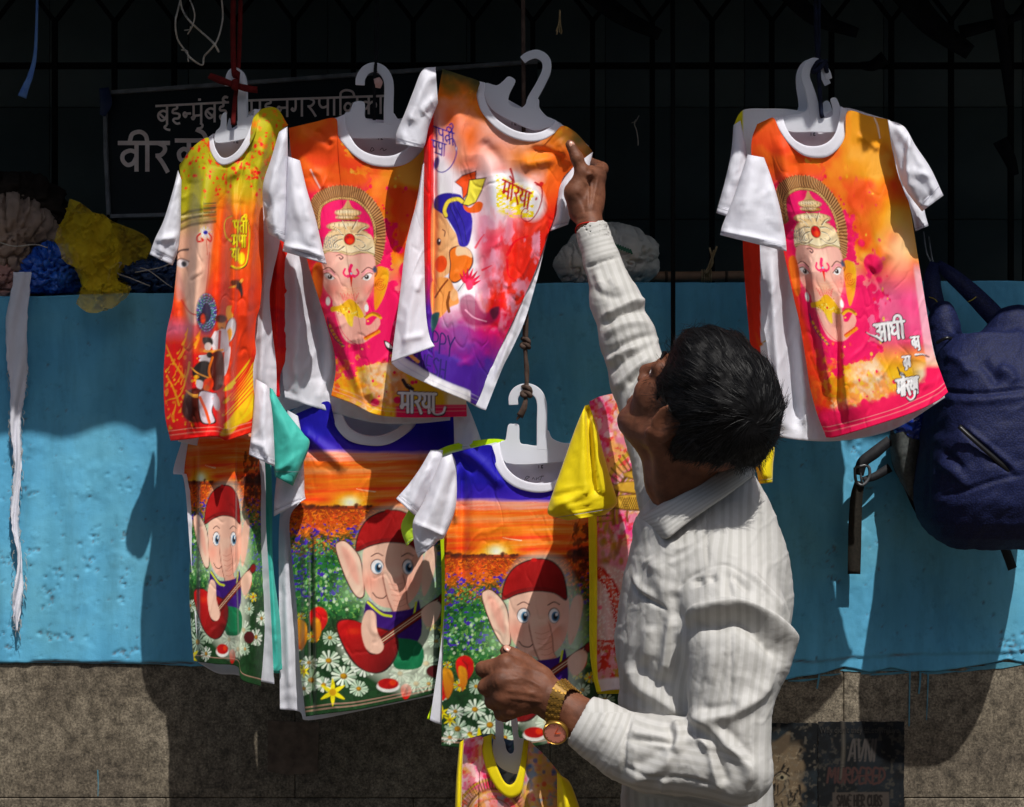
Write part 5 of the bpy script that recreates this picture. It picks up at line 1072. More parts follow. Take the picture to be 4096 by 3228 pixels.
sleeve([((3600, 740), (3690, 780)), ((3640, 830), (3700, 850)), ((3662, 925), (3714, 903))], D2, WHT, -.305, .03, 19)

# ---- D: rightmost printed shirt
D_ = thing('t_shirt', 'orange and pink T-shirt with crowned elephant face, hanging in front at far right', 'T-shirt', GR)
fd = [([(3120, 540), (3150, 700), (3170, 900)], .008, 30, 30), ([(3240, 1000), (3262, 1200), (3330, 1600)], .012, 16, 60), ([(3365, 1150), (3370, 1400), (3400, 1700)], .014, 18, 60), ([(3350, 1250), (3358, 1650)], -.010, 20, 14), ([(3640, 1000), (3650, 1300), (3700, 1560)], .010, 40, 24), ([(3500, 700), (3530, 900), (3570, 1200)], .006, 50, 50),
      ([(3170, 620), (3200, 760), (3215, 900)], -.006, 26, 26), ([(3430, 540), (3470, 560), (3520, 600)], .006, 16, 16), ([(3560, 1000), (3480, 1080)], .006, 26, 26), ([(3130, 880), (3200, 1150)], -.008, 40, 40)]
def paD(p, U, V):
    X, Y = p.X.copy(), p.Y.copy()
    yb = 957 + (Y - 927) * .954; xb = 1397 + (X - 3262 - .203 * (Y - 927)) * 1.15 + .056 * (yb - 957)
    q = Paint(xb, yb, '#ffffff'); print_murti(q, 1); p.C = q.C; al = np.arange(V.size)
    t = np.clip((620 - Y - .25 * (X - 3400)) / 60 + (X - 3380) / 260, 0, 1) * np.clip((X - 3370) / 40, 0, 1) * np.clip((900 - Y) / 220, 0, 1); p.mix(al, t, '#dc9640')
    p.blob(3400, 680, 70, '#f08a2c', .8, 50); p.blob(3500, 880, 70, '#f0801e', .8, 60); p.blob(3590, 860, 60, '#f0c060', .8, 60); p.blob(3600, 1000, 60, '#f2c6a0', .7, 90); p.mix(al, np.clip((X - 3648 - .13 * (Y - 1050)) / 8, 0, 1) * np.clip((Y - 1050) / 40, 0, 1) * np.clip((1480 - Y) / 40, 0, 1) * .6, '#f4c8d0')
    p.mix(al, np.clip((V - .9) / .012 + (fbm(X / 30, Y / 30, 8) - .5) * 5, 0, 1) * np.clip((V - .88) * 20, 0, 1), '#ec2260'); p.mix(al, np.clip((X - 3690) / 20, 0, 1) * np.clip((Y - 1455) / 20, 0, 1), '#ec2260')
    WH, BK = '#f6f4f8', '#1e161e'
    letters(p, strokes(['a', 'A', 'dh', 'I'], DV, 3500, 1300, 64, .72, (.95, -.13), (.10, 1)), 10, WH, BK, 7)
    p.line([(3462, 1328), (3480, 1340), (3510, 1352), (3530, 1366)], (4, 14), BK); p.line([(3466, 1330), (3482, 1338), (3510, 1349), (3528, 1362)], (1, 8), WH)
    letters(p, strokes(['va', 'da', 'u'] if 'da' in DV else ['va', 'ta', 'u'], DV, 3644, 1350, 40, .5, (.9, -.1), (.15, 1)), 7, WH, BK, 6); p.line([(3664, 1420), (3690, 1418), (3716, 1428)], (12, 5), BK); p.line([(3662, 1418), (3690, 1416), (3700, 1420)], (7, 2), WH)
    letters(p, strokes(['ta', 'u', 'ja'], DV, 3612, 1428, 38, .44, (.95, -.1), (.1, 1)), 7, WH, BK, 6)
    letters(p, strokes(['ma', 'o', 'ra', 'ya', 'A'], DV, 3588, 1522, 60, .46, (.97, -.16), (.04, 1)), 10, WH, BK, 7); p.line([(3626, 1590), (3642, 1604), (3660, 1590), (3664, 1560)], (8, 13), BK); p.line([(3628, 1588), (3642, 1599), (3656, 1588), (3661, 1564)], (4, 8), WH)
    p.line([(3590, 1470), (3602, 1494), (3620, 1502)], 6, BK); p.mix(al, np.clip(1 - segdist(X, Y, [(3497, 470), (3510, 500), (3520, 552)])[0] / 4, 0, 1), '#f0e2d8')
    stitch(p, V)
panel('front_panel', [(3028, 497), (3060, 482), (3095, 472), (3120, 525), (3160, 580), (3210, 620), (3260, 632), (3315, 625), (3360, 585), (3382, 535), (3390, 445), (3470, 462), (3550, 477)],
      [(3305, 1748), (3350, 1745), (3500, 1700), (3650, 1650), (3750, 1602), (3792, 1568)],
      [(3028, 497), (3007, 560), (3010, 640), (3060, 760), (3110, 900), (3147, 1065), (3177, 1200), (3200, 1300), (3225, 1450), (3240, 1550), (3270, 1660), (3305, 1748)],
      [(3550, 477), (3565, 575), (3590, 690), (3620, 775), (3640, 830), (3672, 1030), (3690, 1140), (3720, 1325), (3735, 1410), (3770, 1510), (3792, 1568)],
      -.375, -.385, .03, fd, .0035, 20, PRT, paD, 3.5, D_)
panel('back_panel', [(3035, 495), (3130, 472), (3250, 500), (3365, 430), (3545, 480)], [(3092, 1730), (3150, 1752), (3300, 1764), (3450, 1750), (3600, 1704), (3780, 1590)], [(3035, 495), (3015, 640), (3030, 850), (3040, 1000), (3047, 1180), (3050, 1280), (3070, 1400), (3085, 1600), (3092, 1730)], [(3545, 480), (3640, 900), (3720, 1330), (3780, 1590)],
      -.335, -.325, .0, [([(3130, 1000), (3150, 1300), (3190, 1740)], -.020, 30, 34), ([(3085, 1020), (3100, 1300), (3130, 1730)], .016, 22, 24), ([(3200, 1350), (3230, 1740)], .010, 16, 16)], .006, 21, WHT, None, 8, D_)
collar([(3095, 472), (3120, 525), (3160, 580), (3210, 620), (3260, 632), (3315, 625), (3360, 585), (3382, 535), (3390, 440)], [(3132, 468), (3145, 510), (3172, 552), (3210, 577), (3250, 585), (3295, 577), (3330, 550), (3350, 505), (3364, 425)], D_, WHT, -.38, backdip=20)
sleeve([((2990, 618), (3056, 630)), ((2965, 695), (3086, 712)), ((2930, 800), (3118, 822)), ((2890, 900), (3140, 935)), ((2880, 940), (3147, 1006))], D_, WHT, -.41, .045, 22, folds=[([(3010, 650), (2990, 800), (2960, 980)], .007, 26, 40), ([(3090, 760), (3120, 900)], .006, 20, 14), ([(2900, 930), (3000, 950), (3130, 985)], .006, 8, 14), ([(3060, 700), (3040, 850)], -.005, 20, 20)])
sleeve([((3552, 480), (3572, 590)), ((3616, 506), (3594, 688)), ((3664, 585), (3622, 758)), ((3722, 672), (3652, 800)), ((3774, 782), (3688, 846))], D_, WHT, -.385, .04, 23, folds=[([(3640, 540), (3628, 640), (3634, 740)], .012, 10, 16), ([(3600, 520), (3680, 640), (3740, 760)], .008, 20, 20), ([(3650, 690), (3720, 700)], .006, 12, 12)])
tag_label(D_, 3252, 536, -.342, 28, 20)

# ---- E2: turquoise shirt behind E
E2 = thing('t_shirt', 'turquoise T-shirt showing only a pointed sleeve and side strip between two meadow shirts', 'T-shirt', GR)
panel('front_panel', [(900, 1640), (1000, 1620), (1072, 1600)], [(1000, 2670), (1095, 2686), (1128, 2676)], [(900, 1640), (960, 2200), (1000, 2670)], [(1072, 1600), (1088, 1950), (1092, 2250), (1120, 2480), (1128, 2676)], -.235, -.225, .015, [([(1075, 2000), (1090, 2300), (1108, 2660)], .01, 10, 12)], .004, 24, M['teal_cloth'], None, 6, E2)
panel('back_panel', [(900, 1650), (1000, 1630), (1070, 1610)], [(1010, 2660), (1090, 2690), (1134, 2690)], [(900, 1650), (980, 2200), (1010, 2660)], [(1070, 1610), (1092, 2250), (1134, 2690)], -.2, -.195, 0, [], .003, 25, M['teal_cloth'], None, 12, E2)
sleeve([((1078, 1550), (1090, 1556)), ((1080, 1640), (1142, 1642)), ((1086, 1745), (1212, 1732)), ((1092, 1845), (1237, 1785)), ((1100, 1906), (1172, 1944))], E2, M['teal_cloth'], -.30, .028, 26, folds=[([(1090, 1600), (1160, 1750), (1180, 1880)], .008, 30, 16), ([(1120, 1880), (1160, 1850)], .008, 10, 14)])

# ---- E: narrow meadow print, lower left
E_ = thing('t_shirt', 'narrow folded meadow print T-shirt hanging below the yellow drummer shirt', 'T-shirt', GR)
def paE(p, U, V):
    q = Paint(1580 + (p.X - 905) * 1.8 + 585, 2030 + (p.Y - 1935) * 1.06 + 199, '#ffffff'); print_sunset(q, 2); p.C = q.C; stitch(p, V, (.975,))
panel('front_panel', [(750, 1700), (850, 1690), (940, 1690), (1040, 1680)], [(775, 2643), (860, 2655), (948, 2664), (966, 2718), (1042, 2744)], [(750, 1700), (734, 1904), (756, 2026), (760, 2209), (757, 2361), (764, 2513), (775, 2643)], [(1040, 1680), (1057, 1904), (1050, 2057), (1053, 2285), (1060, 2475), (1052, 2640), (1042, 2744)],
      -.275, -.28, .03, [([(800, 1750), (800, 2200), (800, 2650)], .018, 8, 60), ([(939, 1750), (939, 2200), (950, 2660)], .022, 46, 8), ([(785, 1800), (784, 2600)], -.01, 10, 10), ([(1010, 1800), (1010, 2700)], .012, 30, 24)], .003, 27, PRT, paE, 3.4, E_)
panel('back_panel', [(745, 1700), (850, 1690), (1050, 1680)], [(794, 2650), (870, 2692), (942, 2698), (1020, 2720), (1096, 2735)], [(745, 1700), (725, 1770), (692, 1893), (735, 1915), (760, 2200), (794, 2650)], [(1050, 1680), (1062, 1904), (1064, 2100), (1076, 2300), (1088, 2550), (1096, 2735)], -.24, -.238, -.02, [], .004, 28, WHT, None, 8, E_)
sleeve([((1022, 1515), (1070, 1542)), ((1014, 1640), (1088, 1642)), ((1003, 1755), (1096, 1758)), ((995, 1818), (1100, 1868))], E_, WHT, -.335, .03, 29, folds=[([(1060, 1560), (1050, 1700), (1080, 1850)], .008, 20, 14), ([(1005, 1770), (1050, 1790), (1080, 1860)], .006, 8, 12)])

# ---- F: meadow print, lower middle
F_ = thing('t_shirt', 'wide meadow print T-shirt, its white collar under the hem of the pink one', 'T-shirt', GR)
def paF(p, U, V):
    q = Paint(p.X + 585, p.Y + 195, '#ffffff'); print_sunset(q, 0); p.C = q.C; stitch(p, V, (.972, .984))
ff = [([(1247, 2150), (1246, 2500), (1250, 2860)], -.020, 8, 8), ([(1222, 2100), (1222, 2850)], .012, 14, 14), ([(1262, 2150), (1264, 2500), (1268, 2850)], .012, 8, 20), ([(1195, 1720), (1300, 1800), (1390, 1880)], .010, 24, 24), ([(1320, 1640), (1345, 1720), (1420, 1790)], -.005, 12, 20), ([(1600, 1900), (1590, 2300), (1600, 2780)], .010, 60, 60), ([(1400, 2000), (1380, 2400), (1400, 2830)], -.008, 60, 60), ([(1215, 1760), (1290, 1850)], -.008, 16, 16)]
panel('front_panel', [(1174, 1660), (1240, 1632), (1317, 1607), (1338, 1697), (1395, 1762), (1485, 1783), (1559, 1775), (1633, 1730), (1666, 1693), (1690, 1640), (1750, 1640), (1815, 1645)],
      [(1223, 2865), (1320, 2852), (1428, 2838), (1560, 2812), (1674, 2788), (1758, 2766)], [(1174, 1660), (1200, 1760), (1214, 1850), (1213, 1985), (1160, 2070), (1168, 2238), (1188, 2443), (1198, 2648), (1223, 2865)], [(1815, 1645), (1818, 1760), (1790, 1900), (1774, 2156), (1777, 2484), (1758, 2766)],
      -.255, -.262, .03, ff, .0035, 30, PRT, paF, 3.5, F_)
panel('back_panel', [(1160, 1650), (1200, 1625), (1300, 1600), (1500, 1640), (1680, 1610), (1830, 1640)], [(1120, 2836), (1200, 2846), (1235, 2880), (1500, 2830), (1760, 2775)], [(1160, 1650), (1150, 1900), (1118, 2074), (1116, 2400), (1120, 2836)], [(1830, 1640), (1800, 2200), (1760, 2775)], -.21, -.2, 0, [([(1140, 2100), (1150, 2500), (1165, 2840)], .012, 14, 20)], .005, 31, WHT, None, 8, F_)
collar([(1317, 1607), (1338, 1697), (1395, 1762), (1485, 1783), (1559, 1775), (1633, 1730), (1666, 1693), (1690, 1636)], [(1358, 1596), (1370, 1655), (1403, 1713), (1469, 1742), (1534, 1738), (1600, 1705), (1633, 1664), (1650, 1620)], F_, WHT, -.258, backdip=30)
sleeve([((1150, 1640), (1192, 1664)), ((1130, 1760), (1212, 1772)), ((1110, 1880), (1216, 1892)), ((1098, 1990), (1218, 1968)), ((1095, 2066), (1223, 1996))], F_, WHT, -.262, .03, 32)
sleeve([((1812, 1642), (1868, 1614)), ((1815, 1700), (1900, 1692)), ((1817, 1800), (1936, 1792))], F_, WHT, -.262, .03, 33)

# ---- G2: lime edged shirt behind G
G2 = thing('t_shirt', 'white T-shirt edged in lime green, peeping out behind the meadow shirt nearest the man', 'T-shirt', GR)
def paG2(p, U, V):
    p.all(1, '#e4e6ec'); p.mix(np.arange(V.size), np.clip((.030 - V) / .006, 0, 1), '#c2ea3c'); p.mix(np.arange(V.size), np.clip((1784 - p.X) / 3, 0, 1) * (p.Y > 2080), '#bcd640')
panel('front_panel', [(1722, 1816), (1800, 1780), (1900, 1762), (1996, 1756), (2100, 1780), (2300, 1790), (2400, 1830)], [(1708, 2875), (1800, 2892), (2200, 2890), (2380, 2860)], [(1722, 1816), (1740, 1950), (1760, 2140), (1766, 2300), (1764, 2500), (1744, 2754), (1708, 2875)], [(2400, 1830), (2380, 2860)], -.285, -.285, .015, [], .004, 34, PRT, paG2, 7, G2)
sleeve([((1722, 1800), (1772, 1800)), ((1682, 1870), (1762, 1884)), ((1632, 1940), (1720, 1984)), ((1584, 1994), (1672, 2074))], G2, WHT, -.325, .03, 35, folds=[([(1730, 1830), (1680, 1930), (1640, 2030)], .008, 16, 20)])
sleeve([((1640, 2030), (1690, 2060)), ((1604, 2105), (1664, 2120)), ((1626, 2186), (1660, 2150))], G2, M['lime_cloth'], -.312, .02, 36)

# ---- G: meadow print, centre
G_ = thing('t_shirt', 'sunset meadow T-shirt on the hanger tied to a knotted brown cord', 'T-shirt', GR)
def paG(p, U, V): print_sunset(p, 0); stitch(p, V, (.972, .984))
fg = [([(1845, 1850), (1850, 2100), (1850, 2350)], -.012, 16, 24), ([(1826, 1860), (1822, 2100)], .010, 10, 18), ([(1850, 1800), (1930, 1860), (2010, 1950)], .008, 20, 26), ([(1830, 1820), (1900, 1900)], -.006, 14, 14), ([(1970, 1800), (1990, 1880), (2060, 1950)], -.005, 10, 14), ([(2110, 2100), (2120, 2500), (2120, 2960)], .010, 70, 70), ([(2330, 2000), (2320, 2400), (2330, 2900)], .010, 40, 40), ([(1900, 2200), (1880, 2600), (1890, 2970)], .006, 50, 50), ([(2240, 2300), (2230, 2900)], -.008, 40, 40)]
panel('front_panel', [(1807, 1812), (1890, 1792), (1965, 1781), (1970, 1835), (1992, 1885), (2025, 1925), (2075, 1955), (2140, 1970), (2200, 1965), (2260, 1935), (2295, 1880), (2310, 1800), (2370, 1805), (2420, 1820)],
      [(1766, 2983), (1848, 2990), (2000, 2990), (2143, 2984), (2300, 2942), (2480, 2862)], [(1807, 1812), (1825, 1860), (1826, 1950), (1821, 2025), (1800, 2100), (1777, 2150), (1780, 2300), (1776, 2500), (1770, 2695), (1766, 2983)], [(2420, 1820), (2430, 2100), (2450, 2400), (2470, 2650), (2480, 2862)],
      -.335, -.34, .03, fg, .0035, 37, PRT, paG, 3.5, G_)
panel('back_panel', [(1815, 1815), (1960, 1775), (2000, 1772), (2140, 1800), (2280, 1790), (2415, 1825)], [(1720, 2880), (1780, 2900), (2100, 2960), (2470, 2850)], [(1815, 1815), (1800, 2100), (1772, 2500), (1720, 2880)], [(2415, 1825), (2440, 2400), (2470, 2850)], -.297, -.295, 0, [], .004, 38, WHT, None, 10, G_)
collar([(1965, 1781), (1970, 1835), (1992, 1885), (2025, 1925), (2075, 1955), (2140, 1970), (2200, 1965), (2260, 1935), (2295, 1880), (2310, 1798)], [(2000, 1768), (2005, 1810), (2022, 1860), (2050, 1895), (2090, 1920), (2140, 1932), (2200, 1930), (2240, 1905), (2262, 1850), (2270, 1790)], G_, WHT, -.34, backdip=16)
sleeve([((1765, 1832), (1808, 1816)), ((1735, 1905), (1826, 1902)), ((1695, 2005), (1822, 2030)), ((1652, 2088), (1780, 2145)), ((1658, 2180), (1757, 2158)), ((1672, 2232), (1738, 2180))], G_, WHT, -.375, (.012, .026, .034, .04, .036, .03), 39, folds=[([(1790, 1850), (1740, 2000), (1690, 2110)], .010, 20, 30), ([(1815, 1900), (1760, 2120)], -.006, 10, 14), ([(1650, 2090), (1700, 2110), (1770, 2140)], .006, 6, 10)])
tag_label(G_, 2163, 1866, -.302, 38, 18); lettering('inside_print', [[(2098, 1922), (2106, 1906), (2118, 1908), (2104, 1918), (2116, 1924)], [(2128, 1918), (2134, 1910), (2138, 1920)], [(2146, 1910), (2144, 1920), (2154, 1910), (2156, 1920)], [(2168, 1902), (2160, 1922)], [(2156, 1908), (2176, 1904)]], 2.5, -.30, M['grey_ink'], G_, .0004)

# ---- H: yellow sleeved shirt behind the man
H_ = thing('t_shirt', 'pink pastel T-shirt with bright yellow sleeves, partly behind the man', 'T-shirt', GR)
YL = M['yellow_cloth']
def paH(p, U, V):
    print_pastel(p, 0, 0, 1); p.mix(np.arange(V.size), np.clip((p.Y - 2150) / 60, 0, 1) * .7, '#d88a9a'); pastel_halo(p, 2640, 2060, 240, 1.2)
    for k in range(60):
        g_ = random.Random(k); p.ell(2400 + g_.random() * 90, 1960 + g_.random() * 300, 8, 14, '#b0882c' if k % 2 else '#8a641c', soft=3, alpha=.6)
    for cx, cy, rx, ry in ((2580, 1900, 90, 22), (2560, 1950, 110, 28), (2540, 2010, 120, 34)): p.ell(cx, cy, rx, ry, '#6a4a20'); p.ell(cx, cy - 2, rx - 5, ry - 6, '#cba24c'); 
    for k in range(14): p.line([(2500 + k * 9, 1990), (2480 + k * 9, 2034)], 2.5, '#5a3c18', soft=1.4); p.line([(2480 + k * 9, 1990), (2500 + k * 9, 2034)], 2.5, '#5a3c18', soft=1.4)
    p.poly([(2390, 2270), (2480, 2280), (2520, 2400), (2500, 2560), (2400, 2600), (2390, 2440)], '#e0b8b0', soft=10); p.line([(2400, 2290), (2450, 2360), (2478, 2480), (2480, 2600)], 46, '#c8301f', soft=5); p.line([(2400, 2290), (2450, 2360), (2478, 2480), (2480, 2600)], 22, '#dd6a58', soft=4)
    p.noise('#f0d8d0', 7, .56, .62, 4, box=(2390, 2520, 2270, 2620), alpha=.8); p.ell(2400, 2430, 9, 9, '#e87a8a'); p.noise('#c8321f', 18, .5, .6, 3, box=(2380, 2520, 2560, 2720), alpha=.9); p.noise('#b08a2c', 22, .5, .6, 8, box=(2400, 2520, 2600, 2740), alpha=.9)
    p.mix(np.arange(V.size), np.clip((V - .955) / .008, 0, 1), '#ead6d6')
panel('front_panel', [(2358, 1606), (2400, 1586), (2490, 1567), (2560, 1560), (2600, 1640), (2760, 1650), (2800, 1570), (2900, 1600), (2990, 1660)], [(2405, 2764), (2482, 2757), (2700, 2760), (2960, 2740)], [(2358, 1606), (2385, 1900), (2387, 2374), (2387, 2674), (2405, 2764)], [(2990, 1660), (2970, 2200), (2960, 2740)], -.375, -.37, .02, [([(2400, 1700), (2430, 1900), (2420, 2300)], .008, 24, 24), ([(2450, 2000), (2460, 2700)], -.008, 20, 20)], .004, 40, PRT, paH, 4.2, H_)
panel('side_panel', [(2346, 1640), (2352, 1630), (2360, 1625)], [(2386, 2768), (2396, 2768), (2406, 2766)], [(2346, 1640), (2352, 2000), (2357, 2300), (2358, 2574), (2370, 2694), (2386, 2768)], [(2360, 1625), (2386, 2000), (2389, 2374), (2389, 2674), (2406, 2766)], -.368, -.362, .006, [], .003, 41, YL, None, 4, H_, label='yellow side seam strip')
panel('back_panel', [(2360, 1620), (2600, 1600), (2800, 1600), (2985, 1670)], [(2380, 2775), (2600, 2770), (2960, 2750)], [(2360, 1620), (2375, 2200), (2380, 2775)], [(2985, 1670), (2960, 2750)], -.33, -.325, 0, [], .004, 42, YL, None, 14, H_)
sleeve([((2340, 1622), (2356, 1618)), ((2302, 1712), (2386, 1702)), ((2256, 1842), (2416, 1822)), ((2214, 1962), (2448, 1932)), ((2190, 2040), (2467, 1996)), ((2206, 2064), (2462, 2022)), ((2270, 2082), (2420, 2060))], H_, YL, -.495, (.01, .03, .042, .05, .052, .05, .04), 43, .003,
       folds=[([(2352, 1640), (2362, 1800), (2380, 1960)], -.020, 12, 12), ([(2335, 1660), (2340, 1850), (2350, 1950)], .010, 20, 10), ([(2372, 1680), (2390, 1850), (2410, 1960)], .012, 10, 18), ([(2215, 1985), (2290, 1966), (2360, 1950)], -.004, 5, 5), ([(2280, 2030), (2300, 2060), (2340, 2084)], .012, 14, 18), ([(2230, 2020), (2290, 1995), (2350, 1960)], .008, 16, 14)])
sleeve([((2940, 1690), (3060, 1680)), ((2975, 1790), (3096, 1782)), ((3020, 1868), (3092, 1862)), ((3036, 1936), (3090, 1930))], H_, YL, -.37, .035, 44, folds=[([(3030, 1760), (3060, 1900)], .010, 14, 20)])

# ---- I: in the man's lower hand
I_ = thing('t_shirt', 'pastel T-shirt with yellow collar, held low by its hanger in a fist', 'T-shirt', GR)
def paI(p, U, V):
    print_pastel(p, 0, 0, 1); al = np.arange(V.size)
    p.mix(al, np.clip((p.X - 2060 + (fbm(p.X / 40, p.Y / 40, 3) - .5) * 160) / 80, 0, 1) * .8, '#d8b07c'); p.noise('#7c98b4', 40, .46, .58, 9, box=(1990, 2300, 2990, 3600), alpha=.85); p.noise('#d8b25a', 30, .5, .62, 12, box=(2050, 2300, 2960, 3600), alpha=.85); p.dots((2080, 2230, 2990, 3200), 34, (4, 11), ['#d83a4a', '#3f62a8', '#e07a8a', '#e8b84a'], 6, .7)
    pastel_halo(p, 1975, 3290, 150, 1.15); p.blob(1975, 3270, 60, '#d88a6a', .9, 70)
    for k in range(8): p.line([(1850 + k * 16, 2960 + k * 5), (1848 + k * 16, 3010 + k * 9)], 6, '#e86a8a' if k % 2 else '#c84a6a', soft=3, alpha=.7)
panel('front_panel', [(1853, 2956), (1890, 2950), (1932, 2949), (1927, 2999), (1945, 3074), (1980, 3144), (2020, 3184), (2050, 3191), (2085, 3169), (2100, 3099), (2112, 3020), (2115, 2964), (2140, 2985), (2180, 3022), (2242, 3096)], [(1850, 4150), (2050, 4170), (2290, 4140)], [(1853, 2956), (1843, 3065), (1838, 3228), (1840, 3700), (1850, 4150)], [(2242, 3096), (2240, 3180), (2260, 3400), (2290, 4140)], -.845, -.82, .03, [([(2150, 3050), (2140, 3300), (2160, 3800)], .012, 30, 30), ([(1900, 3050), (1900, 3600)], .01, 30, 30)], .004, 45, PRT, paI, 4, I_)
def paIb(p, U, V):
    p.all(1, '#46607c'); p.noise('#8aa4bc', 26, .48, .58, 4); p.noise('#2c3c54', 18, .55, .62, 5); p.dots((1960, 2110, 2960, 3140), 26, (3, 7), ['#b84a4a', '#c8c8cc', '#4a8a6a'], 3)
panel('back_panel', [(1856, 2958), (1960, 2935), (2040, 2960), (2112, 2962), (2236, 3092)], [(1850, 4160), (2280, 4150)], [(1856, 2958), (1842, 3400), (1850, 4160)], [(2236, 3092), (2280, 4150)], -.795, -.78, 0, [], .003, 46, PRT, paIb, 9, I_)
collar([(1932, 2949), (1927, 2999), (1945, 3074), (1980, 3144), (2020, 3184), (2050, 3191), (2085, 3169), (2100, 3099), (2110, 3020), (2115, 2962)], [(1970, 2934), (1967, 2974), (1980, 3039), (2010, 3114), (2036, 3139), (2060, 3124), (2076, 3074), (2088, 3010), (2095, 2960)], I_, YL, -.85, .005, backdip=34)
sleeve([((1838, 2970), (1856, 2958)), ((1826, 3100), (1850, 3080)), ((1815, 3300), (1846, 3300)), ((1790, 3480), (1850, 3500))], I_, YL, -.85, .03, 47)
sleeve([((2228, 3090), (2246, 3102)), ((2228, 3150), (2285, 3140)), ((2230, 3300), (2338, 3290)), ((2235, 3460), (2390, 3440))], I_, YL, -.855, .035, 48, folds=[([(2240, 3110), (2262, 3200), (2280, 3400)], .01, 10, 16)])
# ------------------------------------------------------------------ the man: continuous surfaces grown from a distance field
class Field:
    def __init__(s, lo, hi, h):
        s.lo = np.array(lo, float); s.h = h
        s.n = np.ceil((np.array(hi) - s.lo) / h).astype(int) + 1
        s.d = np.full(s.n, 0.06, np.float32)
    def block(s, a, b):
        i0 = np.clip(np.floor((np.array(a) - s.lo) / s.h).astype(int), 0, s.n); i1 = np.clip(np.ceil((np.array(b) - s.lo) / s.h).astype(int) + 1, 0, s.n)
        sl_ = tuple(slice(p, q) for p, q in zip(i0, i1))
        g = [(s.lo[k] + s.h * np.arange(i0[k], i1[k])).astype(np.float32) for k in range(3)]
        return sl_, np.meshgrid(*g, indexing='ij', sparse=True)
    def put(s, fn, a, b, k=0.01, sub=False):
        m = k + .02 if not sub else .004
        sl_, (X, Y, Z) = s.block(np.minimum(a, b) - m, np.maximum(a, b) + m)
        if 0 in s.d[sl_].shape: return
        q = fn(X, Y, Z); o = s.d[sl_]
        if sub: q = -q; h = np.maximum(k - np.abs(o - q), 0) / max(k, 1e-6); s.d[sl_] = np.maximum(o, q) + h * h * k / 4
        else: h = np.maximum(k - np.abs(o - q), 0) / max(k, 1e-6); s.d[sl_] = np.minimum(o, q) - h * h * k / 4
    def cone(s, a, b, ra, rb, k=.008, sub=False):
        a = np.array(a, float); b = np.array(b, float); d = b - a; l2 = float(d @ d) + 1e-12; r = max(ra, rb)
        def fn(X, Y, Z):
            t = np.clip(((X - a[0]) * d[0] + (Y - a[1]) * d[1] + (Z - a[2]) * d[2]) / l2, 0, 1)
            return np.sqrt((X - a[0] - t * d[0]) ** 2 + (Y - a[1] - t * d[1]) ** 2 + (Z - a[2] - t * d[2]) ** 2) - (ra + (rb - ra) * t)
        s.put(fn, np.minimum(a, b) - r, np.maximum(a, b) + r, k, sub)
    def chain(s, pts, rs, k=.008):
        for i in range(len(pts) - 1): s.cone(pts[i], pts[i + 1], rs[i], rs[i + 1], k)
    def ell(s, c, R, r, k=.01, sub=False):
        """ellipsoid: R rows are its axes"""
        c = np.array(c, float); R = np.array(R, float); r = np.array(r, float); m = np.sqrt(((R * r[:, None]) ** 2).sum(0))
        def fn(X, Y, Z):
            q = 0; 
            for j in range(3): q = q + (((X - c[0]) * R[j, 0] + (Y - c[1]) * R[j, 1] + (Z - c[2]) * R[j, 2]) / r[j]) ** 2
            return (np.sqrt(q) - 1) * r.min()
        s.put(fn, c - m, c + m, k, sub)
    def mesh(s):
        d = s.d; S = d < 0; n = np.array(d.shape)
        c = np.zeros(n - 1, np.uint8)
        for i in (0, 1):
            for j in (0, 1):
                for k in (0, 1): c += S[i:n[0] - 1 + i, j:n[1] - 1 + j, k:n[2] - 1 + k]
        act = np.argwhere((c > 0) & (c < 8)); idm = np.full(n - 1, -1, np.int32); idm[tuple(act.T)] = np.arange(len(act))
        cor = [(i, j, k) for i in (0, 1) for j in (0, 1) for k in (0, 1)]
        val = {q: d[act[:, 0] + q[0], act[:, 1] + q[1], act[:, 2] + q[2]].astype(float) for q in cor}
        acc = np.zeros((len(act), 3)); cnt = np.zeros(len(act))
        for p in cor:
            for ax in range(3):
                if p[ax] == 0:
                    q = list(p); q[ax] = 1; a, b = val[p], val[tuple(q)]
                    m = (a < 0) != (b < 0); t = np.where(m, a / np.where(m, a - b, 1), 0)
                    pos = np.tile(np.array(p, float), (len(act), 1)); pos[:, ax] += t
                    acc += np.where(m[:, None], pos, 0); cnt += m
        V = s.lo + s.h * (act + acc / cnt[:, None])
        fs = []
        for ax in range(3):
            o1, o2 = (ax + 1) % 3, (ax + 2) % 3
            sl0 = [slice(None)] * 3; sl1 = [slice(None)] * 3; sl0[ax] = slice(0, n[ax] - 1); sl1[ax] = slice(1, n[ax])
            A, Bq = S[tuple(sl0)], S[tuple(sl1)]
            e = np.argwhere(A != Bq); e = e[(e[:, o1] > 0) & (e[:, o2] > 0) & (e[:, o1] < n[o1] - 1) & (e[:, o2] < n[o2] - 1)]
            fl = A[tuple(e.T)]
            q = []
            for u_, v_ in ((1, 1), (0, 1), (0, 0), (1, 0)):
                x = e.copy(); x[:, o1] -= u_; x[:, o2] -= v_; q.append(idm[tuple(x.T)])
            q = np.stack(q, 1); q[~fl] = q[~fl][:, ::-1]; fs.append(q)
        return V, np.vstack(fs)

def vnormals(V, Fc):
    n = np.zeros_like(V); a = np.cross(V[Fc[:, 2]] - V[Fc[:, 0]], V[Fc[:, 3]] - V[Fc[:, 1]])
    for k in range(4):
        for ax in range(3): n[:, ax] += np.bincount(Fc[:, k], a[:, ax], len(V))
    return n / (np.linalg.norm(n, axis=1)[:, None] + 1e-12)

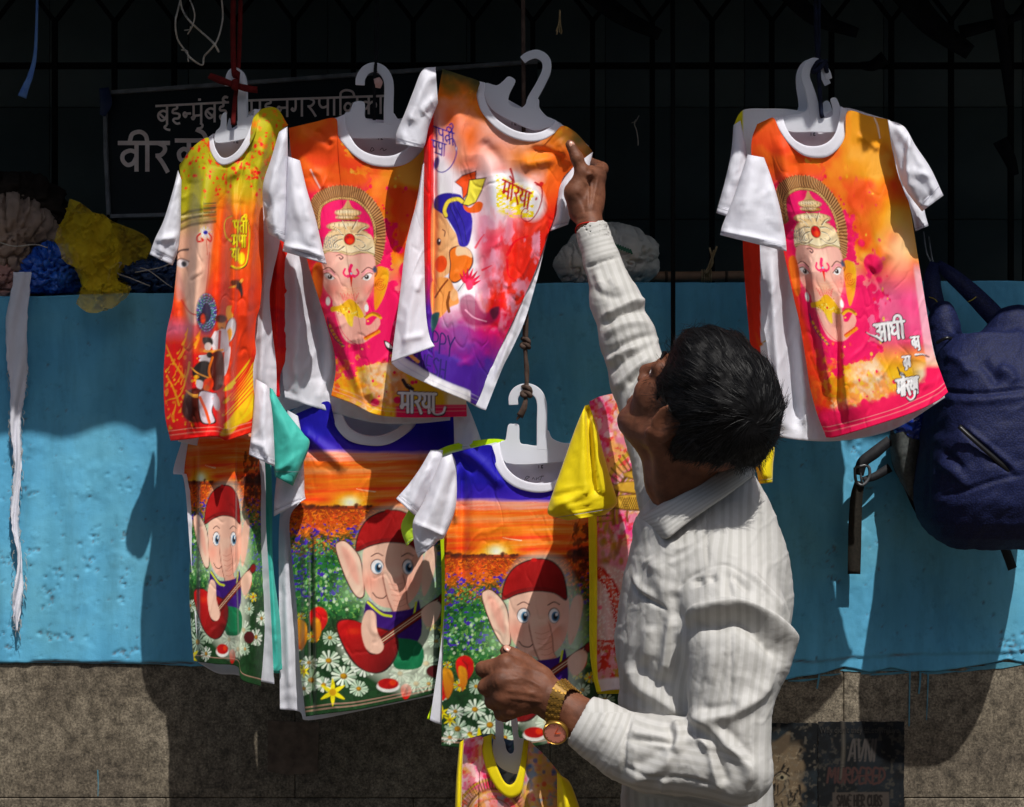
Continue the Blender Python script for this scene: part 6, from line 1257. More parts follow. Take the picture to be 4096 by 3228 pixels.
def relax(V, Fc, it=2, lam=.5):
    for _ in range(it):
        s = np.zeros_like(V); c = np.zeros(len(V))
        for k in range(4):
            for kk in (1, 3):
                j = Fc[:, (k + kk) % 4]
                for ax in range(3): s[:, ax] += np.bincount(Fc[:, k], V[j, ax], len(V))
                c += np.bincount(Fc[:, k], minlength=len(V))
        V = V + lam * (s / np.maximum(c, 1)[:, None] - V)
    return V

def carve(V, N, folds):
    """folds seen in the photograph, raised along the cloth's own normal on the side that shows them"""
    px, py = PX(V); face = np.clip(-N[:, 1] * 1.6 + .25, 0, 1); h = np.zeros(len(V))
    for f in folds:
        pts, hh, wl, wr_ = f[:4]; p = spline(pts, 5) if len(pts) > 2 else np.array(pts, float)
        if len(f) > 4: sel = (V[:, 1] > f[4][0]) & (V[:, 1] < f[4][1])
        else: sel = np.ones(len(V), bool)
        m = 3 * max(wl, wr_); sel &= (px > p[:, 0].min() - m) & (px < p[:, 0].max() + m) & (py > p[:, 1].min() - m) & (py < p[:, 1].max() + m)
        i = np.nonzero(sel)[0]
        if not i.size: continue
        d, sd, fr = segdist(px[i], py[i], p); tp = np.clip(np.minimum(fr, 1 - fr) * 5 + .15, 0, 1)
        h[i] += hh * np.exp(-(d / np.where(sd > 0, wl, wr_)) ** 2) * tp
    return V + N * (h * face)[:, None]

def p3(*a): return np.array(P(*a))
nrm = lambda v: np.array(v, float) / np.linalg.norm(v)
def prof(tab, vals, fn=None):
    return np.interp(vals, [t[0] for t in tab], [t[1] for t in tab])

MAN = thing('person', 'man in a white striped shirt seen from behind, one arm reaching up', 'person')

# ---- head frame
HF = nrm((-.517, .482, .707)); HL = nrm((-.682, -.731, 0)); HU = np.cross(HL, HF) * -1
HU = HU if HU[2] > 0 else -HU
HC = p3(2790, 1640, -.87)
def H(f, l, u): return HC + f * HF + l * HL + u * HU
HR = np.array([HF, HL, HU])

bf = Field((-.135, -1.03, .80), (.50, -.28, 2.02), .0027)
# torso core (inside the shirt) and shoulders
tor = [(1900, 2790, 2970, .045), (2000, 2670, 3020, .07), (2150, 2590, 3080, .10), (2400, 2540, 3110, .12), (2800, 2540, 3040, .11), (3300, 2540, 3040, .11)]
def torso_fn(tab, yc, shrink=0.0, ex=2.2, slope=0.0):
    zs = np.array([P(2048, t[0], yc)[2] for t in tab])[::-1]; dpx = (yc + CAM_D) / F
    cx = np.array([((t[1] + t[2]) / 2 - 2048) * dpx for t in tab])[::-1]; a_ = np.array([(t[2] - t[1]) / 2 * dpx - shrink for t in tab])[::-1]; b_ = np.array([t[3] - shrink for t in tab])[::-1]
    def fn(X, Y, Z):
        c = np.interp(Z.ravel(), zs, cx).reshape(Z.shape); a = np.interp(Z.ravel(), zs, a_).reshape(Z.shape); b = np.interp(Z.ravel(), zs, b_).reshape(Z.shape)
        q = (np.abs((X - c) / a) ** ex + np.abs((Y - yc) / b) ** ex) ** (1 / ex)
        d = (q - 1) * np.minimum(a, b)
        return np.maximum(d, np.maximum(zs[0] - Z, Z - zs[-1]))
    lo = np.array([(cx - a_).min(), yc - b_.max(), zs[0]]); hi = np.array([(cx + a_).max(), yc + b_.max(), zs[-1]])
    return fn, lo, hi
fn, lo, hi = torso_fn(tor, -.775, .016); bf.put(fn, lo, hi, .02)
bf.chain([H(-.015, 0, -.05), p3(2745, 1905, -.825), p3(2790, 2060, -.785)], [.056, .056, .064], .02)
bf.cone(H(.03, 0, -.085), p3(2640, 1930, -.81), .018, .016, .03)                    # throat
for s_ in (-1, 1): bf.cone(H(-.02, .05 * s_, -.06), p3(2690, 2010, -.81 - .04 * s_), .016, .014, .02)
# skull and face
bf.ell(H(-.018, 0, .022), HR, (.098, .077, .096), .01); bf.ell(H(.040, 0, -.030), HR, (.056, .060, .084), .03); bf.ell(H(.042, 0, -.078), HR, (.046, .047, .034), .02)
bf.cone(H(.078, -.012, -.098), H(.078, .012, -.098), .017, .017, .014)
for s_ in (-1, 1):
    bf.cone(H(-.004, .062 * s_, -.052), H(.066, .022 * s_, -.096), .016, .015, .02); bf.ell(H(.055, .042 * s_, -.024), HR, (.03, .024, .026), .015)
    bf.cone(H(.086, .012 * s_, .022), H(.070, .050 * s_, .020), .011, .012, .012); bf.ell(H(.094, .032 * s_, .000), HR, (.016, .017, .011), .008, True)
    bf.ell(H(.101, .014 * s_, -.036), HR, (.010, .008, .008), .006)
bf.cone(H(.090, 0, .014), H(.114, 0, -.028), .008, .0115, .010)
bf.cone(H(.088, -.020, -.064), H(.088, .020, -.064), .0075, .0075, .006); bf.cone(H(.098, -.008, -.062), H(.098, .008, -.062), .006, .006, .006); bf.cone(H(.094, -.012, -.076), H(.094, .012, -.076), .0075, .0075, .006)
bf.cone(H(.106, -.018, -.069), H(.106, .018, -.069), .0022, .0022, .003, True)
for s_ in (-1, 1):                                                                   # ears
    e = np.array([nrm(HF - .25 * HU), nrm(HL * s_ - .35 * HF), nrm(HU + .25 * HF)])
    bf.ell(H(-.014, .079 * s_, -.016), e, (.019, .0075, .033), .006); bf.ell(H(-.010, .0875 * s_, -.012), e, (.0105, .006, .020), .005, True)
    bf.cone(H(-.004, .079 * s_, -.042), H(.000, .077 * s_, -.048), .0075, .006, .005); bf.cone(H(.003, .080 * s_, -.020), H(.002, .080 * s_, -.026), .005, .005, .004)
# raised right arm and hand
RA = [p3(2740, 2060, -.64), p3(2545, 1520, -.565), p3(2405, 1040, -.49), p3(2362, 905, -.465)]
bf.chain(RA, [.045, .036, .024, .0212], .01)
bf.chain([RA[3], p3(2350, 850, -.45), p3(2345, 800, -.435)], [.0215, .0232, .025], .01)
bf.ell(p3(2350, 765, -.425), np.array([nrm((1, -.25, .12)), nrm((.25, 1, 0)), nrm((-.12, 0, 1))]), (.031, .017, .046), .014)
def hand(fd, W, mcp, pip, dip, tip, rr, k=.006):
    for j in range(len(mcp)):
        fd.cone(W, mcp[j], .019, rr[j] * 1.18, .014); fd.cone(mcp[j], pip[j], rr[j] * 1.12, rr[j] * 1.02, .005); fd.cone(pip[j], dip[j], rr[j] * 1.02, rr[j] * .92, .0022); fd.cone(dip[j], tip[j], rr[j] * .9, rr[j] * .72, .0018)
hand(bf, p3(2350, 820, -.435), [p3(2388, 712, -.415), p3(2376, 722, -.39), p3(2362, 742, -.368), p3(2346, 768, -.352)], [p3(2404, 668, -.385), p3(2388, 680, -.352), p3(2366, 700, -.332), p3(2338, 736, -.322)],
     [p3(2360, 648, -.352), p3(2330, 668, -.335), p3(2310, 700, -.325), p3(2296, 736, -.318)], [p3(2318, 650, -.345), p3(2290, 672, -.335), p3(2276, 704, -.325), p3(2268, 738, -.32)], [.0098, .0098, .0092, .0082])
bf.chain([p3(2318, 850, -.445), p3(2302, 770, -.448), p3(2330, 694, -.452), p3(2308, 632, -.455), p3(2281, 578, -.452)], [.019, .0195, .0125, .0105, .0088], .007)
bf.cone(p3(2395, 700, -.425), p3(2345, 690, -.445), .012, .011, .012)
bf.cone(p3(2410, 676, -.392), p3(2392, 690, -.41), .0115, .012, .006)
# lower left arm, fist round the hanger
LA = [p3(2930, 2380, -.91), p3(2965, 3070, -.985), p3(2365, 2905, -.905), p3(2222, 2808, -.885)]
bf.chain(LA, [.048, .040, .034, .0300], .012)
bf.cone(LA[3], p3(2160, 2770, -.885), .0300, .030, .01)
Wr = p3(2165, 2765, -.882)
M1 = [p3(2022, 2656, -.893), p3(2004, 2722, -.905), p3(2012, 2786, -.902), p3(2040, 2836, -.892)]
P1 = [p3(1932, 2676, -.880), p3(1942, 2748, -.886), p3(1968, 2806, -.880), p3(2002, 2856, -.872)]
D1 = [p3(1956, 2700, -.846), p3(1962, 2768, -.846), p3(1990, 2822, -.842), p3(2020, 2866, -.842)]
T1 = [p3(2006, 2706, -.838), p3(2010, 2768, -.836), p3(2034, 2818, -.836), p3(2056, 2858, -.838)]
hand(bf, Wr, M1, P1, D1, T1, [.0120, .0122, .0114, .0100])
for a_, b_ in zip(M1[:-1], M1[1:]): bf.cone((a_ * 2 + Wr) / 3, (b_ * 2 + Wr) / 3, .016, .016, .016)
for a_ in M1: bf.cone(a_, a_ + (Wr - a_) * .05, .0140, .013, .008)
for a_ in M1[1:3]: bf.cone(a_ + np.array([0, -.004, .0]), a_ + (Wr - a_) * .75 + np.array([0, -.0145, 0]), .0045, .003, .008)
bf.chain([p3(2160, 2710, -.878), p3(2095, 2655, -.868), p3(2052, 2628, -.862), p3(2024, 2603, -.856)], [.020, .0145, .0125, .0098], .009)
V, Fc = bf.mesh(); V = relax(V, Fc, 2, .5); N = vnormals(V, Fc)
hf = [([(1930, 2664), (1940, 2690)], -.0011, 3, 3), ([(1950, 2660), (1957, 2686)], -.0011, 3, 3), ([(1945, 2736), (1952, 2764)], -.0011, 3, 3), ([(2050, 2660), (2160, 2690), (2210, 2730)], .0014, 5, 5), ([(2020, 2720), (2090, 2716), (2160, 2745)], .0013, 4, 4), ([(2025, 2790), (2110, 2800), (2180, 2810)], .0015, 5, 5), ([(2080, 2735), (2110, 2765), (2150, 2770)], .0011, 4, 4), ([(2190, 2740), (2182, 2850)], -.0008, 4, 4), ([(2040, 2690), (2120, 2720), (2180, 2760)], .0016, 7, 7), ([(2010, 2760), (2100, 2770), (2170, 2790)], .0014, 6, 6), ([(2030, 2735), (2110, 2745)], -.0012, 6, 6), ([(1965, 2660), (1975, 2690)], -.0012, 5, 5), ([(1975, 2730), (1985, 2760)], -.0012, 5, 5), ([(2062, 2636), (2072, 2652)], -.001, 4, 4),
      ([(2312, 640), (2322, 652)], -.001, 4, 4), ([(2335, 715), (2352, 760), (2352, 840)], .0030, 6, 6), ([(2392, 706), (2380, 760), (2362, 850)], .0030, 7, 7), ([(2360, 700), (2368, 760), (2358, 850)], -.0014, 6, 6), ([(2372, 690), (2378, 780)], -.001, 5, 5), ([(2352, 690), (2366, 700)], .005, 12, 12), ([(2300, 770), (2325, 800), (2345, 860)], -.0016, 7, 7), ([(2400, 650), (2412, 664)], -.0012, 3, 3), ([(2408, 664), (2418, 678)], -.0012, 3, 3), ([(2295, 600), (2310, 606)], -.0009, 3, 3), ([(2298, 612), (2316, 618)], -.0008, 3, 3), ([(2325, 650), (2338, 672)], -.0012, 4, 4), ([(2310, 850), (2390, 842)], -.0008, 3, 3), ([(2345, 680), (2380, 690)], -.0016, 6, 6), ([(2350, 665), (2385, 672)], -.0014, 5, 5), ([(2310, 880), (2350, 870)], -.001, 5, 5)]
V = carve(V, N, hf)
V += N * (.0009 * (fbm(V[:, 0] * 260 + V[:, 1] * 90, V[:, 2] * 260, 3, 3) - .5))[:, None]
m_skin = mat('brown_skin', '#6e4430', 0.58, 0.25); Nn, L, b = nodes(m_skin)
n1 = noise_node(m_skin, 40, 5); r1 = ramp(m_skin, n1.outputs['Fac'], [(0.3, '#523122'), (0.52, '#683f2c'), (0.72, '#774d38')])
n2 = noise_node(m_skin, 420, 3); L.new(bump(m_skin, n2.outputs['Fac'], 0.28, 0.0012).outputs[0], b.inputs['Normal'])
L.new(r1.outputs[0], b.inputs['Base Color']); b.inputs['Subsurface Weight'].default_value = 0.12; b.inputs['Subsurface Radius'].default_value = (.006, .003, .002); b.inputs['Subsurface Scale'].default_value = 1.0
obj('body', mesh('body', V, Fc), m_skin, MAN)
# eyes, brows, nails
m_eye = mat('eye_white', '#e6ddd4', .2, .5); m_iris = mat('dark_iris', '#1c1008', .15, .6); m_nail = mat('nail', '#b98a78', .3, .5); m_hairm = mat('black_hair', '#070607', 0.6, 0.12)
def sphere(nm, c, r, m_, R=np.eye(3), k=12):
    th = np.linspace(0, np.pi, k); ph = np.linspace(0, 2 * np.pi, 2 * k, endpoint=False)
    D_ = np.stack([np.sin(th)[:, None] * np.cos(ph), np.sin(th)[:, None] * np.sin(ph), np.cos(th)[:, None] * np.ones(2 * k)], -1) * np.array(r)
    return obj(nm, mesh(nm, D_ @ np.array(R) + np.array(c), gridfaces(k, 2 * k, True)[:, ::-1]), m_, MAN)
for s_ in (-1, 1):
    sphere('eye', H(.0775, .032 * s_, .000), (.0112, .0112, .0112), m_eye, HR); sphere('iris', H(.0862, .032 * s_, .001), (.0035, .0055, .0055), m_iris, HR)
    mb = MB(); mb.tube([H(.092, .014 * s_, .026), H(.090, .032 * s_, .034), H(.074, .052 * s_, .028)], [.0022, .0034, .0016], 6, 4); mb.build('eyebrow', m_hairm, MAN, True)
tdir = nrm(p3(2024, 2603, -.856) - p3(2052, 2628, -.862)); tn = nrm(np.array([.35, -.75, .55])); ts = nrm(np.cross(tdir, tn)); tn = np.cross(ts, tdir)
sphere('thumbnail', p3(2027, 2604, -.862) + tn * .0062, (.0072, .0055, .0022), m_nail, np.array([tdir, ts, tn]))
tdir = nrm(p3(2281, 578, -.452) - p3(2308, 632, -.455)); tn = nrm(np.array([.2, -.9, .1])); ts = nrm(np.cross(tdir, tn)); tn = np.cross(ts, tdir)
sphere('thumbnail', p3(2284, 584, -.452) + tn * .0072, (.0068, .0052, .002), m_nail, np.array([tdir, ts, tn]))

# ---- hair: a cap and its strands
hfld = Field(HC - .2, HC + .2, .003)
hfld.ell(H(-.022, 0, .030), HR, (.109, .087, .103), .01); hfld.ell(H(.030, 0, .082), HR, (.055, .066, .036), .03); hfld.ell(H(-.072, 0, -.022), HR, (.040, .062, .046), .03)
sl_, (X, Y, Z) = hfld.block(hfld.lo, hfld.lo + hfld.h * (hfld.n - 1))
f_ = (X - HC[0]) * HF[0] + (Y - HC[1]) * HF[1] + (Z - HC[2]) * HF[2]; l_ = (X - HC[0]) * HL[0] + (Y - HC[1]) * HL[1] + (Z - HC[2]) * HL[2]; u_ = (X - HC[0]) * HU[0] + (Y - HC[1]) * HU[1] + (Z - HC[2]) * HU[2]
front = ((f_ - .047) * .90 - (u_ + .030) * .42)                                   # behind the line from sideburn to forehead
front = front + .012 * np.cos(np.clip(l_ / .06, -1.5, 1.5) * 1.4) - .010
earcut = np.minimum(.012 - u_ - .004, np.minimum(.0 + f_ + .036, .026 - f_)) * .9         # leaves the ears free
nape = (-.074 - (Z - HC[2]) - .10 * (X - HC[0])) * .95 + 0 * u_ + .004 * np.sin(X * 190 + Y * 130)
d = hfld.d[sl_]
wob = .0018 * np.sin(f_ * 90 + l_ * 60) * np.sin(u_ * 80 - l_ * 50) + .0008 * np.sin(f_ * 210) * np.sin(u_ * 190 + l_ * 170)
d = np.maximum(np.maximum(d + wob, front), np.maximum(nape, earcut)); hfld.d[sl_] = d
Vh, Fh = hfld.mesh(); Vh = relax(Vh, Fh, 2); Nh = vnormals(Vh, Fh); q_ = (Vh - HC) @ HR.T
Vh += Nh * (.0034 * (fbm(q_[:, 1] * 70 + q_[:, 0] * 22, q_[:, 0] * 30 + q_[:, 2] * 34, 5, 3) - .5) * 2)[:, None]; Nh = vnormals(Vh, Fh)
Nn, L, b = nodes(m_hairm); n1 = noise_node(m_hairm, 300, 2); L.new(bump(m_hairm, n1.outputs['Fac'], .25, .001).outputs[0], b.inputs['Normal'])
hair = obj('hair', mesh('hair', Vh, Fh), m_hairm, MAN)
g_ = np.random.default_rng(3); pick = g_.choice(len(Vh), min(len(Vh), 9000), replace=False); whorl = H(-.098, .030, .075)
CLN = np.stack([fbm(q_[:, 0] * 45 + 9 * k, q_[:, 1] * 45 + q_[:, 2] * 38 + 5 * k, 71 + k, 2) - .5 for k in range(3)], 1)
mb = MB(); 
for i in pick:
    p = Vh[i]; n = Nh[i]; q = p - HC; fu = q @ HF; uu = q @ HU; ll = q @ HL
    if n @ (p - HC) < 0: continue
    t = (p - whorl); t = nrm(t - n * (t @ n) + 1e-6)
    sw = nrm(np.cross(n, t)); dirn = nrm(t + 1.1 * sw * math.exp(-np.linalg.norm(p - whorl) / .04) - .5 * HU * (uu < -.01) + .35 * HF * (uu > .03) + .07 * g_.normal(size=3) + .55 * CLN[i]); dirn = nrm(dirn - n * (dirn @ n))
    ln = g_.uniform(.020, .042) if uu > 0 else g_.uniform(.008, .018)
    lift = g_.uniform(-.0008, .0016) + (.004 if g_.random() < .012 else 0); bend = g_.normal(size=3) * .08
    pts = []
    for s_ in (0, .35, .7, 1): pts.append(p - n * .001 + (dirn + bend * s_) * ln * s_ + n * (lift * math.sin(s_ * 1.9) + .0012) - np.array([0, 0, .004]) * s_ * s_ + n * (ln * ln * s_ * s_ * -4.9))
    mb.ribbon(pts, (.00055, .0005, .0004, .0002), nrm(n + .4 * g_.normal(size=3)), .0003)
m_strand = mat('hair_strand', '#080708', 0.5, 0.22)
st = mb.build('hair_strands', m_strand, hair, kind='stuff')
# ---- the man's shirt
sf = Field((-.02, -1.12, .66), (.52, -.40, 1.84), .0031)
tor = [(1862, 2780, 2988, .050), (1900, 2725, 3018, .064), (1950, 2650, 3046, .084), (2000, 2600, 3073, .100), (2050, 2558, 3096, .112), (2100, 2532, 3114, .124), (2170, 2530, 3140, .138), (2240, 2515, 3155, .150), (2300, 2495, 3163, .156), (2400, 2480, 3168, .158), (2550, 2460, 3150, .152), (2625, 2468, 3120, .148),
       (2754, 2482, 3080, .144), (2800, 2474, 3070, .144), (3000, 2480, 3075, .144), (3138, 2490, 3086, .144), (3300, 2480, 3095, .146), (3640, 2470, 3110, .150)]
fn, lo, hi = torso_fn(tor, -.778, 0, 2.15); sf.put(fn, lo, hi, .02)
RS = [p3(2364, 908, -.465), p3(2410, 1048, -.49), p3(2462, 1205, -.515), p3(2512, 1360, -.54), p3(2562, 1520, -.565), p3(2640, 1720, -.60), p3(2740, 2040, -.66)]
sf.chain(RS, [.0300, .0305, .0425, .0470, .0500, .058, .075], .012)
LS = [p3(2905, 2330, -.875), p3(2935, 2500, -.920), p3(2948, 2625, -.945), p3(2925, 2760, -.958), p3(2920, 2880, -.970), p3(2955, 3080, -.985)]
sf.chain(LS, [.076, .080, .076, .061, .057, .050], .016)
LF = [p3(2955, 3085, -.985), p3(2830, 3050, -.975), p3(2705, 3026, -.955), p3(2600, 3012, -.94), p3(2500, 2985, -.925), p3(2400, 2925, -.91), p3(2325, 2878, -.90)]
sf.chain(LF, [.047, .050, .0555, .0555, .050, .0445, .040], .012)
# cuffs: cut square and hollow
def cut(a, ax, hole, r, depth):
    ax = nrm(ax); a = np.array(a)
    def half(X, Y, Z): return -((X - a[0]) * ax[0] + (Y - a[1]) * ax[1] + (Z - a[2]) * ax[2])
    sl_, (X, Y, Z) = sf.block(a - .09, a + .09); d = sf.d[sl_]; near = ((X - a[0]) ** 2 + (Y - a[1]) ** 2 + (Z - a[2]) ** 2) < .085 ** 2
    sf.d[sl_] = np.where(near, np.maximum(d, (X - a[0]) * ax[0] + (Y - a[1]) * ax[1] + (Z - a[2]) * ax[2]), d)
    sf.cone(a + ax * .02, a - ax * depth, r, r * .95, .003, True)
cut(p3(2322, 2880, -.90), p3(2322, 2880, -.90) - p3(2420, 2925, -.91) + np.array([0, 0, .003]), None, .0365, .035)
cut(p3(2366, 915, -.466), p3(2366, 915, -.466) - p3(2400, 1010, -.483), None, .0275, .03)
V, Fc = sf.mesh(); V = relax(V, Fc, 2); N = vnormals(V, Fc)
px, py = PX(V)
rdg = np.exp(-((fbm(px / 130 + py / 260, py / 210 - px / 300, 31, 3) - .5) / .035) ** 2) - .6 * np.exp(-((fbm(px / 80 - py / 160, py / 110 + px / 190, 33, 3) - .5) / .035) ** 2)
V += N * (.0010 * rdg * np.clip((V[:, 2] - .6) * 4, 0, 1))[:, None]
V += N * (.0020 * (fbm(px / 120 + py / 300, py / 190, 9, 4) - .5) * 2 * np.clip((V[:, 2] - .6) * 4, 0, 1) + .0008 * (fbm(px / 34, py / 60 + px / 100, 12, 3) - .5) * 2)[:, None]
NE = (-1.2, -.84); FAR = (-.70, -.40)
mf = [  # sleeve cap and the big overhanging fold
 ([(2735, 2500), (2790, 2450), (2880, 2425), (2960, 2420), (3040, 2458), (3110, 2520), (3150, 2590), (3156, 2650)], .026, 40, 20, NE), ([(2790, 2515), (2880, 2490), (2960, 2482), (3040, 2535), (3105, 2610), (3120, 2670)], -.018, 34, 34, NE),
 ([(2985, 2285), (3040, 2345), (3100, 2410), (3130, 2460)], .010, 16, 22, NE), ([(2925, 2290), (2985, 2350), (3010, 2360)], -.008, 16, 14, NE), ([(2905, 2280), (2925, 2400)], -.007, 20, 14, NE), ([(2790, 2310), (2800, 2345)], -.007, 22, 22, NE), ([(2845, 2300), (2850, 2330)], -.006, 18, 18, NE),
 ([(2690, 2360), (2705, 2440), (2730, 2500), (2710, 2530)], -.009, 24, 28), ([(2600, 2230), (2640, 2300), (2680, 2400), (2700, 2470)], .006, 34, 40), ([(2640, 2310), (2680, 2330), (2740, 2330)], -.003, 22, 22), ([(2585, 2240), (2600, 2255)], .004, 22, 22),
 ([(2522, 2310), (2545, 2365), (2600, 2405), (2655, 2432), (2672, 2446)], -.006, 7, 9), ([(2530, 2300), (2560, 2350), (2620, 2390)], .005, 12, 14), ([(2700, 2150), (2640, 2260), (2620, 2300)], .006, 30, 30), ([(2830, 2120), (2760, 2180), (2680, 2210)], .003, 12, 12), ([(2830, 2170), (2740, 2230), (2660, 2270)], .003, 12, 12),
 ([(2690, 2460), (2675, 2560), (2660, 2700)], .010, 20, 26, (-.97, -.7)), ([(2500, 2640), (2560, 2740), (2650, 2800), (2740, 2870)], .010, 30, 26, (-.97, -.6)), ([(2560, 2640), (2600, 2720), (2700, 2735)], -.007, 26, 26, (-.97, -.6)), ([(2600, 2500), (2590, 2640)], .007, 26, 30, (-.97, -.6)),
 # seams
 ([(2828, 2050), (2826, 2160), (2832, 2270)], -.0028, 6, 6), ([(2832, 2271), (2900, 2258), (2950, 2280), (2990, 2312), (3030, 2350), (3080, 2400), (3120, 2460)], -.0030, 6, 6), ([(2832, 2270), (2760, 2310), (2700, 2362)], -.0028, 6, 6), ([(3018, 1900), (3006, 1990), (3050, 2110)], .003, 12, 12), ([(2860, 2102), (2890, 2100)], .003, 10, 8),
 ([(2922, 2500), (2924, 2700), (2920, 2860)], -.0022, 6, 6, NE),
 ([(2830, 2590), (2850, 2640), (2840, 2740)], .004, 30, 30, NE), ([(2980, 2680), (2960, 2780), (2930, 2850)], .005, 40, 40, NE),
 # crook and forearm
 ([(2762, 2862), (2830, 2872), (2930, 2850), (3020, 2790), (3090, 2690)], 0.0130, 27, 34, NE), ([(2800, 2840), (2880, 2836), (2960, 2815)], -0.0086, 20, 20, NE), ([(2764, 2866), (2830, 2895), (2900, 2950), (2985, 3040), (3020, 3130)], 0.0101, 23, 29, NE), ([(2860, 2895), (2940, 2960), (3010, 3060)], -0.0086, 23, 23, NE),
 ([(2690, 2885), (2712, 2940), (2705, 2985), (2690, 3010)], 0.0101, 16, 25, NE), ([(2675, 2890), (2690, 2940), (2680, 2990)], -0.0086, 16, 13, NE), ([(2800, 2960), (2840, 3010), (2860, 3090), (2885, 3170)], 0.0094, 16, 27, NE), ([(2850, 2990), (2880, 3060), (2905, 3140)], -0.0086, 23, 20, NE), ([(2880, 2960), (2950, 3020), (2990, 3090), (2985, 3150)], 0.0072, 20, 20, NE),
 ([(2510, 2955), (2580, 2962), (2650, 2968), (2695, 2985)], -0.0050, 11, 11, NE), ([(2515, 2930), (2600, 2940), (2680, 2960)], 0.0050, 18, 13, NE), ([(2740, 2960), (2800, 2965), (2850, 2990)], 0.0065, 18, 18, NE), ([(2695, 3010), (2650, 3060), (2560, 3110), (2500, 3120)], 0.0065, 34, 23, NE), ([(2660, 2990), (2600, 3040), (2530, 3060)], -0.0050, 27, 27, NE), ([(2490, 3060), (2570, 3095), (2660, 3110)], -0.0029, 8, 8, NE), ([(2670, 3105), (2760, 3115), (2850, 3140)], -0.0029, 8, 8, NE), ([(2655, 3110), (2650, 3170)], 0.0058, 13, 18, NE),
 ([(2525, 2862), (2500, 2960), (2495, 3050), (2482, 3120)], -0.0043, 9, 9, NE), ([(2400, 2900), (2430, 2910), (2412, 2970)], 0.0029, 16, 16, NE), ([(2420, 2830), (2400, 2920), (2380, 3000)], 0.0022, 18, 18, NE),
 # raised sleeve
 ([(2412, 1305), (2450, 1272), (2500, 1250), (2545, 1238), (2590, 1252)], -.012, 9, 16, FAR), ([(2410, 1275), (2470, 1240), (2540, 1205), (2592, 1222)], .010, 20, 20, FAR), ([(2418, 1345), (2470, 1310), (2540, 1290), (2600, 1300)], .007, 16, 16, FAR), ([(2420, 1425), (2480, 1385), (2560, 1350), (2620, 1340)], -.008, 14, 14, FAR), ([(2425, 1455), (2490, 1410), (2560, 1390)], .008, 16, 16, FAR),
 ([(2420, 1500), (2500, 1440), (2600, 1385)], -.007, 14, 14, FAR), ([(2460, 1560), (2540, 1480), (2610, 1420)], .009, 18, 18, FAR), ([(2510, 1545), (2560, 1490), (2600, 1460)], -.008, 12, 12, FAR), ([(2345, 1070), (2410, 1045), (2475, 1028)], -.006, 7, 9, FAR), ([(2385, 1080), (2400, 1130), (2410, 1180)], .005, 16, 16, FAR), ([(2440, 1110), (2470, 1160)], .004, 14, 14, FAR), ([(2380, 1150), (2440, 1190), (2500, 1180)], -.005, 16, 16, FAR), ([(2520, 1620), (2560, 1540), (2600, 1500)], .008, 16, 16, FAR)]
V = carve(V, N, mf)
# stripe coordinate woven into the cloth
px, py = PX(V); s = (px + .06 * (py - 2500) + 60 * np.clip((2300 - py) / 300, 0, 1) * (px < 2830)) / 78.0 + .5 * (fbm(px / 300, py / 260, 61, 3) - .5)
def along(pts):
    X2 = V[:, [0, 2]]; q = np.array(pts)[:, [0, 2]]; d_, sd, fr = segdist(X2[:, 0], X2[:, 1], q); return d_ * sd, fr, d_
dd, fr, da = along(LF); m = (V[:, 1] < -.84) & (da < .075) & (py > 2850) & (px < 3010) & ((py > 2990) | (px < 2770))
s = np.where(m, dd / .025, s); s = np.where(m & (fr > .74), fr * 12, s)
dd, fr, da = along(RS); m = (V[:, 1] > -.66) & (da < .09) & (px < 2720); s = np.where(m, dd / .028, s); s = np.where(m & (py < 1045 - .25 * (px - 2400)), fr * 28, s)
m_sh = mat('striped_cotton', '#dcdad4', 0.75, 0.2); Nn, L, b = nodes(m_sh)
at = Nn.new('ShaderNodeAttribute'); at.attribute_name = 'stripe'
def mth(op, a, c=None, v=None):
    n = Nn.new('ShaderNodeMath'); n.operation = op
    L.new(a, n.inputs[0]) if not isinstance(a, (int, float)) else setattr(n.inputs[0], 'default_value', a)
    if c is not None: n.inputs[1].default_value = c
    return n.outputs[0]
fr1 = mth('FRACT', at.outputs['Fac']); band = mth('SMOOTH_MIN', mth('ABSOLUTE', mth('SUBTRACT', fr1, .5)), .5)
r1 = ramp(m_sh, mth('ABSOLUTE', mth('SUBTRACT', fr1, .5)), [(0.12, '#c3c1bd'), (0.20, '#b7b5b0'), (0.34, '#b3b1ac'), (0.42, '#c2c0bc')])
fine = mth('FRACT', mth('MULTIPLY', at.outputs['Fac'], 9.0)); r2 = ramp(m_sh, fine, [(0.10, '#dedcd8'), (0.3, '#ffffff')])
mx = Nn.new('ShaderNodeMix'); mx.data_type = 'RGBA'; mx.blend_type = 'MULTIPLY'; mx.inputs[0].default_value = .10; L.new(r1.outputs[0], mx.inputs[6]); L.new(r2.outputs[0], mx.inputs[7])
L.new(mx.outputs[2], b.inputs['Base Color'])
n1 = noise_node(m_sh, 900, 2); n2 = noise_node(m_sh, 70, 4)
n3 = noise_node(m_sh, 10, 4, dims=(1.3, 1, .8)); n3.noise_type = 'RIDGED_MULTIFRACTAL'
L.new(bump(m_sh, n3.outputs['Fac'], .34, .004, bump(m_sh, n2.outputs['Fac'], .3, .003, bump(m_sh, n1.outputs['Fac'], .2, .0006).outputs[0]).outputs[0]).outputs[0], b.inputs['Normal'])
tr = Nn.new('ShaderNodeBsdfTranslucent'); L.new(mx.outputs[2], tr.inputs[0]); ms = Nn.new('ShaderNodeMixShader'); ms.inputs[0].default_value = .18
L.new(b.outputs[0], ms.inputs[1]); L.new(tr.outputs[0], ms.inputs[2]); L.new(ms.outputs[0], Nn['Material Output'].inputs[0])
SHT = obj('shirt', mesh('shirt', V, Fc, attrs={'stripe': s}), m_sh, MAN)
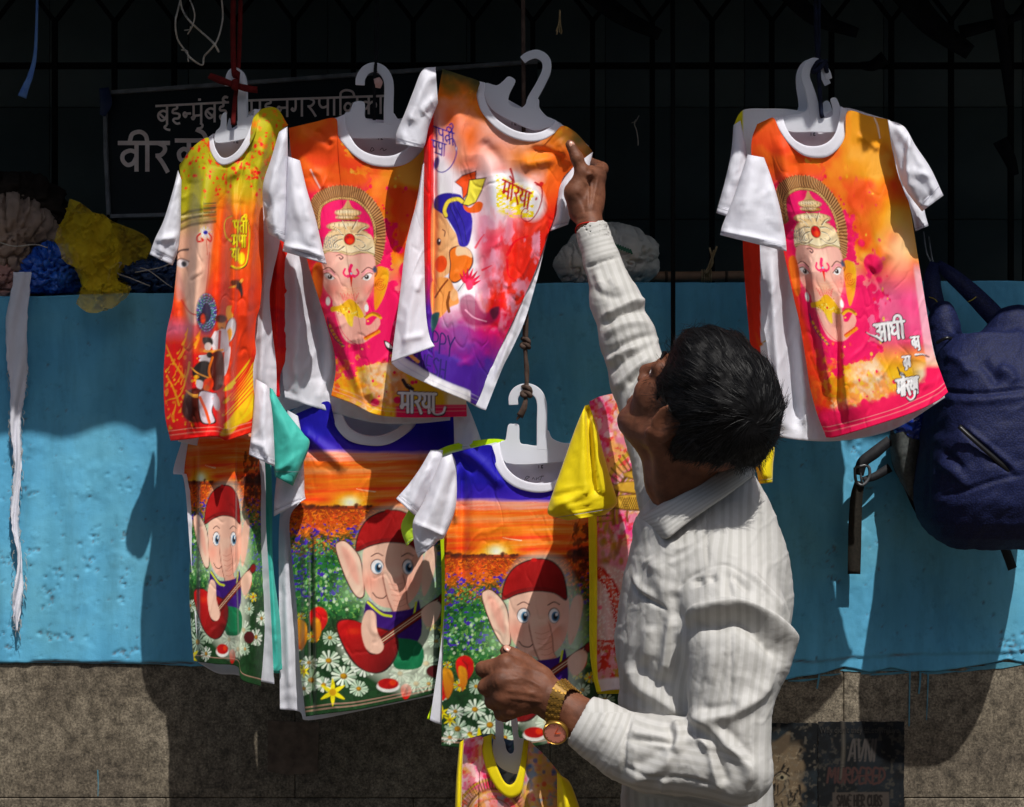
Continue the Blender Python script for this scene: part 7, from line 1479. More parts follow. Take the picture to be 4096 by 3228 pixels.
# folded collar round the neck
n = 72; t = np.linspace(0, 1, n)
tp = [(2572, 2062, -.800), (2586, 2056, -.826), (2640, 2022, -.858), (2720, 1975, -.874), (2800, 1928, -.876), (2880, 1876, -.866), (2950, 1832, -.836), (2968, 1830, -.800), (2930, 1850, -.748), (2830, 1905, -.722), (2720, 1970, -.722), (2630, 2030, -.742), (2585, 2060, -.778)]
lw = [(2600, 2140, -.800), (2662, 2150, -.894), (2690, 2134, -.905), (2750, 2086, -.906), (2830, 2030, -.902), (2915, 1972, -.886), (2990, 1915, -.846), (3012, 1898, -.800), (2960, 1930, -.728), (2850, 1990, -.694), (2730, 2060, -.690), (2640, 2130, -.706), (2590, 2130, -.770)]
def loop(tab): 
    q = spline([P(*a) for a in tab], 8); s_ = np.r_[0, np.cumsum(np.linalg.norm(np.diff(q, axis=0), axis=1))]; s_ /= s_[-1]
    return np.stack([np.interp(t, s_, q[:, k]) for k in range(3)], -1)
tt_, ll_ = loop(tp), loop(lw); ctr = (tt_.mean(0) + ll_.mean(0)) / 2; rows = []
inn = tt_ + (ctr - tt_) * .06; inn[:, 2] -= .030
for q in (0, .5): rows.append(inn * (1 - q) + tt_ * q)
for q in np.linspace(0, 1, 9):
    p_ = tt_ * (1 - q) + ll_ * q; o_ = p_ - ctr; o_[:, 2] = 0; o_ /= np.linalg.norm(o_, axis=1)[:, None]; rows.append(p_ + o_ * (.006 * math.sin(q * math.pi) + .002))
rows.append(ll_ - np.array([0, 0, .001])); 
st_ = np.tile(np.linspace(0, 1, len(rows))[:, None] * 5, (1, n))
me = mesh('collar', np.stack(rows), gridfaces(len(rows), n), attrs={'stripe': st_}); co = obj('collar', me, m_sh, SHT); md = co.modifiers.new('thick', 'SOLIDIFY'); md.thickness = .0022; md.offset = 0
# cuff button and buttons
m_btn = mat('button', '#b9a98c', .3, .5)
def disc(name, c, nv, r, th, m_, parent, seg=20, rim=None):
    nv = nrm(nv); a_ = nrm(np.cross(nv, [0.2, .1, 1])); b_ = np.cross(nv, a_); mb = MB(); ang = np.linspace(0, 2 * np.pi, seg, endpoint=False)
    ring = lambda rr, z: [np.array(c) + rr * (math.cos(x) * a_ + math.sin(x) * b_) + nv * z for x in ang]
    V_ = ring(r, 0) + ring(r, th * .7) + ring(r * .88, th) + ring(r * .7, th * .7 if rim else th); f = gridfaces(4, seg, True).tolist() + [[3 * seg + k for k in range(seg)], list(range(seg))[::-1]]
    mb.add(V_, f); return mb.build(name, m_, parent, True)
disc('cuff_button', p3(2380, 3012, -.9455), (-.25, -.9, -.25), .0062, .003, m_btn, SHT, rim=1)
# ---- trousers and shoes below the picture
tf = Field((.0, -.98, .02), (.50, -.58, .92), .008)
fn, lo, hi = torso_fn([(3150, 2520, 3060, .12), (3400, 2490, 3090, .125), (3640, 2500, 3100, .12)], -.79, .006); tf.put(fn, lo, hi, .03)
for yy, xx in ((-.88, .26), (-.70, .24)): tf.chain([(xx, yy, .74), (xx + .01, yy, .42), (xx + .02, yy, .05)], [.085, .066, .056], .03)
Vt, Ft = tf.mesh(); Vt = relax(Vt, Ft, 3); obj('trousers', mesh('trousers', Vt, Ft), noisy('grey_trousers', '#2c2c30', '#38383e', 20, .8), MAN)
m_shoe = mat('black_leather', '#141210', .4, .5)
for yy, xx in ((-.88, .26), (-.70, .24)):
    ff_ = Field((xx - .22, yy - .07, 0), (xx + .12, yy + .07, .14), .006); ff_.chain([(xx + .06, yy, .045), (xx, yy, .05), (xx - .13, yy, .035)], [.042, .044, .034], .02)
    ff_.cone((xx + .03, yy, .05), (xx + .02, yy, .10), .042, .042, .02)
    Vs, Fs = ff_.mesh(); Vs[:, 2] = np.maximum(Vs[:, 2], .003); obj('shoe', mesh('shoe', relax(Vs, Fs, 1), Fs), m_shoe, MAN)
# ---- red thread at the raised wrist
mb = MB(); ax = nrm(RS[0] - RS[1]); c0 = p3(2355, 912, -.468); a_ = nrm(np.cross(ax, [0, 1, .2])); b_ = np.cross(ax, a_)
mb.tube([c0 + .0236 * (math.cos(x) * a_ + math.sin(x) * b_) + ax * .003 * math.sin(2 * x) for x in np.linspace(0, 2 * np.pi, 26)], .0014, 6); 
tag = mb.build('wrist_thread', mat('red_thread', '#b3241c', .8, .1), None, True); tag['label'] = 'thin red thread tied round the wrist of the raised hand'; tag['category'] = 'thread'
# ---- gold watch on the near wrist
m_gold = mat('gold_steel', '#a37c36', .36, .5, .8); m_dial = mat('salmon_dial', '#f0937c', .55, .3); m_orange = mat('orange_hand', '#f2601e', .4, .4); m_glass = None
WT = thing('wristwatch', 'gold bracelet wristwatch with a salmon dial on the man\'s lower wrist', 'watch')
path = spline([(2312, 2790, -.862), (2300, 2756, -.885), (2272, 2736, -.908), (2244, 2752, -.924), (2226, 2795, -.930), (2214, 2840, -.928), (2208, 2880, -.922), (2212, 2912, -.914)], 6)
pw3 = np.array([P(*q) for q in path]); sl3 = np.r_[0, np.cumsum(np.linalg.norm(np.diff(pw3, axis=0), axis=1))]
wax = nrm(p3(2365, 2905, -.905) - p3(2160, 2770, -.885)); wc = p3(2245, 2822, -.884)
mb = MB(); nl = 15
for j in range(nl):
    s_ = sl3[-1] * (j + .5) / nl; c = np.array([np.interp(s_, sl3, pw3[:, k]) for k in range(3)]); c2 = np.array([np.interp(s_ + .002, sl3, pw3[:, k]) for k in range(3)])
    tg = nrm(c2 - c); out = c - wc; out = out - wax * (out @ wax); out = nrm(out - tg * (out @ tg)); wd = nrm(np.cross(tg, out))
    for q in range(5):
        o_ = (q - 2) * .0046; hh = .0020 if q % 2 else .0024; half = .0019; shift = (.0018 if q % 2 else 0)
        cc = c + wd * o_ + tg * shift; V_ = []
        for dz in (-1, 1):
            for dy in (-1, 1):
                for dx in (-1, 1): V_.append(cc + wd * dx * .0021 * (1 if dz < 0 else .8) + tg * dy * half * (1 if dz < 0 else .8) + out * (dz * hh * .5 + .0005))
        mb.add(V_, [(0, 2, 3, 1), (4, 5, 7, 6), (0, 1, 5, 4), (2, 6, 7, 3), (0, 4, 6, 2), (1, 3, 7, 5)])
mb.build('bracelet', m_gold, WT, kind='stuff')
mb = MB(); mb.ribbon(pw3, .0205, np.array([nrm((q - wc) - wax * ((q - wc) @ wax)) for q in pw3]), .0012); mb.build('bracelet_base', mat('dull_gold', '#6e5220', .5, .4, .5), WT)
dn = nrm((-.22, -.90, -.36)); dc = p3(2222, 2930, -.922)
disc('case', dc - dn * .004, dn, .0195, .0075, m_gold, WT, 36, 1); disc('dial', dc + dn * .0029, dn, .0171, .0004, m_dial, WT, 36)
a_ = nrm(np.cross(dn, [0, 0, 1])); b_ = np.cross(a_, dn)
mb = MB(); o_ = dc + dn * .0038
for k in range(48): 
    x = k * math.tau / 48; mb.tube([dc + dn * .0034 + .0184 * (math.cos(x) * a_ + math.sin(x) * b_), dc + dn * .0040 + .0176 * (math.cos(x) * a_ + math.sin(x) * b_)], .0009, 5)
mb.build('bezel_beads', m_gold, WT, kind='stuff')
for ang_, ln in ((118, .0125), (172, .0085)):
    mb = MB(); x = math.radians(ang_); mb.ribbon([o_, o_ + ln * (-math.cos(x) * a_ * -1 + math.sin(x) * b_)], (.0012, .0008), dn, .0004); mb.build('watch_hand', m_orange, WT)
for k in range(12):
    x = math.radians(k * 30); mb = MB(); mb.ribbon([o_ - dn * .0006 + .0132 * (math.cos(x) * a_ + math.sin(x) * b_), o_ - dn * .0006 + .0152 * (math.cos(x) * a_ + math.sin(x) * b_)], .0009, dn, .0003); mb.build('hour_mark', m_gold, WT)
# ------------------------------------------------------------------ hangers
m_plas = mat('milky_plastic', '#f0f2f8', .38, .5); Nn, L, b = nodes(m_plas)
tr = Nn.new('ShaderNodeBsdfTranslucent'); tr.inputs[0].default_value = (*lin('#eef0f6'), 1); ms = Nn.new('ShaderNodeMixShader'); ms.inputs[0].default_value = .45
L.new(b.outputs[0], ms.inputs[1]); L.new(tr.outputs[0], ms.inputs[2]); L.new(ms.outputs[0], Nn['Material Output'].inputs[0])
n1 = noise_node(m_plas, 60, 3); L.new(bump(m_plas, n1.outputs['Fac'], .1, .001).outputs[0], b.inputs['Normal'])
HG = 'milky plastic clothes hangers'
def solid(polys, y, th, name, mt, parent=None, **k):
    """bevelled plate from outlines in photo pixels"""
    bm = bmesh.new()
    for pts in polys:
        q = spline(pts, 4, True) if k.get('sm', True) else pts
        vs = [bm.verts.new(P(a, c, y - th / 2)) for a, c in q]; f = bm.faces.new(vs)
        r = bmesh.ops.extrude_face_region(bm, geom=[f]); 
        for v in r['geom']:
            if isinstance(v, bmesh.types.BMVert): v.co.y += th
    bmesh.ops.recalc_face_normals(bm, faces=bm.faces)
    bmesh.ops.bevel(bm, geom=[e for e in bm.edges if len(e.link_faces) == 2 and e.calc_face_angle() > 1.2], offset=th * .22, segments=1, affect='EDGES')
    me = bpy.data.meshes.new(name); bm.to_mesh(me); bm.free()
    return obj(name, me, mt, parent, smooth=False)
def outline(pts, w):
    p = spline(pts, 6); t = np.gradient(p, axis=0); t /= np.linalg.norm(t, axis=1)[:, None]; nn = np.stack([-t[:, 1], t[:, 0]], 1)
    ww = np.interp(np.linspace(0, 1, len(p)), np.linspace(0, 1, len(np.atleast_1d(w))), np.atleast_1d(w))[:, None] / 2
    return [tuple(x) for x in np.vstack([p + nn * ww, (p - nn * ww)[::-1]])]
def hanger(label, y, hook, w, plates, arms=None):
    h = thing('clothes_hanger', label, 'hanger', HG)
    solid([outline(hook, w)], y, .0042, 'hook', m_plas, h, sm=False)
    for q in plates: solid([q], y, .0036, 'hanger_body', m_plas, h)
    if arms:
        for a in arms: solid([outline(a, (26, 16))], y + .014, .0030, 'arm', m_plas, h, sm=False)
    return h
hanger('white hanger of the yellow drummer T-shirt, tied with a red ribbon', -.318, [(968, 520), (967, 430), (966, 340), (958, 300), (942, 284), (924, 292), (914, 318), (911, 344)], (36, 32, 30, 26),
       [[(862, 528), (880, 505), (886, 462), (905, 450), (907, 515), (925, 521), (948, 512), (950, 480), (985, 470), (1012, 462), (1016, 500), (1000, 545), (930, 566), (862, 570)]], [[(990, 500), (1060, 480), (1110, 470)], [(870, 550), (800, 620), (750, 650)]])
hanger('second white hanger, close behind the one with the red ribbon', -.262, [(980, 520), (976, 430), (975, 350), (968, 306), (952, 290), (934, 296), (926, 320)], (34, 30, 28, 24), [[(900, 540), (918, 470), (930, 520), (960, 512), (1000, 500), (1004, 540), (900, 560)]])
hanger('white hanger of the statue print T-shirt, on a dark cord below the name board', -.292, [(1555, 500), (1554, 430), (1556, 352), (1550, 312), (1528, 280), (1496, 268), (1463, 280), (1443, 310), (1440, 340)], (40, 38, 38, 37),
       [[(1378, 456), (1398, 446), (1412, 412), (1432, 404), (1456, 408), (1460, 432), (1462, 472), (1500, 486), (1536, 492), (1550, 470), (1574, 452), (1600, 482), (1690, 520), (1692, 552), (1540, 552), (1384, 546)]], [[(1400, 510), (1280, 520), (1190, 545)], [(1680, 535), (1780, 560), (1880, 610)]])
hanger('tilted white hanger inside the shirt the man is holding up', -.350, [(2122, 432), (2128, 398), (2160, 340), (2186, 282), (2182, 238), (2148, 216), (2112, 224), (2090, 240)], (40, 36, 36, 32),
       [[(1938, 334), (1985, 341), (2010, 326), (2030, 307), (2046, 308), (2061, 320), (2058, 336), (2038, 376), (2034, 405), (2048, 424), (2078, 432), (2098, 422), (2116, 398), (2154, 396), (2158, 430), (2186, 464), (2224, 484), (2206, 504), (2140, 522), (2060, 492), (1985, 452), (1944, 405)]], [[(1960, 380), (1860, 320), (1790, 295)], [(2200, 490), (2290, 540), (2350, 590)]])
hanger('white hanger of the shirt hanging alone at right, its hook turned right', -.352, [(3262, 480), (3250, 400), (3236, 350), (3222, 305), (3232, 262), (3258, 246), (3288, 260), (3308, 290), (3316, 316)], (46, 36, 34, 30, 28),
       [[(3132, 470), (3192, 456), (3222, 444), (3236, 418), (3258, 420), (3270, 446), (3284, 468), (3300, 474), (3328, 462), (3330, 430), (3322, 396), (3344, 391), (3358, 420), (3367, 450), (3360, 522), (3250, 528), (3150, 524)]], [[(3150, 500), (3090, 490), (3050, 500)], [(3350, 480), (3450, 480), (3530, 495)]])
hanger('second white hanger, just behind the hook at right', -.288, [(3220, 470), (3214, 400), (3204, 350), (3202, 300), (3220, 262), (3250, 252), (3284, 272), (3300, 312), (3312, 338)], (46, 34, 30, 26), [[(3120, 474), (3180, 456), (3200, 420), (3240, 440), (3290, 472), (3292, 412), (3318, 408), (3326, 480), (3230, 520), (3120, 510)]])
hanger('white hanger on the knotted brown cord in the middle', -.315, [(2169, 1800), (2168, 1690), (2167, 1612), (2148, 1570), (2110, 1552), (2072, 1562), (2054, 1588), (2054, 1620)], (44, 38, 38, 38),
       [[(2002, 1772), (2022, 1758), (2032, 1702), (2052, 1696), (2076, 1702), (2080, 1768), (2110, 1778), (2148, 1782), (2152, 1760), (2190, 1720), (2208, 1752), (2246, 1770), (2300, 1780), (2310, 1830), (2200, 1852), (2024, 1852)]], [[(2020, 1800), (1930, 1800), (1840, 1830)], [(2290, 1810), (2360, 1815), (2410, 1830)]])
hanger('pale hanger in the fist, carrying the pastel shirt', -.822, [(2000, 2985), (1998, 2920), (1999, 2850), (2012, 2790), (2040, 2770)], (34, 32, 30), [[(1974, 2960), (1986, 2962), (2016, 2962), (2026, 3000), (2042, 3016), (2056, 3000), (2050, 2930), (2044, 2886), (2056, 2872), (2070, 2880), (2076, 2950), (2100, 2965), (2096, 3080), (2060, 3096), (2000, 3070), (1972, 3020)]])

# ------------------------------------------------------------------ cords, ribbons, threads
def cordmat(n, c, c2=None): return noisy(n, c, c2 or c, 60, .85, .15, .4, .002)
m_red = cordmat('red_ribbon', '#4c0c0c', '#601412'); m_brown = cordmat('brown_cord', '#3a2e28', '#54443c'); m_black = cordmat('black_cord', '#0c0d10', '#16181c'); m_str = cordmat('white_string', '#b8b0a4', '#9a9288'); m_navyc = cordmat('navy_cord', '#10131f', '#1a2036')
t = thing('ribbon', 'dark red ribbon tied in a bow round the first hanger hook', 'ribbon')
for nm, pts, wd in (('strand', [(934, -60, -.30), (932, 120, -.31), (936, 290, -.326), (950, 300, -.33)], .0095), ('strand', [(962, -60, -.30), (960, 120, -.31), (952, 290, -.32), (938, 420, -.334), (932, 500, -.335)], .008), ('bow_end', [(836, 302, -.325), (880, 320, -.335), (940, 340, -.338)], (.011, .014, .010)), ('bow_end', [(935, 338, -.336), (980, 352, -.338), (1030, 360, -.325)], (.010, .013, .012))):
    mb = MB(); mb.ribbon([P(*q) for q in pts], wd, nrm((.1, -1, .12)), .0012, 6); mb.build(nm, m_red, t, True)
mb = MB(); mb.tube([P(938, 322, -.338), P(944, 340, -.341), P(936, 356, -.338)], .006, 8, 4); mb.build('knot', m_red, t, True)
t = thing('cord', 'dark cord with a torn pink paper end, holding the hanger below the name board', 'cord', None)
for pts in ([(1503, -60, -.26), (1504, 150, -.27), (1506, 290, -.292)], [(1509, -60, -.26), (1511, 150, -.27), (1500, 300, -.30), (1497, 480, -.30)]): mb = MB(); mb.tube([P(*q) for q in pts], .0032, 7, 6); mb.build('strand', m_black, t, True)
mb = MB(); mb.ribbon([P(1506, 312, -.305), P(1514, 330, -.307), (P(1512, 352, -.305))], (.012, .016, .009), nrm((.2, -1, .3)), .0008, 4); mb.build('paper_end', noisy('pink_paper', '#c8a098', '#a8847c', 40, .9), t, True)
t = thing('cord', 'knotted brown cord running down behind the tilted shirt to the middle hanger', 'cord')
mb = MB(); mb.tube([P(2092, -60, -.32), P(2094, 300, -.33), P(2096, 700, -.335), P(2106, 1250, -.325), P(2102, 1395, -.32), P(2106, 1500, -.32), P(2108, 1590, -.32)], .0040, 8, 6); mb.build('strand', m_brown, t, True)
mb = MB(); mb.tube([P(2098, 1300, -.318), P(2098, 1390, -.315), P(2110, 1480, -.315), P(2104, 1580, -.316)], .0035, 8, 6); mb.build('strand', m_brown, t, True)
for q, r in (((2101, 1392), .0085), ((2105, 1586), .0095)):
    c = p3(*q, -.322); mb = MB(); mb.tube([c + np.array([.8 * r * math.cos(a_), -.004 * math.sin(a_ * 2), .62 * r * math.sin(a_) + .0015 * a_]) for a_ in np.linspace(0, 9, 22)], r * .5, 7); mb.build('knot', m_brown, t, True)
mb = MB(); mb.ribbon([P(2104, 1592, -.322), P(2096, 1630, -.326), P(2080, 1664, -.324)], (.007, .011, .013), nrm((.2, -1, .1)), .003, 5); mb.ribbon([P(2082, 1660, -.323), P(2070, 1674, -.322), P(2068, 1682, -.322)], (.008, .004, .001), (0, -1, 0), .002, 4); mb.ribbon([P(2084, 1662, -.3225), P(2090, 1674, -.322)], (.006, .001), (0, -1, 0), .002); mb.build('frayed_end', m_brown, t, True)
t = thing('cord', 'dark navy cord knotted round the hanger hook at right', 'cord')
for pts in ([(3262, -60, -.30), (3264, 120, -.32), (3272, 262, -.355)], [(3276, -60, -.30), (3274, 140, -.32), (3276, 300, -.36), (3284, 440, -.36), (3290, 470, -.355)]): mb = MB(); mb.tube([P(*q) for q in pts], .0040, 7, 6); mb.build('strand', m_navyc, t, True)
c = p3(3280, 268, -.352); mb = MB(); mb.tube([c + np.array([.012 * math.cos(a_), .012 * math.sin(a_), .009 * math.sin(a_ * 1.7)]) for a_ in np.linspace(0, 12, 30)], .0045, 7); mb.build('knot', m_navyc, t, True)
t = thing('pole', 'thin black upright pole in front of the blue wall, behind the man\'s head', 'pole')
mb = MB(); mb.tube([P(2690, -700, -.06), P(2692, 700, -.06), (P(2694, 1600, -.06)[0], -.06, 0.0)], .0048, 10); mb.build('shaft', m_iron, t, True)
t = thing('string', 'loose loops of white string dangling at the top left', 'string')
Z_ = 1 / 1.4229
for pts, r in (([(1036, -40), (1012, 60), (998, 130), (1010, 220), (1050, 282), (1085, 330), (1150, 370), (1163, 320), (1210, 268), (1242, 215), (1268, 100), (1258, -40)], .0018), ([(1020, -40), (1040, 60), (1085, 125), (1150, 185), (1215, 245), (1246, 296)], .0019), ([(1062, -40), (1098, 40), (1108, 95), (1092, 155), (1068, 194)], .0013), ([(1034, 284), (1065, 292), (1072, 350)], .0016), ([(1050, 172), (1078, 168), (1086, 150)], .001)):
    mb = MB(); mb.tube([P(a * Z_, c * Z_, -.30 + .02 * math.sin(a * .05)) for a, c in pts], r, 6, 6); mb.build('loop', m_str, t, True)
t = thing('cloth_strip', 'short blue cloth strip hanging at the top left corner', 'strip')
mb = MB(); mb.ribbon([P(150, -60, -.3), P(142, 200, -.31), P(122, 300, -.32), P(104, 345, -.325), P(88, 388, -.322)], (.004, .006, .010, .012, .016), nrm((.25, -1, .15)), .001, 6); mb.build('strip', noisy('blue_rag', '#3f5f9c', '#52739e', 30, .9), t, True)
t = thing('cloth_strip', 'dark blue tape wrapped on the corner of the name board frame', 'tape')
mb = MB(); mb.ribbon([P(416, 352, .126), P(424, 410, .122), P(410, 462, .126)], (.02, .026, .012), nrm((.1, -1, 0)), .003, 5); mb.build('strip', noisy('navy_tape', '#1a2a4c', '#22335a', 30, .6), t, True)
t = thing('straw_tuft', 'small straw tuft dangling above the tilted hanger', 'tuft')
m_straw = cordmat('straw', '#a8916c', '#87724e')
for k in range(9): mb = MB(); a_ = random.uniform(-10, 12); mb.tube([P(2240, 40, -.28), P(2238 + a_ * .3, 88, -.28), P(2234 + a_ * 1.3, 136 + random.uniform(-12, 8), -.28 - random.uniform(0, .008))], (.0016, .001), 5, 4); mb.build('straw', m_straw, t, True)
t = thing('string', 'thin pale thread with a tiny knot in the dark right of the raised hand', 'string')
mb = MB(); mb.tube([P(2542, 478, .1), P(2538, 500, .1), P(2546, 520, .1), P(2552, 560, .1), P(2552, 582, .1)], .0011, 5, 5); mb.tube([P(2526, 492, .1), P(2544, 484, .1), P(2556, 462, .1)], .0008, 5, 4); mb.build('thread', m_str, t, True)
for j, (pts, wd) in enumerate((([(2330, -60), (2480, 60), (2640, 140)], .05), ([(3140, -40), (3260, 70), (3430, 132)], .045), ([(3600, -60), (3720, 90), (3880, 210)], .07), ([(3980, -60), (4030, 300), (4040, 420)], .03), ([(3840, 130), (3960, 100), (4096, 60)], .03), ([(3540, 230), (3490, 262), (3440, 262)], .03), ([(4000, 560), (4040, 640), (4060, 700)], .035))):
    t = thing('rag', ('black rag tied high on the gate above the raised hand', 'black rag hanging from the gate left of the right hanger cord', 'wide dark rag slanting down at the upper right', 'dark strip hanging at the far right edge', 'dark rag stretched level near the right edge', 'small dark rag behind the right hanger', 'faint dark rag low on the gate at far right')[j], 'rag')
    mb = MB(); mb.ribbon([P(a, c, .24 + .01 * j) for a, c in pts], (wd, wd * .8, wd * .5), nrm((.1, -1, .1)), .003, 6); mb.build('cloth', m_black, t, True)

# ------------------------------------------------------------------ bundles on the ledge
def blob(name, c, r, m_, parent, seed=0, amp=.18, fr=2.2, k=80, flat=.0, drape=None):
    th = np.linspace(0, np.pi, k); ph = np.linspace(0, 2 * np.pi, 2 * k, endpoint=False)
    D_ = np.stack([np.sin(th)[:, None] * np.cos(ph), np.sin(th)[:, None] * np.sin(ph), np.cos(th)[:, None] * np.ones(2 * k)], -1)
    n = (fbm(D_[..., 0] * fr + D_[..., 1] * 1.3 + seed, D_[..., 2] * fr + seed * 2, seed, 4) - .5) * 2
    cr2 = np.abs(fbm(D_[..., 0] * fr * 3.1 + D_[..., 1] * 2.7 + seed, D_[..., 2] * fr * 2.6 + D_[..., 1] * 1.4, seed + 19, 3) - .5) * 2
    cr = np.abs(fbm(D_[..., 0] * fr * 1.7 + seed * 3 + D_[..., 1], D_[..., 2] * fr * 1.2 - D_[..., 1] * 2, seed + 9, 4) - .5) * 2
    q = (1 + amp * n - amp * .9 * np.exp(-(cr / .10) ** 2) + amp * .16 * np.exp(-(cr2 / .12)))[..., None]
    V_ = D_ * q * np.array(r)
    V_[..., 2] = np.where(V_[..., 2] < -r[2] * .75, -r[2] * .75 + (V_[..., 2] + r[2] * .75) * .15, V_[..., 2])
    if drape is not None: V_ = drape(V_)
    return obj(name, mesh(name, V_ + np.array(c), gridfaces(k, 2 * k, True)[:, ::-1]), m_, parent)
def tarp(n, c, c2, tr_=.0, rough=.45, spec=.4):
    m = noisy(n, c, c2, 12, rough, spec, .5, .006, 26)
    if tr_:
        Nn, L, b = nodes(m); tb = Nn.new('ShaderNodeBsdfTransparent'); ms = Nn.new('ShaderNodeMixShader'); ms.inputs[0].default_value = tr_
        L.new(b.outputs[0], ms.inputs[1]); L.new(tb.outputs[0], ms.inputs[2]); L.new(ms.outputs[0], Nn['Material Output'].inputs[0])
    return m
def bundle(name, label, cat, px, py, y, r, m_, seed, part='sack', **k):
    t = thing(name, label, cat); blob(part, P(px, py, y), r, m_, t, seed, **k); return t
bundle('sack', 'brown paper-like sack at the far left end of the ledge', 'sack', 40, 960, .12, (.10, .10, .095), tarp('brown_sack', '#8a7462', '#a89080', 0, .9, .15), 3)
bundle('sack', 'dusky pink cloth bundle under the brown sack at far left', 'bundle', 10, 1130, .10, (.085, .08, .045), tarp('pink_cloth', '#9a7066', '#b88c80', 0, .9, .15), 5)
t = bundle('sack', 'dark brown heap behind the bundles at far left', 'sack', 20, 830, .20, (.14, .1, .08), tarp('dark_heap', '#2c2420', '#40352e', 0, .95, .1), 8)
t = bundle('plastic_bag', 'crumpled deep blue plastic bag on the ledge, left of the yellow net', 'bag', 212, 1090, .07, (.066, .07, .058), tarp('blue_plastic', '#1a4cae', '#2a6ad0', 0, .3, .5), 11, 'bag', amp=.22, fr=3.2)
t = bundle('plastic_bag', 'dark blue plastic bag beneath the sleeve of the first shirt', 'bag', 620, 1118, .08, (.085, .08, .045), tarp('navy_plastic', '#142a4c', '#203c66', 0, .35, .5), 14, 'bag', amp=.22, fr=3)
for k, pts in enumerate(([(560, 1070), (600, 1085), (660, 1130), (690, 1150)], [(440, 1110), (450, 1060), (490, 1048), (470, 1090), (520, 1110), (600, 1140)], [(540, 1090), (640, 1070), (700, 1050)])):
    pass
mb = MB()
for pts in ([(560, 1070), (600, 1085), (660, 1130), (690, 1150)], [(432, 1120), (446, 1070), (486, 1050), (468, 1090), (520, 1112), (600, 1144)], [(540, 1090), (640, 1070), (700, 1046)], [(0, 970), (60, 985), (140, 978), (190, 990)]): mb.tube([P(a, c, -.02) for a, c in pts], .0012, 5, 6)
o = mb.build('string', m_str, None, True); o['label'] = 'pale stringy threads straggling over the blue bags on the ledge'; o['category'] = 'string'; o['kind'] = 'stuff'
# yellow net hanging over the edge
m_net = tarp('yellow_net', '#c8a814', '#e6c824', .42, .7, .2)
t = thing('net_bag', 'sheer yellow net bag bunched on the ledge and drooping over the blue wall', 'net')
def sheet(name, T, B, L_, R_, y0, y1, seed, amp, parent, m_, st=4):
    o = panel(name, T, B, L_, R_, y0, y1, .02, [], amp, seed, m_, None, st, parent, hem=False)
    n_ = len(o.data.vertices); c = np.empty(n_ * 3); o.data.vertices.foreach_get('co', c); c = c.reshape(-1, 3); px_, py_ = PX(c)
    cz = np.exp(-np.abs(fbm(px_ / 60 + py_ / 90, py_ / 70 - px_ / 110, seed + 3, 4) - .5) / .03) * .016 + np.exp(-np.abs(fbm(px_ / 26, py_ / 40, seed + 7, 3) - .5) / .04) * .006
    c[:, 1] -= cz; o.data.vertices.foreach_set('co', c.ravel()); o.data.update(); return o
sheet('net', [(280, 795), (330, 815), (372, 850)], [(305, 1215), (360, 1252), (440, 1238), (505, 1195)], [(280, 795), (262, 860), (222, 945), (240, 1000), (262, 1050), (320, 1080), (330, 1150), (305, 1215)], [(372, 850), (365, 880), (420, 858), (470, 960), (480, 1050), (470, 1120), (530, 1150), (505, 1195)], -.01, -.055, 51, .018, t, m_net)
sheet('net', [(360, 880), (410, 860), (440, 880)], [(330, 1190), (420, 1200), (490, 1160)], [(360, 880), (300, 960), (330, 1060), (330, 1190)], [(440, 880), (600, 960), (560, 1090), (490, 1160)], .05, .03, 53, .02, t, m_net)
sheet('net', [(300, 860), (380, 850), (460, 900)], [(330, 1150), (420, 1170), (470, 1150)], [(300, 860), (270, 960), (330, 1150)], [(460, 900), (490, 1010), (470, 1150)], .02, .0, 55, .022, t, m_net)
bundle('sack', 'folded white woven sack with green print on the ledge, behind the raised wrist', 'sack', 2440, 1030, .12, (.105, .09, .072), tarp('woven_white', '#bdbab0', '#d2cec2', 0, .8, .2), 21, amp=.12)
t = bpy.context.scene.objects
sk = [o for o in COL.objects if o.get('label', '').startswith('folded white woven')][0]
blob('rolled_end', P(2330, 1060, .06), (.055, .06, .055), tarp('woven_roll', '#b4b1a8', '#ccc8bc', 0, .8, .2), sk, 23, .14)
mb = MB(); m_gp = mat('green_print', '#3c6a54', .8, .1)
for k in range(9): mb.ribbon([P(2440 + k * 10, 965 + k * 4, .0285 - k * .0002), P(2448 + k * 10, 985 + k * 4, .0275 - k * .0002)], .004, (0, -1, 0), .001)
mb.build('print', m_gp, sk)
t = thing('bamboo_pole', 'bamboo pole lying along the ledge, tied with dry raffia', 'pole')
mb = MB(); mb.tube([P(2480, 1104, .13), P(2700, 1106, .13), P(3060, 1102, .13), P(3300, 1100, .13)], .0105, 12, 3); mb.build('cane', noisy('bamboo', '#7a5c44', '#927054', 14, .6, .3), t, True)
for x in (2665, 2905, 3120): mb = MB(); c = p3(x, 1105, .13); mb.tube([c - np.array([.003, 0, 0]), c + np.array([.003, 0, 0])], .0118, 12); mb.build('node', noisy('bamboo_node', '#3a2c20', '#4c3a2a', 14, .7), t, True)
mb = MB()
for k in range(5): c = p3(2808 + k * 9, 1105, .13); mb.tube([c + .0135 * np.array([.1 * math.cos(a_), math.cos(a_), math.sin(a_)]) for a_ in np.linspace(0, 6.3, 14)], .0016, 5)
for q in ([(2820, 1095), (2846, 1040), (2868, 985)], [(2826, 1095), (2850, 1050), (2838, 990)], [(2818, 1095), (2838, 1060), (2856, 1000)]): mb.ribbon([P(a, c_, .112) for a, c_ in q], (.003, .005, .004), nrm((.2, -1, 0)), .001, 4)
mb.build('raffia_tie', m_straw, t, True)

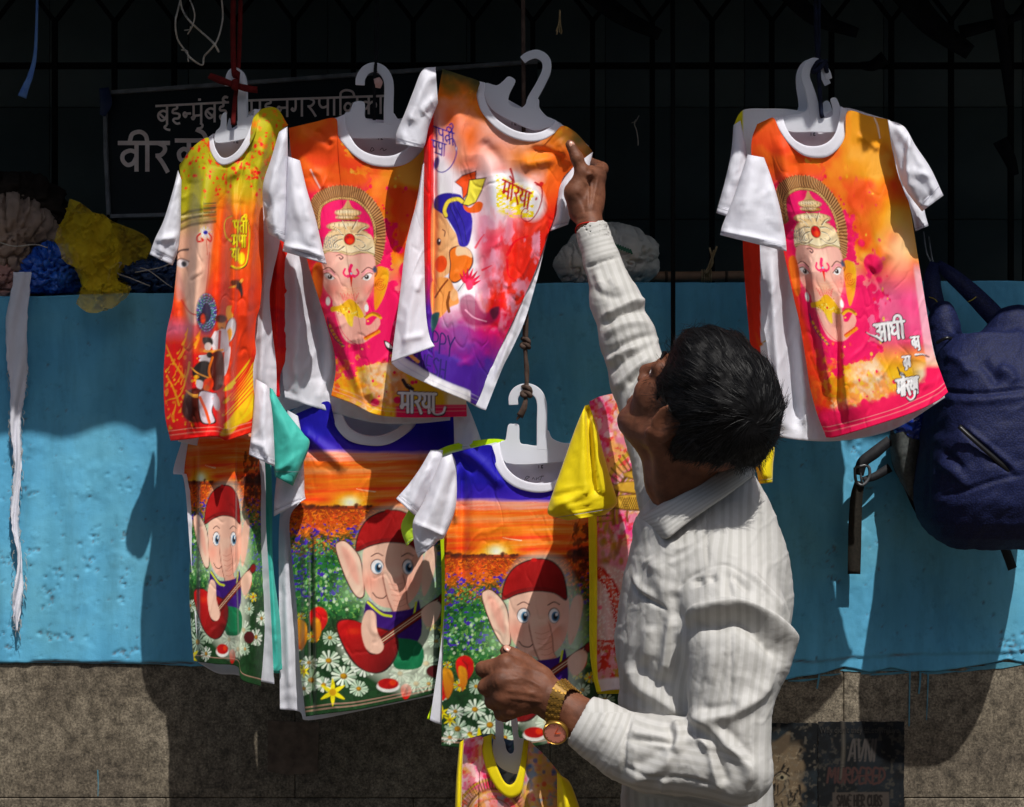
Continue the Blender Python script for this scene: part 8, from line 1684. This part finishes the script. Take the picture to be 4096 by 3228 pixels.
# ------------------------------------------------------------------ frayed white strip on the left of the wall
t = thing('cloth_strip', 'long frayed white cloth strip hanging down the blue wall at the far left', 'strip')
V_ = []; sp = spline([(92, 1088), (66, 1300), (70, 1450), (72, 1560), (62, 1700), (72, 1850), (62, 2000), (60, 2100), (78, 2220), (76, 2330), (66, 2440), (68, 2524)], 12); wv = np.interp(np.linspace(0, 1, len(sp)), np.linspace(0, 1, 12), (70, 84, 84, 62, 42, 30, 34, 32, 44, 52, 34, 8))
nn_ = 9
for j, (x, y) in enumerate(sp):
    tw = .9 * math.sin(j * .11) * min(1, j / 60) + 1.3 * math.sin(j * .05) * (j > 60)
    for i in range(nn_):
        e = (i / (nn_ - 1) - .5); fr_ = (vnoise(np.array([j * .7]), np.array([i * 1.])) [0] - .5) * 7 * (abs(e) > .3)
        px_ = x + (e * wv[j] + fr_) * math.cos(tw * .55); yy = -.030 - e * wv[j] * .0004 * math.sin(tw) - .004 * math.cos(e * 9 + j * .2)
        V_.append(P(px_, y, yy))
me = mesh('strip', V_, gridfaces(len(sp), nn_)); o = obj('strip', me, M['white_cloth'], t); md = o.modifiers.new('thick', 'SOLIDIFY'); md.thickness = .0012
mb = MB(); gg = random.Random(4)
for k in range(90):
    j = gg.randrange(int(len(sp) * .2), len(sp)); s_ = gg.choice((-1, 1)); x, y = sp[j]; x0 = x + s_ * wv[j] * .45; l = gg.uniform(8, 46)
    mb.tube([P(x0, y, -.031), P(x0 + s_ * gg.uniform(2, 12), y + l * .4, -.033), P(x0 + s_ * gg.uniform(-4, 12), y + l, -.031)], .0004, 4, 3)
mb.build('loose_threads', m_str, t, True, kind='stuff')

# ------------------------------------------------------------------ navy backpack
BP = thing('backpack', 'dark navy backpack hanging from wire hooks on the wall at the right edge', 'backpack')
kf = Field((.66, -.42, 1.08), (1.12, .0, 1.78), .0042)
bt = [(1330, 3800, 4120, .045), (1400, 3745, 4190, .065), (1480, 3735, 4215, .085), (1600, 3725, 4232, .10), (1750, 3700, 4245, .108), (1900, 3680, 4245, .112), (2000, 3672, 4235, .110), (2080, 3682, 4215, .098), (2140, 3720, 4180, .078), (2190, 3800, 4130, .045)]
bt = [(a, b_, c_, d_ * 1.42) for a, b_, c_, d_ in bt]
fn, lo, hi = torso_fn(bt, -.175, 0, 2.8); kf.put(fn, lo, hi, .02)
kf.ell(P(3775, 1330, -.14), np.eye(3), (.034, .04, .062), .015); kf.ell(P(3905, 1395, -.18), np.eye(3), (.05, .05, .03), .02, True); kf.ell(P(4080, 1350, -.14), np.eye(3), (.07, .05, .065), .02)
Vb, Fb = kf.mesh(); Vb = relax(Vb, Fb, 2); Nb = vnormals(Vb, Fb); px, py = PX(Vb)
Vb += Nb * (.0035 * (fbm(px / 110, py / 150, 5, 4) - .5) * 2 + .0022 * (fbm(px / 40 + py / 60, py / 40, 6, 3) - .5) * 2)[:, None]
Vb = carve(Vb, Nb, [([(3745, 1560), (3900, 1572), (4000, 1566), (4120, 1552)], -.006, 9, 7), ([(3740, 1590), (3900, 1604), (4120, 1585)], .004, 14, 14), ([(3830, 1702), (3930, 1790), (4062, 1904)], -.007, 10, 10), ([(3850, 1700), (3950, 1780), (4075, 1886)], .005, 12, 12), ([(3755, 1986), (3870, 1958), (3990, 1920), (4110, 1895)], -.005, 8, 8),
    ([(3750, 1840), (3820, 1900), (3880, 1950)], .007, 16, 24), ([(3770, 1800), (3860, 1880)], -.006, 14, 14), ([(3990, 1470), (4040, 1500), (4060, 1540)], .008, 24, 24), ([(3920, 1440), (3960, 1480), (4000, 1540)], -.010, 24, 24), ([(3780, 1420), (3840, 1440), (3880, 1500)], .006, 20, 20), ([(3722, 1640), (3716, 1800), (3705, 2060)], -.006, 10, 10)])
m_nav = mat('navy_nylon', '#10163a', .66, .2); Nn, L, b = nodes(m_nav)
tc = Nn.new('ShaderNodeTexCoord'); br = Nn.new('ShaderNodeTexVoronoi'); br.inputs['Scale'].default_value = 300; L.new(tc.outputs['Object'], br.inputs['Vector'])
r_ = ramp(m_nav, br.outputs['Distance'], [(0.1, '#1c2550'), (0.6, '#0f1536')]); L.new(r_.outputs[0], b.inputs['Base Color']); L.new(bump(m_nav, br.outputs['Distance'], .35, .0015).outputs[0], b.inputs['Normal'])
m_blk = noisy('black_webbing', '#0e0f14', '#16171c', 200, .7, .3); m_zip = mat('zip', '#08080a', .4, .5); m_mesh = noisy('grey_pocket', '#3c3f40', '#515553', 160, .8, .25, .4, .001)
obj('bag', mesh('bag', Vb, Fb), m_nav, BP)
def surf(px_, py_): return -.175 - .153 * max(.15, 1 - (abs(px_ - 3965) / 300) ** 2.4) ** .5
def strap(nm, pts, wd, m_, th=.003, nv=(0, -1, .15), sm=6):
    mb = MB(); mb.ribbon([P(*q) for q in pts], wd, nrm(nv), th, sm); return mb.build(nm, m_, BP, True)
strap('zip', [(3836, 1705, surf(3836, 0) - .001), (3890, 1755, surf(3890, 0) - .002), (3950, 1808, surf(3950, 0) - .002), (4010, 1860, surf(4010, 0) - .002), (4064, 1904, surf(4064, 0) - .002)], .008, m_zip)
strap('zip', [(3744, 1372, -.20), (3790, 1352, -.212), (3826, 1366, -.195)], .006, m_zip); strap('zip', [(3965, 1362, -.215), (4040, 1340, -.222), (4110, 1350, -.215)], .006, m_zip)
strap('shoulder_strap', [(3738, 1050, -.06), (3728, 1110, -.09), (3738, 1200, -.11), (3764, 1270, -.125), (3790, 1320, -.135)], (.016, .032, .036, .030, .026), m_nav, .005)
strap('shoulder_strap', [(3748, 1052, -.06), (3800, 1095, -.08), (3880, 1165, -.09), (3950, 1235, -.10), (4010, 1300, -.11), (4050, 1340, -.12)], (.016, .028, .036, .040, .040, .036), m_nav, .005)
for pts in ([(3706, 1008, -.045), (3720, 1040, -.05), (3730, 1072, -.055)], [(3727, 1028, -.045), (3734, 1055, -.05), (3728, 1075, -.056)]): mb = MB(); mb.tube([P(*q) for q in [(pts[0][0] - 12, pts[0][1] - 80, .05)] + pts], .0016, 6, 5); mb.build('hook_wire', m_alu, BP, True)
for q in ([(3716, 1188, -.112), (3738, 1196, -.116), (3752, 1212, -.116)], [(3870, 1208, -.104), (3888, 1200, -.106), (3904, 1188, -.104)]): mb = MB(); mb.tube([P(*a) for a in q], .0011, 5, 4); mb.build('yellow_stitching', mat('yellow_thread', '#8c8024', .7), BP, True)
# side pocket, bottle cap, strap with buckle, tail
panel('side_pocket', [(3556, 1742), (3630, 1722), (3722, 1714)], [(3600, 1925), (3650, 2000), (3704, 2066)], [(3556, 1742), (3560, 1800), (3572, 1860), (3600, 1925)], [(3722, 1714), (3714, 1880), (3704, 2066)], -.10, -.10, .05, [([(3650, 1760), (3640, 1850), (3660, 1960)], .006, 16, 16)], .004, 61, m_mesh, None, 5, BP, hem=True)
blob('bottle', P(3655, 1706, -.075), (.040, .035, .035), tarp('blue_bottle', '#0e2470', '#1c3ca8', 0, .25, .5), BP, 31, .07, 2)
panel('side_gusset', [(3560, 1716), (3640, 1640), (3724, 1400)], [(3610, 1940), (3650, 2030), (3690, 2100)], [(3560, 1716), (3566, 1850), (3610, 1940)], [(3724, 1400), (3710, 1750), (3690, 2100)], -.05, -.06, .03, [], .004, 63, m_blk, None, 8, BP, hem=False)
strap('side_strap', [(3560, 1760, -.06), (3500, 1810, -.066), (3450, 1850, -.068), (3436, 1900, -.066)], (.020, .024, .022, .018), m_blk, .004); strap('side_strap', [(3560, 1870, -.05), (3500, 1905, -.056), (3452, 1920, -.06)], (.018, .016, .012), m_blk, .004)
mb = MB()
for q in ([(3420, 1870), (3470, 1862), (3478, 1905), (3452, 1940), (3424, 1924)],): mb.tube([P(a, c, -.064 - .004 * math.sin(a)) for a, c in q + [q[0]]], .0032, 6, 3)
mb.tube([P(3440, 1872, -.066), P(3448, 1938, -.066)], .0026, 6); mb.build('buckle', mat('grey_buckle', '#4a4c50', .35, .5), BP, True)
strap('hanging_strap', [(3440, 1925, -.062), (3426, 1990, -.058), (3420, 2100, -.055), (3418, 2200, -.052), (3416, 2296, -.05)], (.020, .024, .026, .026, .025), noisy('olive_webbing', '#1c1a16', '#2a2620', 200, .8, .2), .003, (0, -1, 0))
strap('tail_strap', [(4010, 2170, -.13), (4030, 2220, -.125), (4050, 2276, -.12)], .018, m_blk, .003)

# ------------------------------------------------------------------ worn posters pasted on the granite
m_post = mat('poster_print', '#ffffff', .8, .15); Nn, L, b = nodes(m_post); a = Nn.new('ShaderNodeVertexColor'); a.layer_name = 'Col'; L.new(a.outputs['Color'], b.inputs['Base Color']); nz = noise_node(m_post, 120, 4); L.new(bump(m_post, nz.outputs['Fac'], .3, .001).outputs[0], b.inputs['Normal'])
def poster(label, x0, x1, y0, y1, paint, depth, seed):
    t = thing('poster', label, 'poster'); st = 3.0; xs = np.arange(x0, x1 + 1, st); ys_ = np.arange(y0, y1 + 1, st); X, Y = np.meshgrid(xs, ys_)
    e = (fbm(X / 22, Y / 22, seed, 3) - .5) * 8; X2 = X + np.where((X <= x0 + 3) | (X >= x1 - 4), e, 0); Y2 = Y + np.where(Y <= y0 + 3, e, 0)
    p = Paint(X, Y, '#0c0e10'); paint(p, X, Y)
    V_ = PN(X2, Y2, 0 * X); dd = depth - .0012 * np.clip(fbm(X / 60, Y / 60, seed + 2) - .4, 0, 1) + CAM_D
    W = np.stack([(X2 - 2048) * dd / F, dd - CAM_D, CAM_Z - (Y2 - 1614) * dd / F], -1)
    o = obj('sheet', mesh('sheet', W, gridfaces(len(ys_), len(xs))[:, ::-1], p.C), m_post, t); md = o.modifiers.new('thick', 'SOLIDIFY'); md.thickness = .0006; md.offset = -1
    return t
def pt1(p, X, Y):
    p.noise('#1a2024', 60, .4, .6, 2); al = np.arange(p.X.size)
    t = np.clip((3225 - p.X) / 30 + (fbm(p.X / 30, p.Y / 30, 5) - .5) * 2, 0, 1) * np.clip((p.Y - 2955) / 40, 0, 1); p.mix(al, t, '#5c4e3c')
    for k in range(26):
        g_ = random.Random(k); x = g_.uniform(3075, 3210); y = g_.uniform(2960, 3228); p.line([(x, y), (x + g_.uniform(-22, 10), y + g_.uniform(14, 34)), (x + g_.uniform(-30, 14), y + g_.uniform(36, 70))], (g_.uniform(6, 12), 2), '#17130f', soft=2.5)
    p.noise('#7a6c58', 9, .56, .72, 7, alpha=.8, mask=lambda x, y: np.clip((3210 - x) / 20, 0, 1) * np.clip((y - 2980) / 30, 0, 1))
    p.poly([(3106, 3112), (3128, 3098), (3150, 3108), (3134, 3122)], '#7c725c', soft=3); p.ell(3128, 3110, 8, 8, '#0c0c0a'); p.line([(3096, 3104), (3126, 3086), (3158, 3104)], 6, '#120e0c', soft=2)
    p.poly([(3078, 2990), (3110, 2960), (3160, 2926), (3150, 2990), (3110, 3020)], '#4a3e30', soft=5)
    p.noise('#5c554a', 18, .6, .68, 9, alpha=.4)
def pt2(p, X, Y):
    p.noise('#14181c', 50, .4, .6, 3); p.noise('#3a3630', 16, .60, .68, 11, alpha=.5); p.line([(3372, 2885), (3374, 3000), (3366, 3110)], 12, '#4c463e', soft=6, alpha=.7)
    RD = '#33211f'; GY = '#3a3634'
    for wd, x, y, h, c, w_, wx in (('AVNI', 3400, 2958, 84, GY, 9, .56), ('MURDERED', 3312, 3072, 58, RD, 9, .76)):
        letters(p, strokes(wd, LT, x, y, h, wx, (1, .012), (-.10, 1), False), w_, c)
    for k in range(14): g_ = random.Random(k + 70); x = g_.uniform(3320, 3590); y = g_.uniform(2970, 3120); p.line([(x, y), (x + g_.uniform(-50, 50), y + g_.uniform(-6, 10))], (3, 1), '#0c0e10', soft=1.5)
    p.poly([(3330, 3170), (3556, 3168), (3556, 3300), (3330, 3300)], '#36302c', soft=2, sm=False)
    letters(p, strokes('SAVE HER CUBS', LT, 3346, 3182, 42, .56, (1, 0), (0, 1), False), 8, '#14100e', None)
    p.noise('#36302c', 20, .58, .62, 13, box=(3340, 3420, 3160, 3230), alpha=.8)
poster('worn black poster with a scratched tiger face, beside the man\'s elbow', 3072, 3272, 2892, 3320, pt1, -.0035, 3)
tp_ = poster('worn black poster lettered AVNI MURDERED, low on the granite right of the man', 3272, 3618, 2886, 3320, pt2, -.0042, 4)
def text(txt, x, y, h, width, m_, parent, depth):
    c = bpy.data.curves.new('text', 'FONT'); c.body = txt; c.size = 1; c.extrude = .0
    o = bpy.data.objects.new('text', c); COL.objects.link(o); bpy.context.view_layer.update()
    me = bpy.data.meshes.new_from_object(o.evaluated_get(bpy.context.evaluated_depsgraph_get())); bpy.data.objects.remove(o)
    V_ = np.array([v.co[:] for v in me.vertices]); wd = np.ptp(V_[:, 0]); s = (depth + CAM_D) / F
    for v in me.vertices: q = P(x + (v.co.x - V_[:, 0].min()) / wd * width, y - v.co.y * h / .72, depth); v.co = q
    return obj('lettering', me, m_, parent, smooth=False)
text("Why didn't they #LetAvniLive", 3278, 2932, 26, 318, mat('grey_print', '#302e2c', .8, .1), tp_, -.0058)
t = thing('poster', 'brown rectangle of old paste left on the granite below the wide meadow shirt', 'poster')
mb = MB(); mb.plate([(1072, 2882), (1276, 2890), (1270, 3092), (1150, 3100), (1070, 3084)], -.0014, .001); mb.build('sheet', noisy('paste_stain', '#4c4038', '#64564a', 40, .85, .2, .4, .002, 90), t)
